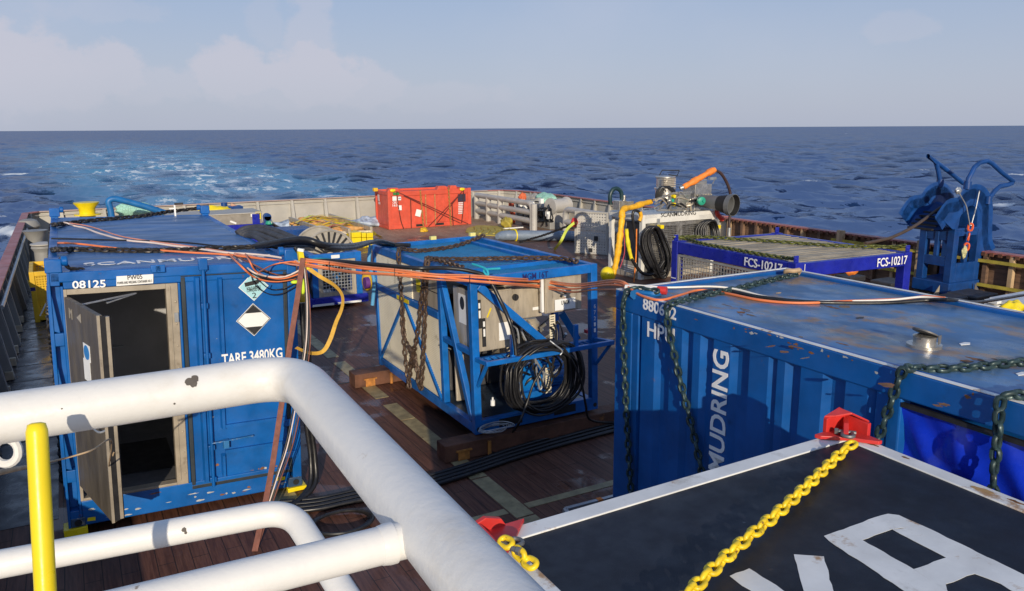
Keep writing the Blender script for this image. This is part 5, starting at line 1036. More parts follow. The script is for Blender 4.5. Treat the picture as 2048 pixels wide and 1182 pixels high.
m = MB(); m.chain([ft(110, 488, .05), ft(240, 488), ft(400, 498), ft(560, 508), ft(760, 522), ft(950, 535), ft(1150, 543), ft(1300, 545), ft(1370, 538, .05)], **kf); tag(m.build('lashing_chain', CHAINY, smooth=60), 'yellow and black chain crossing the middle of the FCS-10217 grating', 'chain')
# ================================================================== stainless pump skid
SY = 17.4
cS = lambda x, y: (1200+x/4.378, 330+y/4.378)
def sp(x, y, yy=SY): return P(*cS(x, y), y=yy)
sx0, sx1 = sp(365, 700).x, sp(1005, 600).x; sz = sp(600, 425).z; sy1 = P(*cS(82, 370), x=sx0).y
SM = Fr(sx0, SY, 0); sk = thing('pump_skid', 'white and stainless pump skid lettered SCANMUDRING with mesh doors and a pump on top', 'pump skid', SM)
SWd, SL, SH = sx1-sx0, sy1-SY, sz
WFR = mat('skid_white', (.66, .65, .61), .5, scale=3, var=.1, dirt=.2, dcol=(.36, .33, .28))
def sb(x0, x1, y0, y1, z0, z1, name='frame_bar', mt=WFR, bev=.006): m = MB(); m.box(x0, x1, y0, y1, z0, z1); return m.build(name, mt, sk, smooth=0, bevel=bev)
for x_, y_ in ((0, 0), (SWd-.12, 0), (0, SL-.13), (SWd-.12, SL-.13)): sb(x_, x_+.12, y_, y_+.13, .0, SH-.001, 'corner_post')
sb(.1201, SWd-.1201, 0, .12, SH-.24, SH, 'header_beam'); sb(0, .12, .1301, SL-.1301, SH-.16, SH, 'top_beam'); sb(SWd-.12, SWd, .1301, SL-.1301, SH-.16, SH, 'top_beam'); sb(.1201, SWd-.1201, SL-.12, SL, SH-.16, SH, 'top_beam')
sb(.1201, SWd-.1201, 0, .12, 0, .16, 'base_beam', STEEL); sb(0, .12, .1301, SL-.1301, 0, .2, 'base_beam', STEEL); sb(.13, SWd-.13, .13, SL-.13, SH-.05, SH-.03, 'roof', STAIN, 0)
sb(.4, SWd-.2, .5, SL-.3, .1, SH-.3, 'machinery', mat('skid_machinery', (.06, .06, .065), .5, var=.4), .03)
xd = .5*(.16+SWd-.13)
for x0, x1 in ((.16, xd-.006), (xd+.006, SWd-.13)):
    m = MB(); t = .09; z0, z1 = .17, SH-.25
    for b_ in ((x0, x0+t, z0, z1), (x1-t, x1, z0, z1), (x0+t, x1-t, z1-t, z1), (x0+t, x1-t, z0, z0+t), (x0+t, x1-t, (z0+z1)/2-.05, (z0+z1)/2+.05)): m.box(b_[0], b_[1], .01, .045, b_[2], b_[3])
    d_ = m.build('mesh_door', STAIN, sk, smooth=0); m = MB(); k = x0+t
    while k < x1-t: m.box(k, k+.014, .02, .03, z0+t, z1-t); k += .052
    k = z0+t
    while k < z1-t: m.box(x0+t, x1-t, .019, .0295, k, k+.014); k += .052
    m.build('wire_mesh', STAIN, d_, smooth=0)
    m = MB(); m.box((x0+x1)/2-.1, (x0+x1)/2-.08, -.02, .009, z1-t-.4, z1-t-.25); m.box((x0+x1)/2+.08, (x0+x1)/2+.1, -.02, .009, z1-t-.4, z1-t-.25); m.build('door_handle', GALV, d_, smooth=0)
a, b = sp(532, 458)-V((sx0, SY, 0)), sp(838, 456)-V((sx0, SY, 0)); text('SCANMUDRING', 'maker_lettering', INK, sk, V((a.x, -.001, a.z)), V((b.x, -.001, a.z)), (0, 0, 1), .125, bold=.01)
for x0, x1 in ((395, 500), (870, 985)):
    m = MB()
    for k in range(3): q0, q1 = sp(x0, 445+k*11)-V((sx0, SY, 0)), sp(x1, 445+k*11)-V((sx0, SY, 0)); m.box(q0.x, q1.x, -.003, .002, q0.z, q0.z+.012)
    m.build('small_print', mat('faded_print', (.42, .42, .42), .6), sk, smooth=0)
q = P(*cS(255, 905), x=sx0)-V((sx0, SY, 0)); m = MB(); m.box(-.02, .0, q.y-.35, q.y+.35, q.z-.22, q.z+.22); lp = m.build('louvre_plate', STEEL, sk, smooth=0)
m = MB()
for k in range(4): m.box(-.026, -.0205, q.y-.22, q.y+.22, q.z-.1+k*.06, q.z-.085+k*.06); 
m.build('louvre', LABEL, lp, smooth=0)
for x_, z_ in ((505, 540), (1003, 530)):
    q = sp(x_, 470)-V((sx0, SY, 0)); q2 = sp(x_, 600)-V((sx0, SY, 0)); m = MB(); m.box(q.x-.035, q.x+.035, -.06, -.012, q2.z, q.z); m.box(q.x-.035, q.x+.035, -.2, -.06, q2.z, q2.z+.05); hk = m.build('hose_hook', GALV, sk, smooth=0); m = MB(); q3 = sp(x_, 535)-V((sx0, SY, 0)); m.box(q.x-.06, q.x+.06, -.21, -.061, q3.z-.05, q3.z+.05); m.build('hook_tape', YEL, hk)
def coil(cx, cy, rx, rz, n, y0, label, tilt=0):
    m = MB(); c = sp(cx, cy, y0)
    for k in range(n):
        a, b = rx*random.uniform(.55, 1.02), rz*random.uniform(.86, 1.03); px_ = random.uniform(-.05, .05); yo_ = random.uniform(-.12, .1)
        m.tube(spline([c+V((px_+a*math.cos(t)+tilt*math.sin(t)*-.2, yo_+.04*math.sin(3*t), b*math.sin(t)+(rz-b))) for t in np.linspace(0, math.tau, 16, endpoint=False)], 3, True), .033, 7, closed=True)
    tag(m.build('hose_coil', HOSE, smooth=60), label, 'hose')
cc = (sp(600, 800)-sp(390, 800)).length/2; hh = (sp(500, 540)-sp(500, 990)).length/2
coil(497, 765, cc, hh, 13, SY-.18, 'tall coil of black hose hung on the left door of the white pump skid', 1)
coil(950, 610, (sp(1045, 600)-sp(855, 600)).length/2, .42, 9, SY-.18, 'coil of black hose hung at the right edge of the white pump skid')
def cab(l, y0, r, mt, label, name='hose', cat='hose', n=10, k=5): cable([sp(x, y, y0+(q[0] if q else 0)) for x, y, *q in l], r, mt, label, name, cat, n, k)
cab([(445, 322, .6), (370, 340, .4), (290, 368, .2), (222, 380, 0), (195, 405, -.15), (192, 470, -.2), (182, 560, -.25), (168, 680, -.3), (152, 790, -.3), (135, 880, -.3), (115, 960, -.3), (92, 1010, -.3)], SY, .085, YWRAP, 'hose wrapped in bright orange-yellow cloth hanging at the left corner of the white pump skid', n=12)
q = sp(64, 955, SY-.45); m = MB(); m.sphere(q, .185, (1, 1, 1.08), 14); tag(m.build('float', YEL), 'round yellow float at the lower end of the orange-yellow wrapped hose', 'float')
cab([(95, 1000, -.4), (88, 1045, -.4)], SY, .05, ORANGE2, 'orange tail of webbing under the round yellow float', 'webbing_tail', 'webbing')
cab([(232, 560), (240, 650), (255, 740), (278, 830)], SY-.1, .06, mat('lemon_wrap', (.78, .66, .02), .55, bump=.4, bscale=25), 'lemon yellow wrapped hose between the orange wrap and the hose coil')
cab([(345, 500), (355, 450), (340, 410), (300, 400), (285, 450), (300, 560), (330, 690), (400, 850), (460, 930)], SY-.12, .04, HOSE, 'black hose looping down past the left post of the white pump skid')
cab([(278, 825), (320, 890), (370, 945), (430, 960), (500, 930), (560, 840)], SY-.2, .045, HOSE, 'black hose sagging from the lemon yellow wrap up to the coil')
cab([(352, 410), (360, 450), (345, 490)], SY-.15, .05, YWRAP, 'short orange-yellow wrapped end at the top of the left post of the pump skid')
cab([(205, 560), (215, 760), (175, 900)], SY-.2, .012, mat('red_net', (.5, .06, .10), .7), 'thin red line hanging beside the orange-yellow wrapped hose', 'line', 'rope')
cab([(320, 560), (315, 800), (295, 1040)], SY-.16, .018, ORANGE2, 'thin orange line hanging down the left post of the pump skid', 'line', 'rope')
# pump on top
PY = SY+.7; pm = thing('dredge_pump', 'stainless steel dredge pump with a flared grey pipe on top of the white pump skid', 'pump', loc=sp(700, 410, PY)); o_ = pm.location.copy()
def tp(x, y, dy=0): return sp(x, y, PY+dy)-o_
m = MB(); a, b = tp(500, 300), tp(640, 95); w_ = abs(b.x-a.x); cx = (a.x+b.x)/2; zb = a.z
m.lathe([(w_*.5, 0), (w_*.5, (b.z-zb)*.42), (w_*.56, (b.z-zb)*.43), (w_*.56, (b.z-zb)*.5), (w_*.46, (b.z-zb)*.51), (w_*.46, (b.z-zb)*.92), (w_*.52, (b.z-zb)*.93), (w_*.52, b.z-zb)], (cx, 0, zb), n=20); t1 = m.build('valve_body', STAIN, pm, bevel=.006)
m = MB()
for k in range(5): z_ = zb+(b.z-zb)*(.55+.08*k); m.box(cx-w_*.58, cx+w_*.2, -w_*.58, -w_*.4, z_, z_+.03)
m.build('valve_rib', STEEL, t1, smooth=0)
m = MB(); m.tube([tp(520, 90), tp(545, 45), tp(695, 48), tp(675, 95), tp(600, 85)], .016, 6); m.build('handle_frame', INK, pm)
m = MB()
for k in range(5): m.tube(spline([tp(490+k*10, 290, -.3), tp(500+k*12, 230, -.32), tp(545+k*8, 190, -.34), tp(620, 195+k*6, -.3), tp(655, 230+k*4, -.3)], 5), .03, 8)
m.build('hose_bundle', HOSE, pm)
m = MB(); m.bar(tp(470, 305, -.3), tp(640, 245, -.3), .06, .06); m.bar(tp(640, 245, -.3), tp(800, 238, -.3), .06, .06); m.bar(tp(480, 340, -.3), tp(620, 290, -.3), .05, .05); m.bar(tp(500, 400, -.3), tp(560, 340, -.3), .05, .05); m.bar(tp(560, 340, -.3), tp(470, 380, -.3), .04, .04); m.bar(tp(610, 270, -.3), tp(615, 400, -.3), .06, .06); m.bar(tp(500, 395, -.25), tp(830, 395, -.25), .08, .06); m.build('support_arm', STAIN, pm, smooth=0)
m = MB(); a, b = tp(682, 385, -.35), tp(795, 250, -.35); m.box(a.x, b.x, -.35, .2, a.z, b.z); m.box(a.x+.03, b.x-.03, -.37, -.351, a.z+.03, a.z+(b.z-a.z)*.75); m.build('gear_box', STAIN, pm, smooth=0, bevel=.008)
for x_, y_ in ((655, 275), (655, 345), (640, 310)): q = tp(x_, y_, -.38); m = MB(); m.cyl(q, q+V((.0, .15, .0)), .05, 12); m.build('hydraulic_fitting', YEL if y_ != 310 else TEALP, pm)
m = MB(); a, b = tp(815, 400, -.25), tp(970, 165, -.25); m.box(a.x, b.x, -.3, .25, a.z, b.z); m.box(a.x-.03, b.x+.03, -.33, .28, a.z+(b.z-a.z)*.45, a.z+(b.z-a.z)*.52); m.box(a.x+.1, b.x-.1, -.2, .2, b.z, b.z+.1); m.build('pump_housing', STAIN, pm, smooth=0, bevel=.012)
m = MB()
for k in range(6): x_ = a.x+.05+(b.x-a.x-.1)*k/5; m.cyl((x_, -.33, a.z+(b.z-a.z)*.6), (x_, -.36, a.z+(b.z-a.z)*.6), .02, 8); m.cyl((x_, -.331, a.z+(b.z-a.z)*.3), (x_, -.36, a.z+(b.z-a.z)*.3), .02, 8)
m.build('bolt_head', STEEL, pm)
m = MB(); m.tube([tp(840, 150, -.2), tp(850, 120, -.2), tp(930, 128, -.2)], .02, 6); m.tube([tp(960, 120, -.2), tp(1015, 105, -.2), tp(985, 165, -.2)], .015, 6); m.box(*[q for p_ in zip(tp(965, 130, -.25), tp(1000, 105, -.15)) for q in p_]); m.build('lever', GALV, pm)
a, b = tp(880, 312, -.4), tp(1172, 353, -1.5); ax = b-a; ln = ax.length
m = MB(); m._lathe([(.19, 0), (.19, .02), (.17, .03), (.235, ln*.8), (.25, ln*.85), (.30, ln*.86), (.315, ln), (.297, ln)], a, ax.normalized(), 32); m.f.pop(); dp_ = m.build('discharge_pipe', PIPEG, pm); m = MB(); m._lathe([(.297, ln-.004), (.27, ln*.8), (.2, ln*.5), (.001, ln*.45)], a, ax.normalized(), 32); m.f = m.f[:-2]; m.build('pipe_bore_shade', INTERD, dp_)  # black inner skin paints the shade inside the pipe mouth, no real liner
m = MB(); q = tp(878, 312, -.62); m.lathe([(.10, 0), (.12, .01), (.12, .10), (.08, .12)], q, (-.25, -1, -.05), 18); m.cyl(q+V((0, -.12, .0)), q+V((0, -.16, 0)), .04, 8); m.build('green_cap', TEALP, pm)
m = MB(); m.cyl(tp(700, 205, -.2), tp(740, 190, -.25), .07, 14); m.build('hose_coupling', GALV, pm)
random.seed(17)
for k in range(12):
    x_, y_ = random.uniform(480, 800), random.uniform(230, 390); m = MB(); m.tube(spline([tp(x_, y_, -.32), tp(x_+random.uniform(20, 60), y_-random.uniform(10, 50), -.42), tp(x_+random.uniform(40, 130), y_+random.uniform(-30, 30), -.36)], 5), random.uniform(.012, .03), 7); m.build('pump_pipe', (HOSE, STAIN, STEEL)[k % 3], pm)
q = tp(745, 412, -.3); m = MB(); m.sphere(q, .05, (1, 1, 1), 8); m.build('knob', LABEL, pm)
cab([(728, 195, .45), (800, 155, .4), (880, 110, .35), (950, 68, .3), (1002, 42, .3)], SY, .095, ORANGE2, 'hose in a thick orange sleeve rising over the pump on the white skid', n=12)
cab([(1000, 45, .3), (1050, 65, .3), (1095, 125, .3), (1130, 205, .3), (1145, 290, .3), (1140, 420, .3), (1130, 520, .3), (1130, 620, .3)], SY, .045, mat('brown_hose', (.05, .028, .028), .45), 'brown hose arching down from the orange sleeve behind the discharge pipe')
cab([(1132, 550, .25), (1128, 620, .25)], SY, .06, GALV, 'pale lower end of the brown arching hose', 'hose_end', 'hose')
cab([(92, 345, 1.0), (88, 270, 1.0), (110, 218, 1.0), (145, 205, 1.0), (180, 228, 1.0), (190, 270, 1.0), (190, 305, 1.0)], SY, .06, mat('dark_green_hose', (.012, .04, .05), .4), 'dark green hose loop standing above the left rear of the white pump skid')
a = sp(150, 360, SY+1.0); b = sp(215, 310, SY+1.0); m = MB(); m.box(a.x, b.x, SY+.9, SY+1.2, a.z-.1, b.z); m.cyl(((a.x+b.x)/2+.1, SY+1, b.z), ((a.x+b.x)/2+.1, SY+1, b.z+.15), .06, 12); m.box(b.x, b.x+.3, SY+.95, SY+1.05, a.z, a.z+.12); tag(m.build('manifold_block', STAIN, smooth=0, bevel=.006), 'stainless manifold block under the dark green hose loop', 'manifold')
m = MB(); m.tube([sp(1020, 400, SY), sp(1030, 430, SY-.1), sp(1060, 470, SY-.1), sp(1075, 475, SY-.1)], .07, 8); tag(m.build('red_wrap', mat('red_wrap', (.5, .04, .03), .6)), 'red wrapped fitting at the top right corner of the white pump skid', 'fitting')
# ================================================================== perforated panel, barriers, big pipe
pa = P(1150, 422, y=22.5); pz0 = pa.z; pb = P(1217, 424.8, z=pz0); pa.z = pb.z = 0; PF = Fr(pa.x, pa.y, 0, math.atan2(pb.y-pa.y, pb.x-pa.x)); pl_ = (pb-pa).length
pz = PF.p(1150, 422, y=0).z; pn = thing('perforated_panel', 'tall light grey perforated steel panel standing left of the white pump skid', 'panel', PF)
m = MB(); k = .08
while k < pl_-.08: m.box(k, k+.055, -.006, .006, .05, pz-.05); k += .092
k = .08
while k < pz-.06: m.box(.06, pl_-.06, -.0055, .0055, k, k+.055); k += .092
m.build('perforated_sheet', mat('panel_grey', (.52, .50, .46), .5, var=.1), pn, smooth=0)
m = MB(); m.box(0, .07, -.04, .04, 0, pz); m.box(pl_-.07, pl_, -.04, .04, 0, pz); m.box(.07, pl_-.07, -.03, .03, pz-.06, pz); m.box(.07, pl_-.07, -.03, .03, 0, .06); m.build('panel_frame', GREY, pn, smooth=0, bevel=.01)
for u, v in ((1192, 477), (1181, 501)): q = PF.p(u, v, y=-.012); m = MB(); m.box(q.x-.07, q.x+.07, -.02, -.008, q.z-.08, q.z+.08); m.build('dark_cutout', INK, pn, smooth=0)
c3 = lambda x, y: (940+x/6.827, 370+y/6.827)
BXp = 16.9
def b3p(x, y, xx=BXp): return P(*c3(x, y), x=xx)
br = thing('pipe_barrier', 'large light grey crash barrier of thick pipes right of the red container', 'barrier', loc=(BXp, 30, 0)); o_ = V((BXp, 30, 0))
PIPM = mat('barrier_grey', (.43, .41, .38), .45, scale=2, var=.12, dirt=.12, dcol=(.3, .28, .25))
y_a, y_b = 33.9, P(*c3(1085, 600), z=0).y; zt_ = b3p(90, 140).z; zt2 = b3p(1060, 285).z; zT = (zt_+zt2)/2
def tb(pts, r, name, parent, mt=PIPM): m = MB(); m.tube(pts, r, 14); return m.build(name, mt, parent, smooth=60)
ys = [P(*c3(x, y), x=BXp).y for x, y in ((90, 300), (250, 300), (410, 330), (875, 430))]
tb([p-o_ for p in corner((BXp, ys[0], zT), (BXp, y_b, zT), (BXp, y_b, 0), .3)], .12, 'top_pipe', br)
for f_ in (.66, .34): tb([V((BXp, ys[0], zT*f_))-o_, V((BXp, y_b, zT*f_))-o_], .12, 'middle_pipe', br)
for y_ in ys: tb([V((BXp, y_, 0))-o_, V((BXp, y_, zT))-o_], .13, 'post', br)
br2 = thing('pipe_barrier', 'smaller grey pipe barrier standing behind the perforated panel', 'barrier', loc=(17.4, 24, 0)); o_ = V((17.4, 24, 0)); ya = P(*c3(1305, 400), x=17.4).y; zq = b3p(1340, 335, 17.4).z
tb([p-o_ for p in corner((17.4, ya, 0), (17.4, ya, zq), (17.4, 20, zq), .3)], .12, 'top_pipe', br2); tb([V((17.4, ya, zq*.5))-o_, V((17.4, 20, zq*.5))-o_], .12, 'middle_pipe', br2)
for y_ in (23, 20.3): tb([V((17.4, y_, 0))-o_, V((17.4, y_, zq))-o_], .12, 'post', br2)
q = P(*c3(1138, 600), z=0); tag(tb([q, q+V((0, 0, zT+.12))], .15, 'standpipe', None), 'single thick grey standpipe at the end of the large pipe barrier', 'pipe')
q = b3p(1210, 285, 18.2); m = MB(); m.lathe([(.30, -.5), (.36, -.5), (.36, -.42), (.30, -.4), (.30, .4), (.36, .42), (.36, .5), (.1, .5)], q, (1, .2, 0), 20); m.box(q.x-.4, q.x+.4, q.y-.2, q.y+.2, 0.004, q.z-.28); tag(m.build('mooring_drum', PIPM), 'grey horizontal mooring drum beyond the standpipe', 'drum')
# deck machinery behind the barrier
random.seed(21)
tg = thing('tugger_winch', 'grey tugger winch half hidden behind the large pipe barrier', 'winch', loc=(18.2, 29.5, 0))
m = MB(); m.box(-.6, .6, -1.2, 1.2, 0.004, .3); m.box(-.5, .5, -1.0, -.7, .3, 1.1); m.box(-.5, .5, .7, 1., .3, 1.1); m.build('winch_frame', GREYD, tg, smooth=0, bevel=.02)
m = MB(); m.lathe([(.45, -.68), (.45, -.62), (.25, -.6), (.25, .6), (.45, .62), (.45, .68)], (0, 0, .75), (0, 1, 0), 24); m.build('winch_drum', GREYD, tg)
m = MB()
for k in range(12): m.tube(spline([(-.7+random.uniform(-.1, .3), random.uniform(-1.4, 1.4), random.uniform(.1, 1.1)) for _ in range(3)], 4), .03, 6)
m.build('hydraulic_pipe', HOSE, tg); m = MB()
for k in range(8): y_ = random.uniform(-1.4, 1.4); z_ = random.uniform(.3, 1.1); m.box(-.75, -.6, y_, y_+.15, z_, z_+.2)
m.build('control_box', LABEL, tg, smooth=0)
for (x, y), r0, r1, sc, lb in (((562, 290), .30, .065, .9, 'orange lifebuoy hanging behind the large pipe barrier'), ((585, 435), .30, .065, 1, 'second orange lifebuoy, lower, behind the large pipe barrier')):
    q = b3p(x, y, 17.5); m = MB(); m.tube([q+V((.1*math.cos(a), r0*math.cos(a), r0*math.sin(a)*sc)) for a in np.linspace(0, math.tau, 24, endpoint=False)], r1, 8, closed=True); tag(m.build('lifebuoy', mat('lifebuoy_orange', (.75, .12, .04), .5, var=.3, scale=3), smooth=60), lb, 'lifebuoy')
def lump(c, r, sc, mt, name, label, cat, seed=1, amp=.25):
    random.seed(seed); m = MB(); m.sphere((0, 0, 0), 1, (1, 1, 1), 14); ph = [random.uniform(0, 6) for _ in range(6)]
    m.v = [(c[0]+x*r*sc[0]*(1+amp*math.sin(5*y+ph[0])*math.sin(4*z+ph[1])), c[1]+y*r*sc[1]*(1+amp*math.sin(4*x+ph[2]+z*3)), max(.004, c[2]+z*r*sc[2]*(1+amp*math.sin(6*x+ph[3])*math.sin(5*y+ph[4])))) for x, y, z in m.v]
    return tag(m.build(name, mt, smooth=180), label, cat)
q = b3p(1035, 190, 18.6); lump(q, .5, (.8, 1.3, .55), NETG, 'netting', 'pale green heap of netting on the winch behind the pipe barrier', 'net', 2); q2 = b3p(880, 190, 18.6); lump(q2, .5, (.8, 1.5, .45), mat('grey_net', (.4, .36, .30), .8, var=.5, scale=20), 'netting', 'brown-grey heap of netting left of the pale green one', 'net', 3)
m = MB(); m.box(18.3, 19.2, min(q.y, q2.y)-.5, max(q.y, q2.y)+.6, .004, q.z-.15); tag(m.build('net_bin', GREYD, smooth=0, bevel=.02), 'grey bin carrying the heaps of netting behind the pipe barrier', 'bin')
q = b3p(718, 165, 17.6); lump(q, .17, (1, 1, 1.1), mat('orange_cloth', (.65, .14, .05), .7), 'orange_cloth', 'orange cloth hanging over the top of the pipe barrier', 'cloth', 5)
q = b3p(500, 500, 16.2); lump((q.x, q.y, .25), .4, (.6, .8, .6), YSHEET, 'yellow_bag', 'yellowish bag on the deck under the pipe barrier', 'bag', 6)
# yellow sheet, big hose, straps
m = MB(); cs = [P(*c3(x, y), z=.03) for x, y in ((-40, 590), (100, 548), (400, 560), (650, 600), (630, 655), (350, 690), (110, 680), (-60, 640))]; m.prism(cs, (0, 0, .03))
for k in range(6): a, b = P(*c3(60+k*95, 568+k*6), z=.06), P(*c3(40+k*95, 660), z=.06); m.tube([a, a.lerp(b, .5)+V((.1, 0, .02)), b], .05, 6)
m.v = [(x, y, z-.025) for x, y, z in m.v]; tag(m.build('ground_sheet', YSHEET), 'dull yellow sheet spread on the deck in front of the pipe barrier', 'sheet')
m = MB(); a = P(*c3(465, 595), z=.08); m.box(a.x, a.x+.9, a.y-.06, a.y+.06, .062, .1); tag(m.build('white_batten', LABEL, smooth=0), 'white batten lying on the dull yellow sheet', 'batten')
pts = [P(*c3(x, y), z=.2) for x, y in ((370, 705), (470, 690), (600, 688), (900, 690), (1200, 693), (1450, 700), (1700, 728), (1900, 745))]
m = MB(); m.tube(spline(pts, 4), [.1]*1+[.12, .15, .18, .19]+[.195]*(len(spline(pts, 4))-5), 14); tag(m.build('suction_hose', PIPEB), 'thick blue-grey suction hose lying across the deck behind the blue skid', 'hose')
m = MB(); q = pts[2]; m.tube([q+V((0.02, .23*math.cos(a), .23*math.sin(a))) for a in np.linspace(0, math.tau, 18, endpoint=False)], .03, 6, closed=True); tag(m.build('yellow_band', YEL), 'yellow band round the end of the thick blue-grey hose', 'band')
a, b = P(*c3(690, 775), z=.1), PF.w(.05, -.1, PF.p(*c3(1385, 510), y=0).z); m = MB(); m.chain([a, a.lerp(b, .5)-V((0, 0, .05)), b], Ln=.16, Wd=.1, r=.022); tag(m.build('lashing_chain', CHAIN), 'dark taut chain from the deck up to the perforated panel', 'chain')
ribbon([P(*c3(1150, 885), z=.02), P(*c3(1240, 770), z=.5), P(*c3(1330, 600), y=22.2), PF.w(.1, -.12, PF.p(*c3(1420, 490), y=0).z)], .09, mat('lime_webbing', (.55, .62, .08), .6), 'lime green webbing strap from the deck to the perforated panel', CF)
q = PF.w(.02, -.1, PF.p(*c3(1400, 505), y=0).z); lump(q, .12, (1, 1, 1.2), RED, 'red_tag', 'small red tag where the lime strap meets the perforated panel', 'tag', 7)
# ================================================================== red half-height container
RC = Fr(11.785, 31.86, 0, .004, .001, 0); RW, RL, RH = 3.901, 1.603, 1.62
rc = thing('red_container', 'weathered red half height container lashed down near the stern', 'container', RC)
cr = lambda x, y: (730+x/8.904, 360+y/8.904)
def rf(x, y, yy=-.02): return RC.p(*cr(x, y), y=yy)
m = MB(); m.box(.04, RW-.04, .05, RL-.05, .02, RH-.1); m.build('body', REDC, rc, smooth=0)
m = MB()
for x_ in (0, RW-.14):
    for y_ in (0, RL-.14): m.box(x_, x_+.14, y_, y_+.14, .006, RH)
for y_ in (0, RL-.1): m.box(.1401, RW-.1401, y_, y_+.1, RH-.22, RH-.02); m.box(.1401, RW-.1401, y_, y_+.1, .008, .20)
for x_ in (0, RW-.1): m.box(x_, x_+.1, .1401, RL-.1401, RH-.18, RH-.03); m.box(x_, x_+.1, .1401, RL-.1401, .008, .16)
m.build('frame', REDC, rc, smooth=0, bevel=.012)
m = MB(); m.prism([(.012, .15, RH-.2), (.012, RL-.18, .18), (.012, .15, .18)], (.03, 0, 0)); m.build('gusset_plate', REDC, rc, smooth=0)
for x_, w_ in ((515, 110), (1380, 95), (1580, 70)):
    a = rf(x_-w_, 150).x; b = rf(x_+w_, 150).x; m = MB(); m.prism([(a, .0, RH-.02), (b, .0, RH-.02), (b-(b-a)*.18, .0, RH+.13), (a+(b-a)*.18, .0, RH+.13)], (0, .3, 0)); m.build('raised_lid_edge', REDC, rc, smooth=0, bevel=.01)
m = MB(); a = rf(1065, 240).x; b = rf(1505, 240).x; m.box(a, (a+b)/2-.01, .02, .049, .21, RH-.23); m.box((a+b)/2+.01, b, .02, .049, .21, RH-.23)
for k in range(3): x_ = a+.1+k*(b-a)/3; m.box(x_, x_+.05, .005, .0199, .22, RH-.24)
m.build('door', REDC, rc, smooth=0, bevel=.006)
m = MB()
for x_ in (1085, 1250): q = rf(x_, 500).x; m.cyl((q, -.01, .12), (q, -.01, RH-.2), .028, 8)
m.build('lock_rod', mat('worn_rod', (.42, .20, .07), .6, var=.4, scale=15), rc)
m = MB()
for l_ in (((560, 205), (1840, 782)), ((690, 280), (1700, 770)), ((1130, 830), (1690, 255)), ((1250, 808), (1745, 185))): m.bar(rf(*l_[0], -.03), rf(*l_[1], -.03), .03, .02, (0, 1, 0))
m.build('lashing', mat('dark_red_lashing', (.12, .015, .012), .7), rc, smooth=0) if 0 else tag(xf(m, RC.M).build('lashing', mat('dark_red_lashing', (.13, .018, .014), .7), smooth=0), 'dark red crossed lashings across the front of the red container', 'lashing', None, 'stuff')
for i, l_ in enumerate((((565, 215), (585, 400), (640, 720), (690, 868)), ((812, 330), (820, 600), (826, 862)), ((1550, 400), (1560, 600), (1572, 820)), ((1755, 180), (1750, 500), (1720, 770)))):
    cable([RC.M @ rf(*q, -.045) for q in l_], .018, mat('dark_cord', (.07, .02, .015), .7), ['dark cord bowing down the left part of the red container front', 'straight dark cord left of the white tag on the red container', 'straight dark cord right of the door on the red container', 'dark cord at the right end of the red container front'][i], 'cord', 'cord', 6)
for i, l_ in enumerate((((985, 200), (1005, 420), (1040, 830)), ((1488, 150), (1505, 420), (1530, 800)))):
    m = MB(); m.chain([RC.M @ rf(*q, -.06) for q in l_], Ln=.12, Wd=.085, r=.02); tag(m.build('lashing_chain', mat('ochre_chain', (.36, .17, .04), .6, var=.5, scale=20)), ['ochre chain down the red container front left of its door', 'ochre chain down the red container front right of its door'][i], 'chain')
def rplate(nm, x0, y0, x1, y1, mt, tilt=0, par=rc):
    a, b = rf(x0, y1), rf(x1, y0); c = (a+b)/2; hw_, hh_ = (b.x-a.x)/2, (b.z-a.z)/2; R_ = Matrix.Rotation(tilt, 3, 'Y')
    return plate(nm, mt, par, [c+R_ @ V((sx_*hw_, 0, sz_*hh_)) for sx_, sz_ in ((-1, -1), (1, -1), (1, 1), (-1, 1))], (0, -1, 0))
rplate('white_tag', 905, 525, 995, 650, LABEL, math.radians(16)); rplate('dark_patch', 1655, 245, 1790, 388, mat('patch_navy', (.03, .025, .05), .7)); rplate('green_patch', 500, 218, 610, 272, GREENP)
rplate('sticker', 490, 290, 560, 372, LABEL); s_ = rplate('sticker', 590, 295, 640, 362, LABEL); rplate('sticker_print', 597, 315, 634, 340, SIGNBLUE, 0, s_); rplate('sticker', 595, 450, 650, 540, LABEL)
for t_, x0, x1, y_ in (('CBU', 492, 572, 425), ('163', 492, 575, 475)): a, b = rf(x0, y_, -.001), rf(x1, y_, -.001); b.z = a.z; text(t_, 'marking', LETTER, rc, a, b, (0, 0, 1), .10, bold=.01)
m = MB()
for k in range(7):
    q = rf(1660, 405+k*31, .03); x_ = q.x
    for j in range(5): w2 = random.uniform(.02, .045); m.box(x_, x_+w2, -.0045, .01, q.z-.03, q.z+.02); x_ += w2+.016
m.build('stencilled_lines', LETTER, rc, smooth=0)
m = MB()
for x_, y_, h_ in ((240, 290, .16), (245, 350, .12), (255, 410, .11)): q = RC.p(*cr(x_, y_), x=.01); m.box(.008, .0115, q.y-.12, q.y+.12, q.z-h_/2, q.z+h_/2)
m.build('end_marking', mat('faded_marking', (.7, .5, .45), .6), rc, smooth=0)
for x_, y_ in ((985, 818), (1335, 795)): q = rf(x_, y_, -.005); m = MB(); m.box(q.x-.19, q.x+.19, -.006, .01, .06, .16); m.build('fork_pocket', INTERD, rc, smooth=0)
q = rf(290, 150); m = MB(); m.box(q.x-.1, q.x+.08, .6, .8, RH-.03, RH+.12); m.build('lifting_lug', YEL2, rc, bevel=.02)
for x_, y_ in ((495, 188), (1730, 165)): q = rf(x_, y_, -.03); lump(RC.M @ q, .08, (1.5, .6, .8), YEL, 'yellow_hook', ['yellow hook at the upper left of the red container front', 'yellow hook at the upper right of the red container front'][x_ > 1000], 'hook', 8)
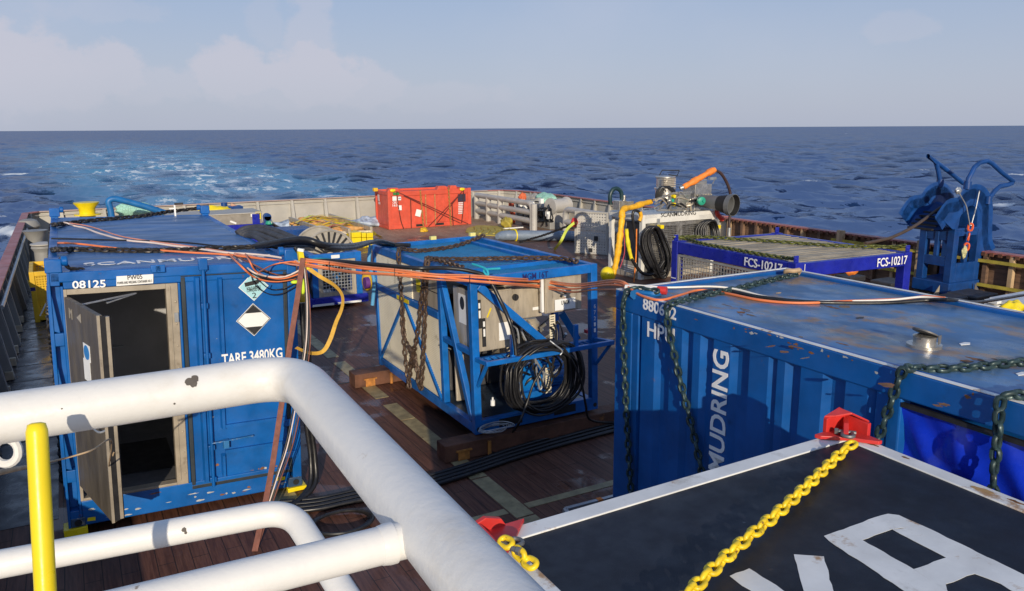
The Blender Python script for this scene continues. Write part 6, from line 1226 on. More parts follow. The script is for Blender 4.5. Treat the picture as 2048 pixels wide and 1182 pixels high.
q = P(*cr(1050, 900), z=.05); lump(q, .16, (1, .8, .8), YEL2, 'yellow_shackle', 'yellow shackle on the deck in front of the red container', 'shackle', 9)
# ================================================================== blue overboarding chute
cC = lambda x, y: (1760+x/3.694, 300+y/3.694)
q0 = P(*cC(512, 985), z=.5); CH = Fr(q0.x, q0.y, .0, -.05)
ch = thing('overboarding_chute', 'blue steel overboarding chute with bent tube guards at the starboard rail', 'chute', CH)
def cf(x, y): return CH.p(*cC(x, y), y=0)
def csd(x, y): return CH.p(*cC(x, y), x=0)
cw = cf(725, 930).x; cl = csd(262, 930).y; zb = .5
def cb_(a, b, w_, h_=None, name='frame_bar', up=(0,0,1)): m = MB(); m.bar(a, b, w_, h_, up); return m.build(name, SHUTE, ch, smooth=0, bevel=.01)
m = MB(); m.box(-.05, cw+.03, -.03, cl+.05, .22, .5); m.build('base', SHUTE, ch, smooth=0, bevel=.02)
m = MB(); m.box(.0, cw, .05, cl, .004, .22); m.build('plinth', mat('dark_plinth', (.05, .045, .04), .7, rust=.3), ch, smooth=0)
zt_ = cf(560, 600).z
for x_, y_ in ((.09, .09), (cw-.09, .09), (.09, cl-.09), (cw-.09, cl-.09)): cb_((x_, y_, .5), (x_, y_, zt_), .18, name='leg')
zs = cf(640, 830).z; m = MB(); m.box(.181, cw-.181, .0, .08, .5, zs); m.build('front_plate', SHUTE, ch, smooth=0, bevel=.01)
m = MB(); m.box(.005, .09, .181, cl-.181, csd(400, 850).z, csd(400, 780).z); m.build('side_plate', SHUTE, ch, smooth=0, bevel=.01)
cb_((.09, .181, csd(400, 620).z), (.09, cl-.181, csd(400, 620).z), .14, .26, 'cross_bar'); cb_((cw/2, .06, zs), (cw/2, .06, zt_), .12, .1, 'upright'); cb_((.181, .09, zt_-.07), (cw-.181, .09, zt_-.07), .15, .14, 'cross_bar'); cb_((.06, cl/2, csd(400, 780).z), (.06, cl/2, zt_), .12, .1, 'upright')
m = MB(); m.box(0, cw, 0, cl, zt_, zt_+.06); m.build('deck_plate', SHUTE, ch, smooth=0, bevel=.01)
for x_, y_ in ((-.15, .15), (cw*.75, -.1)): m = MB(); m.prism([(x_, y_-.02, .01), (x_-.35*(x_ < 0), y_-.35*(x_ > 0), .01), (x_, y_-.02, .45)], (.03, .03, 0)); m.build('foot_gusset', STEEL, ch, smooth=0)
# arched trough: profile runs from inboard (-x) over the top to outboard (+x)
za = cf(640, 270).z; zi = csd(240, 450).z
cx_ = cw*.50; rad_i = .62
arc = []; 
x_in = -.78; arc = [V((x_in, 0, zi-.02)), V((x_in*.55, 0, zi+(za-zi)*.50))]
for t in np.linspace(0.05, 1, 9): an = math.radians(150-150*t); arc.append(V((cx_+.72*math.cos(an), 0, za-.72+.72*math.sin(an))))
zo = cf(800, 735).z; arc += [V((cx_+.78, 0, (za-.72+zo)/2)), V((cx_+.84, 0, zo+.2)), V((cx_+1.0, 0, zo))]
arc = spline(arc, 3); hwid = cl*.5; yc = cl*.5
vs = []; ns = []
for i, p in enumerate(arc):
    T = (arc[min(i+1, len(arc)-1)]-arc[max(0, i-1)]).normalized(); nrm = V((-T.z, 0, T.x)); nrm = nrm if nrm.z > -.2 or nrm.x > 0 else -nrm; ns.append(nrm)
sec = [(-1.06, .08), (-1.0, .0), (-1.0, -.24), (-.96, -.40), (-.6, -.46), (0, -.47), (.6, -.46), (.96, -.40), (1.0, -.24), (1.0, .0), (1.06, .08)]
m = MB(); k = len(sec); vs = [p+n_*(b-.03)+V((0, yc+a*hwid, 0)) for p, n_ in zip(arc, ns) for a, b in sec]+[p+n_*(b-.06)+V((0, yc+a*hwid, 0)) for p, n_ in zip(arc, ns) for a, b in sec]
n_ = len(arc); off = n_*k; fs = []
for i in range(n_-1):
    for j in range(k-1): q = (i*k+j, i*k+j+1, (i+1)*k+j+1, (i+1)*k+j); fs += [q, tuple(x+off for x in q[::-1])]
    fs += [(i*k, (i+1)*k, off+(i+1)*k, off+i*k), (i*k+k-1, off+i*k+k-1, off+(i+1)*k+k-1, (i+1)*k+k-1)]
for j in range(k-1): fs += [(j, off+j, off+j+1, j+1), ((n_-1)*k+j, (n_-1)*k+j+1, off+(n_-1)*k+j+1, off+(n_-1)*k+j)]
m.add(vs, fs); m.build('trough', SHUTE, ch, smooth=40)
for y_ in (yc-hwid*1.0, yc+hwid*1.0):     # cheek plates under the arch
    m = MB(); pts = [V((p.x, y_, p.z-.04)) for p in arc[1:-4]]; inner = [V((cx_+.42*math.cos(an), y_, za-.85+.42*math.sin(an))) for an in np.linspace(math.radians(-5), math.radians(185), 10)]
    m.prism(pts+[V((cx_+.62, y_, zt_+.05))]+[V((cx_+.40, y_, zt_+.05))]+inner+[V((cx_-.45, y_, zt_+.05)), V((cx_-.62, y_, zt_+.05))], (0, .03, 0)); m.build('cheek_plate', SHUTE, ch, smooth=0)
m = MB()
for k in range(5): m.box(x_in+.12+k*.13, x_in+.20+k*.13, yc-hwid*.7, yc+hwid*.7, zi-.34+k*.085, zi-.30+k*.085)
m.build('roller_slat', INTERD, ch, smooth=0)
tz = lambda x, y, yy: CH.p(*cC(x, y), y=yy)
yn, yf = yc-hwid*1.05, yc+hwid*1.05
m = MB(); m.tube([tz(x, y, yn) for x, y in ((640, 260), (652, 215), (695, 130), (735, 95), (790, 80), (830, 100), (900, 165), (985, 230), (975, 245), (940, 258), (885, 268), (845, 305), (800, 365))], .055, 10); m.build('guard_tube', SHUTE, ch)
m = MB(); m.tube([tz(x, y, yf) for x, y in ((445, 245), (432, 160), (415, 100), (355, 45), (430, 100), (530, 175), (615, 245))], .055, 10); m.build('guard_tube', SHUTE, ch)
m = MB()
for x, y, yy in ((648, 250, yn), (800, 360, yn), (445, 235, yf)): q = tz(x, y, yy); m.cyl(q-V((0, 0, .12)), q+V((0, 0, .06)), .085, 12)
m.build('tube_socket', SHUTE, ch)
chw = lambda x, y, yy=yn-.08: CH.M @ tz(x, y, yy)
cable([chw(575, 300), chw(600, 345), chw(635, 410), chw(650, 480), chw(664, 560)], .015, GALV, 'left wire sling hanging from the top of the blue chute', 'wire_sling', 'wire', 6); cable([chw(735, 300), chw(715, 400), chw(695, 480), chw(672, 560)], .015, GALV, 'right wire sling hanging from the top of the blue chute', 'wire_sling', 'wire', 6)
lump(chw(578, 300), .09, (1, .6, .9), GALV, 'shackle', 'grey shackle holding the left wire sling on the blue chute', 'shackle', 10); 
m = MB(); m.chain([chw(668, 570), chw(655, 640), chw(640, 715)], Ln=.22, Wd=.14, r=.025); tag(m.build('lifting_chain', mat('orange_chain', (.75, .12, .03), .5)), 'big orange chain links hanging from the wire slings on the blue chute', 'chain')
lump(chw(622, 755), .1, (.7, .5, 1.5), mat('pale_hook', (.5, .48, .25), .5, var=.5, scale=30), 'hook', 'pale yellowish hook below the orange chain links on the blue chute', 'hook', 12)
cable([CH.M @ CH.p(*cC(455, 420), y=yc), CH.M @ CH.p(*cC(370, 480), y=yc-.1), P(*cC(250, 565), x=16.3), P(*cC(100, 640), x=15.3), P(*cC(0, 668), x=14.6), P(*cC(-110, 690), x=14.)], .035, mat('brown_umbilical', (.07, .045, .03), .6), 'brown umbilical running from the deck up into the mouth of the blue chute', 'umbilical', 'cable')
# ================================================================== blue basket with reel
cb = lambda x, y: (540+x/6.223, 430+y/6.223)
BYY = 18.3; bx0, bx1 = P(*cb(420, 800), y=BYY).x, P(*cb(1225, 1000), y=BYY).x; BB = Fr(bx0, BYY, 0, .0)
bb = thing('equipment_basket', 'blue steel basket with a wire mesh window between the 08125 container and the skid', 'basket', BB)
def bp(x, y, yy=0): return BB.p(*cb(x, y), y=yy)
bw = bx1-bx0; zT = bp(1120, 455).z; zB = bp(1150, 1080).z
def bbar(a, b, w_, h_=None, name='frame_bar', mt=SHUTE): m = MB(); m.bar(a, b, w_, h_); return m.build(name, mt, bb, smooth=0, bevel=.008)
z1 = bp(900, 1000).z; m = MB(); m.box(0, bw, -.02, 1.4, max(.01, zB), z1); m.build('base', NAVY, bb, smooth=0, bevel=.02)
xp = [bp(x, 800).x for x in (430, 565, 1112)]
for x_ in xp[1:]: bbar((x_, .06, z1), (x_, .06, zT), .14, name='upright', mt=BLUE2)
bbar((xp[0], .06, z1), (xp[0], .06, bp(430, 715).z), .12, name='upright'); bbar((xp[0], .06, bp(430, 715).z), (xp[1], .06, bp(430, 715).z), .1, .1, 'cross_bar')
bbar((bp(480, 490).x, .06, zT-.07), (xp[2]+.07, .06, zT-.07), .13, .15, 'top_beam', BLUE2); bbar((xp[2], .13, zT-.07), (xp[2], 1.35, zT-.07), .12, .14, 'top_beam', BLUE2); bbar((xp[1], .13, zT-.07), (xp[1], 1.35, zT-.07), .12, .14, 'top_beam', BLUE2); bbar((xp[1], 1.35, zT-.07), (xp[2], 1.35, zT-.07), .12, .14, 'top_beam', BLUE2)
for x_ in xp[1:]: bbar((x_, 1.35, z1), (x_, 1.35, zT-.13), .12, name='upright')
a, b = xp[1]+.075, xp[2]-.075; m = MB(); t = .1
for r_ in ((a, a+t, z1+.002, zT-.15), (b-t, b, z1+.002, zT-.15), (a+t, b-t, zT-.25, zT-.15), (a+t, b-t, z1+.002, z1+.09)): m.box(r_[0], r_[1], .02, .06, r_[2], r_[3])
m.build('window_frame', STEEL, bb, smooth=0)
m = MB(); k = a+t
while k < b-t: m.box(k, k+.014, .03, .04, z1+.09, zT-.25); k += .075
k = z1+.1
while k < zT-.26: m.box(a+t, b-t, .029, .0395, k, k+.014); k += .075
m.build('wire_mesh', GALV, bb, smooth=0)
random.seed(31); m = MB(); m.box(a+.2, b-.4, .5, 1.1, z1, z1+.7)
for k in range(16): m.tube(spline([(random.uniform(a+.1, b-.1), random.uniform(.15, .5), random.uniform(z1+.05, z1+.75)) for _ in range(4)], 4), .022, 6)
m.build('equipment', mat('dark_equipment', (.03, .03, .035), .5, var=.5), bb)
m = MB(); m.box(b-.55, b-.3, .3, .5, z1, z1+.5); m.build('blue_unit', MOTOR, bb, bevel=.02); m = MB(); q = bp(700, 965, .05); m.prism([q+V((-.16, 0, -.03)), q+V((.16, 0, -.03)), q+V((.1, 0, .06)), q+V((-.1, 0, .06))], (0, .1, 0)); m.build('pale_tray', LABEL, bb, smooth=0)
m = MB(); m.bar((xp[0]+.06, .05, z1), (xp[1]-.07, .05, bp(430, 720).z), .05); m.bar((xp[1]-.07, .08, z1), (xp[0]+.06, .08, bp(430, 720).z), .05); m.build('x_brace', INK, bb, smooth=0)
a_, b_ = bp(760, 500, -.011), bp(865, 488, -.011); plate('label', LABEL, bb, [V((a_.x, -.006, zT-.11)), V((b_.x, -.006, zT-.11)), V((b_.x, -.006, zT-.03)), V((a_.x, -.006, zT-.03))], (0, -1, 0))
for x0, x1 in ((530, 800), (845, 1140)):
    a_, b_ = bp(x0, 1120, -.025), bp(x1, 1120, -.025); m = MB(); m.box(a_.x, b_.x, -.03, -.0201, max(.01, zB)+.01, max(.01, zB)+.06); m.build('white_skirt_strip', LABEL, bb, smooth=0)
c = P(*cb(742, 520), y=19.2); R_ = (P(*cb(1060, 520), y=19.2)-c).length
rl = thing('cable_reel', 'big pale cable reel with spoked flange standing behind the blue basket', 'reel', loc=(c.x, c.y, 0)); zc = c.z
RLM = mat('reel_galvanised', (.40, .37, .32), .5, metal=.2, var=.2, scale=4)
for y_ in (0, .9):
    m = MB(); m.lathe([(R_*.42, 0), (R_, 0), (R_, .03), (R_*.42, .03)], (0, y_, zc), (0, 1, 0), 48); m.build('flange', RLM, rl)
    m = MB(); m.tube([(R_*math.cos(a), y_, zc+R_*math.sin(a)) for a in np.linspace(0, math.tau, 48, endpoint=False)], .03, 6, closed=True); m.build('rim', RLM, rl)
    for k in range(24): an = k/24*math.tau; s_, c2 = math.sin(an), math.cos(an); m = MB(); m.bar((R_*.2*c2, y_-.03, zc+R_*.2*s_), (R_*.97*c2, y_-.03, zc+R_*.95*s_), .05, .022, (0, 1, 0)); m.build('flange_gap_shade', RUBBER, rl, smooth=0) if y_ == 0 else None  # black bars paint the dark gaps between the pale flange sectors
m = MB(); m.cyl((0, 0.031, zc), (0, .9, zc), R_*.42, 28); m.cyl((0, -.1, zc), (0, 1.05, zc), .09, 14); m.build('hub', INK, rl)
m = MB(); m.box(-R_*.8, -R_*.7, -.1, 1.0, 0.01, zc+.05); m.box(R_*.7, R_*.8, -.1, 1., .01, zc+.05); m.box(-R_*.8, R_*.8, -.15, -.08, zc-.06, zc+.06); m.build('stand', SHUTE, rl, smooth=0)
for (u, v, y_, r_), mt, lb in (((604, 600, 15.5, .12), YEL2, 'small brownish yellow float behind the red-brown strap'), ((735, 562, 17.2, .17), YEL2, 'brownish yellow float with a purple side left of the blue skid')):
    q = P(u, v, y=y_); m = MB(); m.sphere(q, r_, (.75, 1, 1.35), 12); tag(m.build('float', mt), lb, 'float')
q = P(729, 566, y=17.0); m = MB(); m.cyl(q, q+V((.1, 0, 0)), .13, 14); tag(m.build('purple_disc', PURPLE), 'purple disc beside the float left of the blue skid', 'disc')
# ================================================================== racks and bundles at the stern
ck = lambda x, y: (400+x/5.689, 390+y/5.689)
rk = thing('storage_rack', 'low grey steel rack of channels wrapped in yellow webbing near the stern', 'rack', loc=P(*ck(1400, 480), z=0)); o_ = rk.location.copy(); RZ = .62
def kp(x, y, z=RZ): return P(*ck(x, y), z=z)-o_
for a, b in (((1020, 270), (1400, 405)), ((1245, 250), (1700, 408)), ((1470, 232), (1950, 385))):
    p_, q_ = kp(*a), kp(*b); m = MB(); m.bar(p_, q_, .09, .16); m.build('rail', STEEL, rk, smooth=0, bevel=.006)
    for e in (p_, q_): m = MB(); m.bar(e, (e.x, e.y, .01), .055); m.build('leg', STEEL, rk, smooth=0)
m = MB(); a, b = kp(1020, 270), kp(1470, 232); c, d = kp(1400, 405), kp(1950, 385)
for p_, q_ in ((a, b), (c, d)): m.bar(p_-V((0, 0, .1)), q_-V((0, 0, .1)), .08, .1)
m.bar(a-V((0, 0, .45)), c-V((0, 0, .45)), .06, .25); m.build('cross_member', STEEL, rk, smooth=0)
m = MB(); m.prism([p+V((0, 0, -.40)) for p in (a, b, d, c)], (0, 0, .05)); m.build('shelf', PALEW, rk, smooth=0)
random.seed(51)
for i in range(7):
    t = .08+i*.13; p_, q_ = a.lerp(c, t), b.lerp(d, t); lump(o_+(p_+q_)/2+V((0, 0, -.12)), .5, (abs(q_.x-p_.x)*.95, .55, .36), YEL2 if i % 3 else STRAPO, 'webbing_bundle', ['farthest orange bundle of webbing on the grey rack', 'second farthest yellow bundle of webbing on the grey rack', 'third farthest yellow bundle of webbing on the grey rack', 'middle orange bundle of webbing on the grey rack', 'third nearest yellow bundle of webbing on the grey rack', 'second nearest yellow bundle of webbing on the grey rack', 'nearest orange bundle of webbing on the grey rack'][i], 'webbing', 60+i, .35)
for i in range(16):
    t, s_ = random.uniform(.05, .95), random.uniform(.1, .8); p_ = o_+a.lerp(c, t).lerp(b.lerp(d, t), s_)+V((0, 0, .05)); w_ = V((random.uniform(.4, 1.2), random.uniform(-1, 1), 0))
    ribbon([p_-w_*.6, p_+V((0, 0, random.uniform(.05, .14))), p_+w_*.6], .10, (STRAPY, YEL, STRAPO, HIVIS)[i % 4] if i % 8 != 3 else RED, 'flat webbing strap, one of many tangled on top of the grey rack', (0, 0, 1))['group'] = 'tangled straps on the grey rack'
ribbon([o_+kp(1250, 345), o_+kp(1225, 430, .3), o_+kp(1190, 510, .01)], .16, STRAPO, 'broad orange strap from the grey rack down to the deck', CF); ribbon([o_+kp(1085, 330), o_+kp(1070, 370, .5), o_+kp(1075, 410, .3)], .09, STRAPO, 'narrow orange strap at the far left of the grey rack', CF)
ribbon([o_+kp(1500, 325, .7), o_+kp(1470, 370, .68), o_+kp(1440, 400, .66)], .14, YEL, 'bright yellow strap over the middle of the grey rack', CF)
for i, (x0, x1) in enumerate(((1728, 1838), (1843, 1895), (1900, 1975))):
    a_, b_ = P(*ck(x0, 450), y=27.4), P(*ck(x1, 450), y=27.4); h = P(*ck(x0, 425+i*3), y=27.4).z; m = MB(); n_ = 3
    for k in range(n_): z0 = .006+k*(h-.006)/n_; m.box(a_.x, b_.x-.015, a_.y, a_.y+.7, z0, z0+(h-.006)/n_-.012)
    tag(m.build('yellow_block_stack', YEL, smooth=0, bevel=.015), ['left and widest stack of yellow blocks at the near end of the rack', 'middle narrow stack of yellow blocks at the near end of the rack', 'right stack of yellow blocks at the near end of the rack'][i], 'block')
ribbon([P(*ck(1965, 430), y=27.7), P(*ck(2010, 455), z=.25), P(*ck(2060, 480), z=.02)], .15, YEL, 'yellow strap running from the yellow blocks to the deck', CF)
for (x, y, r_, sc), lb in (((950, 350, .5, (2.2, .9, .55)), 'blue and white sacks heaped at the stern bulwark left of the grey rack'), ((1830, 290, .5, (2.3, .9, .5)), 'blue and white sacks heaped at the stern bulwark left of the red container')):
    q = P(*ck(x, y+15), z=0); q.y = min(q.y, 33.6); lump((q.x, q.y, .15), r_, sc, BLUEB, 'sack_heap', lb, 'sacks', int(x), .4)
# grey cabinet on a navy base
ch5 = lambda x, y: (360+x/9.85, 380+y/9.85)
CY = 29.; a, b = P(*ch5(700, 480), y=CY), P(*ch5(1608, 448), y=CY); zt5 = b.z; z05 = P(*ch5(1605, 655), y=CY).z
cbn = thing('steel_cabinet', 'long weathered grey steel cabinet on a navy base beyond the 08125 container', 'cabinet', loc=(b.x, CY, 0)); X0 = a.x-b.x-1.5
m = MB(); m.box(X0, 0, 0, 1.6, z05, zt5); m.build('body', mat('cabinet_grey', (.26, .235, .20), .55, scale=2, var=.25, dirt=.3, dcol=(.16, .14, .115)), cbn, smooth=0, bevel=.01)
m = MB(); m.box(X0-.02, .03, -.04, 1.64, zt5, zt5+.03); m.build('lid', GREY, cbn, smooth=0)
m = MB(); m.box(X0-.05, .1, -.05, 1.6, .006, z05-.001); m.box(-.35, -.1, -.08, -.051, z05-.1, z05+.35); m.build('base', NAVY, cbn, smooth=0, bevel=.01)
q = P(*ch5(1540, 500), y=CY-.01)-V((b.x, CY, 0)); lb_ = plate('warning_label', YEL, cbn, [q+V((-.09, 0, -.13)), q+V((.09, 0, -.13)), q+V((.09, 0, .13)), q+V((-.09, 0, .13))], (0, -1, 0)); m = MB(); m.box(q.x-.055, q.x-.012, -.022, -.0155, q.z-.085, q.z+.085); m.box(q.x+.012, q.x+.055, -.022, -.0155, q.z-.085, q.z+.085); m.build('label_print', INK, lb_, smooth=0)
q = P(*ch5(1455, 492), y=CY-.01)-V((b.x, CY, 0)); m = MB(); m.box(q.x-.11, q.x+.11, -.014, -.001, q.z-.06, q.z+.05); m.build('white_label', LABEL, cbn, smooth=0)
q = P(*ch5(1050, 640), y=CY-.01)-V((b.x, CY, 0)); m = MB(); m.bar(q+V((-.1, 0, .05)), q+V((.1, 0, -.04)), .06, .01, (0, 1, 0)); m.build('white_label', LABEL, cbn, smooth=0)
m = MB(); q = P(*ch5(1665, 640), y=CY-.2); m.bar((q.x, q.y, .005), (q.x, q.y, q.z+.15), .06); tag(m.build('white_stake', LABEL, smooth=0), 'thin white stake at the right end of the navy cabinet base', 'stake')
nb = thing('navy_winch_base', 'low dark navy base with a green topped post right of the grey cabinet', 'base', loc=P(*ch5(1850, 850), y=27.5)); o2 = nb.location.copy()
m = MB(); q = P(*ch5(1720, 600), y=27.5)-o2; m.box(q.x-.12, q.x+.12, -.1, .1, -o2.z+.005, q.z+.15); m.cyl(q+V((0, -.1, .12)), q+V((0, .1, .12)), .13, 14); m.build('post', SHUTE, nb, bevel=.01)
m = MB(); q2 = P(*ch5(1760, 680), y=27.3)-o2; m.lathe([(.1, 0), (.13, .03), (.1, .12)], q2, n=14); m.build('green_cap', TEALP, nb); m = MB(); m.box(-.3, 1.3, -.3, .9, -o2.z+.005, .1); m.build('plinth', SHUTE, nb, smooth=0, bevel=.02)
cable([P(*ch5(1780, 640), y=27.2), P(*ck(900, 375), z=.35), P(*ck(1020, 430), z=.15), P(*ck(1150, 490), z=.06)], .06, HOSE, 'black hose slanting from the green topped post down to the deck', 'hose', 'hose')
# behind the cabinet
q = P(*ch5(920, 390), y=32); m = MB(); m.box(q.x-.9, q.x+.6, 31.9, 32.5, .005, q.z+.12)
tag(m.build('tool_crate', SHUTE, smooth=0, bevel=.02), 'small dark blue crate on the deck behind the grey cabinet', 'crate')
m = MB(); q = P(*ch5(870, 300), y=32.2); m.cyl((q.x, q.y, q.z-.4), (q.x, q.y, q.z+.1), .12, 14); tag(m.build('blue_canister', SHUTE), 'small blue canister standing on the dark blue crate', 'canister')
cable([P(*ch5(1000, 290), y=32.3), P(*ch5(1060, 310), y=32.3), P(*ch5(1120, 340), y=32.3), P(*ch5(1190, 365), y=32.3)], .07, mat('peach_hose', (.6, .33, .2), .6), 'peach coloured hose behind the grey cabinet', 'hose', 'hose')
q = P(*ch5(700, 400), y=30.9); lump((q.x, q.y, q.z-.05), .3, (2., .8, .7), YEL, 'yellow_bundle', 'bright yellow bundle behind the far right corner of the 08125 roof', 'bundle', 71)
m = MB(); m.box(q.x-.8, q.x+.8, q.y-.3, q.y+.4, .005, q.z-.2); tag(m.build('wooden_pallet_stack', PALEW, smooth=0), 'pallet stack carrying the bright yellow bundle', 'pallets')
m = MB(); q = P(*ch5(325, 310), y=15.0); m.bar((q.x, q.y, q.z-.1), (q.x, q.y, q.z+.16), .02); m.box(q.x-.07, q.x, q.y-.01, q.y+.01, q.z+.10, q.z+.13); m.build('marker', LABEL, None) if 0 else None
fl_ = thing('floodlight', 'little white floodlight at the far right corner of the 08125 roof', 'light', loc=PW.w(W_-.55, L_-.12, H_)); m = MB(); m.box(-.013, .013, -.013, .013, -.03, .16); m.box(-.09, .0, -.01, .01, .09, .11); m.build('bracket', LABEL, fl_, smooth=0); m = MB(); m.box(.0, .14, -.03, .03, .1601, .195); m.build('lamp_head', INK, fl_, smooth=0, bevel=.005)
# blue bent pipe, yellow capstan, net
cable([P(u, v, y=31) for u, v in ((224, 440), (221, 420), (217, 405), (222, 399), (232, 398), (250, 402), (290, 413), (330, 426), (350, 434))], .11, mat('pipe_blue', (.01, .13, .36), .4, var=.2), 'thick bent blue pipe showing above the far edge of the 08125 roof', 'bent_pipe', 'pipe', 14)
q = P(175, 429, y=31.5); rT = 19.5/1590*33.; m = MB(); m.lathe([(rT*.95, 0), (rT*.8, .1), (rT*.62, q.z-.0-.02), (rT*1.05, q.z-.019), (rT*1.05, q.z+.02), (rT*.62, q.z+.021), (rT*.66, q.z+.22), (rT*.98, q.z+.38), (rT*1.02, q.z+.42), (rT*.8, q.z+.421)], (q.x, q.y, .005), n=28); tag(m.build('capstan', YEL), 'bright yellow flared capstan head beyond the 08125 roof', 'capstan')
q = P(268, 418, y=33.8); lump((q.x, q.y, q.z-.05), .4, (1.6, .5, .7), NETG, 'netting', 'mint green netting hung at the stern bulwark behind the bent blue pipe', 'net', 77)
m = MB(); m.box(q.x-.7, q.x+.7, 33.7, 34.2, .005, q.z-.25); tag(m.build('net_bin', GREYD, smooth=0), 'grey bin under the mint green netting at the stern', 'bin')
# bollards and vents along the port walkway
cl_ = lambda x, y: (x/3.692, 380+y/3.692)
def port(x, y, yy): return P(*cl_(x, y), y=yy)
q = port(212, 270, 31); m = MB(); m.lathe([(.26, 0), (.26, q.z-.1), (.34, q.z), (.34, q.z+.05), (.26, q.z+.2), (.12, q.z+.25)], (q.x, q.y, .006), n=24); tag(m.build('bollard', GREYD), 'farthest broad grey bollard between the red rail and the 08125 container', 'bollard')
q = port(262, 345, 27); m = MB(); m.lathe([(.36, 0), (.36, .04), (.22, .06), (.20, q.z-.1), (.30, q.z+.15), (.33, q.z+.18), (.2, q.z+.19)], (q.x, q.y, .006), n=24); tag(m.build('bollard', GREYD), 'grey bell shaped bollard in the middle of the port walkway', 'bollard')
q = port(315, 412, 23.5); m = MB(); m.lathe([(.22, 0), (.21, q.z-.16), (.21, q.z-.15), (.27, q.z-.05), (.25, q.z), (.1, q.z+.03)], (q.x, q.y, .006), n=24); tag(m.build('mushroom_vent', GREYD), 'grey mushroom vent with pale cap left of the 08125 roof', 'vent')
m = MB(); m.lathe([(.28, 0), (.285, .03), (.1, .07)], (q.x, q.y, q.z+.03), n=24); tag(m.build('vent_cap', GREY), 'pale cap lying on the grey mushroom vent', 'cap')
# yellow crate
qa = P(57, 545, y=20.2); YC = Fr(qa.x, 20.2, 0, .02); yc_ = thing('mesh_crate', 'tall yellow mesh sided steel crate standing left of the 08125 container', 'crate', YC); yw, yl_, yh = .85, 1.7, qa.z
m = MB()
for x_, y_ in ((0, 0), (yw-.1, 0), (0, yl_-.1), (yw-.1, yl_-.1)): m.box(x_, x_+.1, y_, y_+.1, .006, yh)
for z_ in (.05, yh-.1):
    for y_ in (0, yl_-.08): m.box(.1001, yw-.1001, y_, y_+.08, z_, z_+.1)
    for x_ in (0, yw-.08): m.box(x_, x_+.08, .1001, yl_-.1001, z_, z_+.1)
m.build('frame', YEL2, yc_, smooth=0, bevel=.01)
m = MB()
for f_, ax in ((.03, 'y'), (yl_-.04, 'y')):
    k = .1
    while k < yw-.1: m.box(k, k+.03, f_, f_+.01, .15, yh-.1); k += .055
    k = .15
    while k < yh-.1: m.box(.1, yw-.1, f_+.001, f_+.009, k, k+.03); k += .055
for f_ in (.03, yw-.04): m.box(f_, f_+.01, .1, yl_-.1, .15, yh-.1)
m.build('mesh_side', YEL2, yc_, smooth=0)
m = MB(); m.box(.1, yw-.1, .1, yl_-.1, .05, .07); m.build('floor', YEL2, yc_, smooth=0); m = MB(); m.box(-.004, .09, -.004, .001, yh-.42, yh-.34); m.build('dark_tape', INKNAVY, yc_, smooth=0)
m = MB(); m.box(.35, .75, .5, 1.2, .07, .75); tag(xf(m, YC.M).build('cardboard_box', PALEW, smooth=0), 'brown box inside the yellow mesh crate', 'box')
q = P(85, 632, y=20.1); m = MB(); a_ = P(80, 632, y=20.05); b_ = P(92, 607, y=20.05); m.bar(a_, b_, .03); tag(m.build('white_rod', LABEL), 'white rod leaning on the front of the yellow mesh crate', 'rod')
m = MB(); q = P(50, 571, z=.0); m.box(q.x-.12, q.x+.12, q.y-.2, q.y+.2, .006, .12); tag(m.build('yellow_step', YEL2, smooth=0), 'low yellow step on the port walkway left of the mesh crate', 'step')
# odds and ends to starboard behind the HPU container
def qz(u, v, z): return P(u, v, z=z)
a_ = qz(1990, 592, 1.0); bz = thing('equipment_case', 'pale grey flat topped case on the deck behind the right part of the HPU container', 'case', loc=(a_.x+.5, a_.y-.3, 0)); m = MB(); m.box(-.7, 1.6, -1., .3, .9, 1.0); m.build('lid', mat('case_pale', (.5, .52, .56), .4, var=.2), bz, smooth=0, bevel=.02); m = MB(); m.box(-.68, 1.58, -.98, .28, .006, .899); m.build('body', mat('case_dark', (.10, .11, .13), .5), bz, smooth=0)
q = qz(2025, 617, 1.0); lump((q.x, q.y, q.z), .2, (1.3, .8, .7), YEL, 'yellow_bundle', 'yellow bundle just beyond the right end of the HPU container edge', 'bundle', 81); m = MB(); m.box(q.x-.4, q.x+.5, q.y-.4, q.y+.4, .006, q.z-.1); tag(m.build('dark_crate', INTERD, smooth=0), 'dark crate carrying the yellow bundle beyond the HPU container', 'crate')
q = qz(1988, 607, .9); st = MB()
for k in range(5): st.box(q.x-.12, q.x+.12, q.y-.12, q.y+.12, q.z-.3+k*.08, q.z-.25+k*.08)
st.box(q.x-.1, q.x+.1, q.y-.1, q.y+.1, .006, q.z-.3); tag(st.build('white_spring', LABEL, smooth=0), 'small white ribbed block left of the yellow bundle', 'block')
for i, (u, v, s_) in enumerate(((1900, 592, .5), (1945, 585, .7), (1780, 560, .6), (1700, 550, .5))):
    q = qz(u, v, .5); m = MB(); m.box(q.x-s_*.6, q.x+s_*.6, q.y-s_*.5, q.y+s_*.5, .006, .5); tag(m.build('dark_case', mat('dark_case', (.035, .035, .04), .5, var=.3), smooth=0, bevel=.03), ['low dark case below the blue chute, left one', 'low dark case below the blue chute, right one', 'low dark case behind the FCS-10217 frame, right one', 'low dark case behind the FCS-10217 frame, left one'][i], 'case')
q = qz(1702, 541, .7); lump((q.x, q.y, q.z), .16, (1.4, .8, .7), ORANGE2, 'orange_lump', 'small orange wrapped fitting under the FCS-10217 beam', 'fitting', 91)

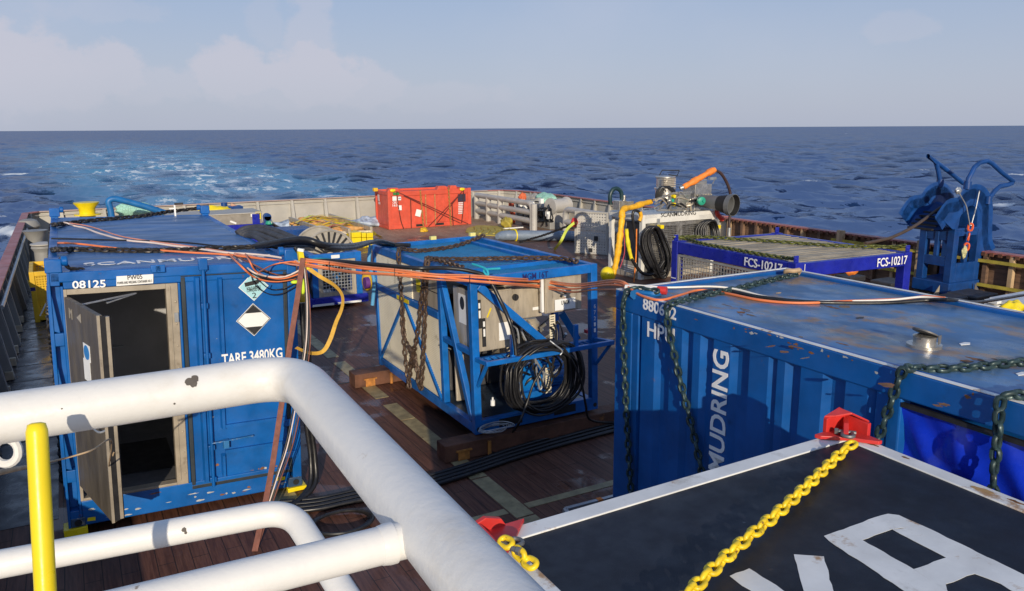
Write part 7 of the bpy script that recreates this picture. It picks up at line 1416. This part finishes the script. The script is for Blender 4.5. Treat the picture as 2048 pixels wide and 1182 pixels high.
# ------------------------------------------------------------------ repeats of a kind share a group
GR = {'lashing_chain': 'lashing chains holding the deck cargo', 'cable': 'cables strung over the containers', 'hose': 'loose hoses on the aft deck', 'hose_coil': 'coils of black hose', 'hose_sleeve': 'padded hose sleeves on the 08125 roof', 'webbing_strap': 'webbing straps on the aft deck', 'container_foot': 'yellow feet under the 08125 container', 'support_beam': 'rusty beams under the blue skid', 'pipe_barrier': 'grey pipe barriers', 'bulwark': 'bulwarks round the aft deck', 'bollard': 'bollards on the port walkway', 'yellow_block_stack': 'stacks of yellow blocks', 'webbing_bundle': 'bundles of webbing on the grey rack', 'sack_heap': 'heaps of sacks at the stern bulwark', 'dark_case': 'low dark cases to starboard', 'shackle': 'shackles on the cargo', 'lifebuoy': 'lifebuoys behind the pipe barrier', 'float': 'round floats', 'paint_flake': 'bits of debris on the HPU roof', 'wire_sling': 'wire slings on the chute', 'cord': 'cords on the red container', 'yellow_hook': 'yellow hooks on the red container', 'netting': 'heaps of netting', 'lifting_chain': 'lifting chains'}
for o in bpy.data.objects:
    if o.parent is None and o.type in ('MESH', 'EMPTY'):
        k = o.name.split('.')[0]
        if k in GR and 'group' not in o: o['group'] = GR[k]

# ------------------------------------------------------------------ scrapes and rust spots with a shape of their own
random.seed(77)
SCR = mat('bare_scrape', (.42, .43, .42), .5, var=.3, scale=20); RSP = mat('rust_spot', (.20, .085, .03), .75, var=.45, scale=18)
def spot(par, c, e1, e2, nv, w_, h_, mt, nm):
    m = MB(); c, e1, e2, nv = V(c), V(e1), V(e2), V(nv)
    m.prism([c+nv*.0006+e1*(w_*math.cos(a)*random.uniform(.5, 1.2))+e2*(h_*math.sin(a)*random.uniform(.5, 1.2)) for a in np.linspace(0, math.tau, 11, endpoint=False)], nv*.0006); m.build(nm, mt, par, smooth=0)
for k in range(26):
    x_ = random.uniform(.2, W_-.2); z_ = random.choice((random.uniform(.02, OB-.06), random.uniform(.02, .1)))
    spot(pw, (x_, -.004, z_), (1, 0, 0), (0, 0, 1), (0, -1, 0), random.uniform(.01, .06), random.uniform(.004, .014), random.choice((SCR, SCR, RSP)), 'paint_scrape')
for k in range(12): spot(pw, (random.uniform(gl+.08, gr-.08), .012, random.choice((GB+.08, GB+.1, random.uniform(GB+.1, GT-.1)))), (1, 0, 0), (0, 0, 1), (0, -1, 0), random.uniform(.006, .03), random.uniform(.004, .02), random.choice((RSP, RSP, SCR)), 'rust_spot')
for k in range(30):
    y_ = random.choice((random.uniform(-5.8, -.2), random.gauss(hy(930, 400), .35))); spot(hp, (-.012, y_, HH-random.uniform(.006, .07)), (0, 1, 0), (0, 0, 1), (-1, 0, 0), random.uniform(.008, .035), random.uniform(.003, .014), random.choice((RSP, RSP, RSP, SCR)), 'rust_spot')
for k in range(22):
    c_ = HP.p(*random.choice(((1640, 680), (1560, 700), (1700, 612), (1500, 625), (1800, 790), (1950, 720))), z=HH-.0335); spot(hp, (c_.x+random.gauss(0, .12), c_.y+random.gauss(0, .16), HH-.0345), (1, 0, 0), (0, 1, 0), (0, 0, 1), random.uniform(.01, .06), random.uniform(.01, .09), random.choice((mat('rust_stain', (.20, .13, .08), .7, var=.3), RSP)), 'rust_stain') if c_.x < HW-.3 else None
for k in range(14):
    y_ = random.uniform(-2.6, -.05); spot(bk, (random.choice((-.05, -.03)), y_, BH+.0122), (1, 0, 0), (0, 1, 0), (0, 0, 1), random.uniform(.006, .03), random.uniform(.01, .08), random.choice((RSP, mat('ochre_stain', (.42, .26, .11), .7, var=.3))), 'rust_stain')

random.seed(91)
for k in range(9):
    x0, x1 = random.uniform(.75, 1.6), random.uniform(.7, 1.6); z0, z1 = random.uniform(1.15, 1.35), random.uniform(.45, .9); y_ = random.uniform(.12, .32)
    m = MB(); m.tube(spline([(x0, y_+.1, z0), (x0+.02, y_, z0-.15), ((x0+x1)/2, y_-.03, min(z0, z1)-random.uniform(.1, .25)), (x1, y_, z1-.05), (x1, y_+.15, z1+.05)], 6), random.uniform(.009, .016), 7); m.build('hanging_cable', HOSE if k % 3 else GALV, uw)
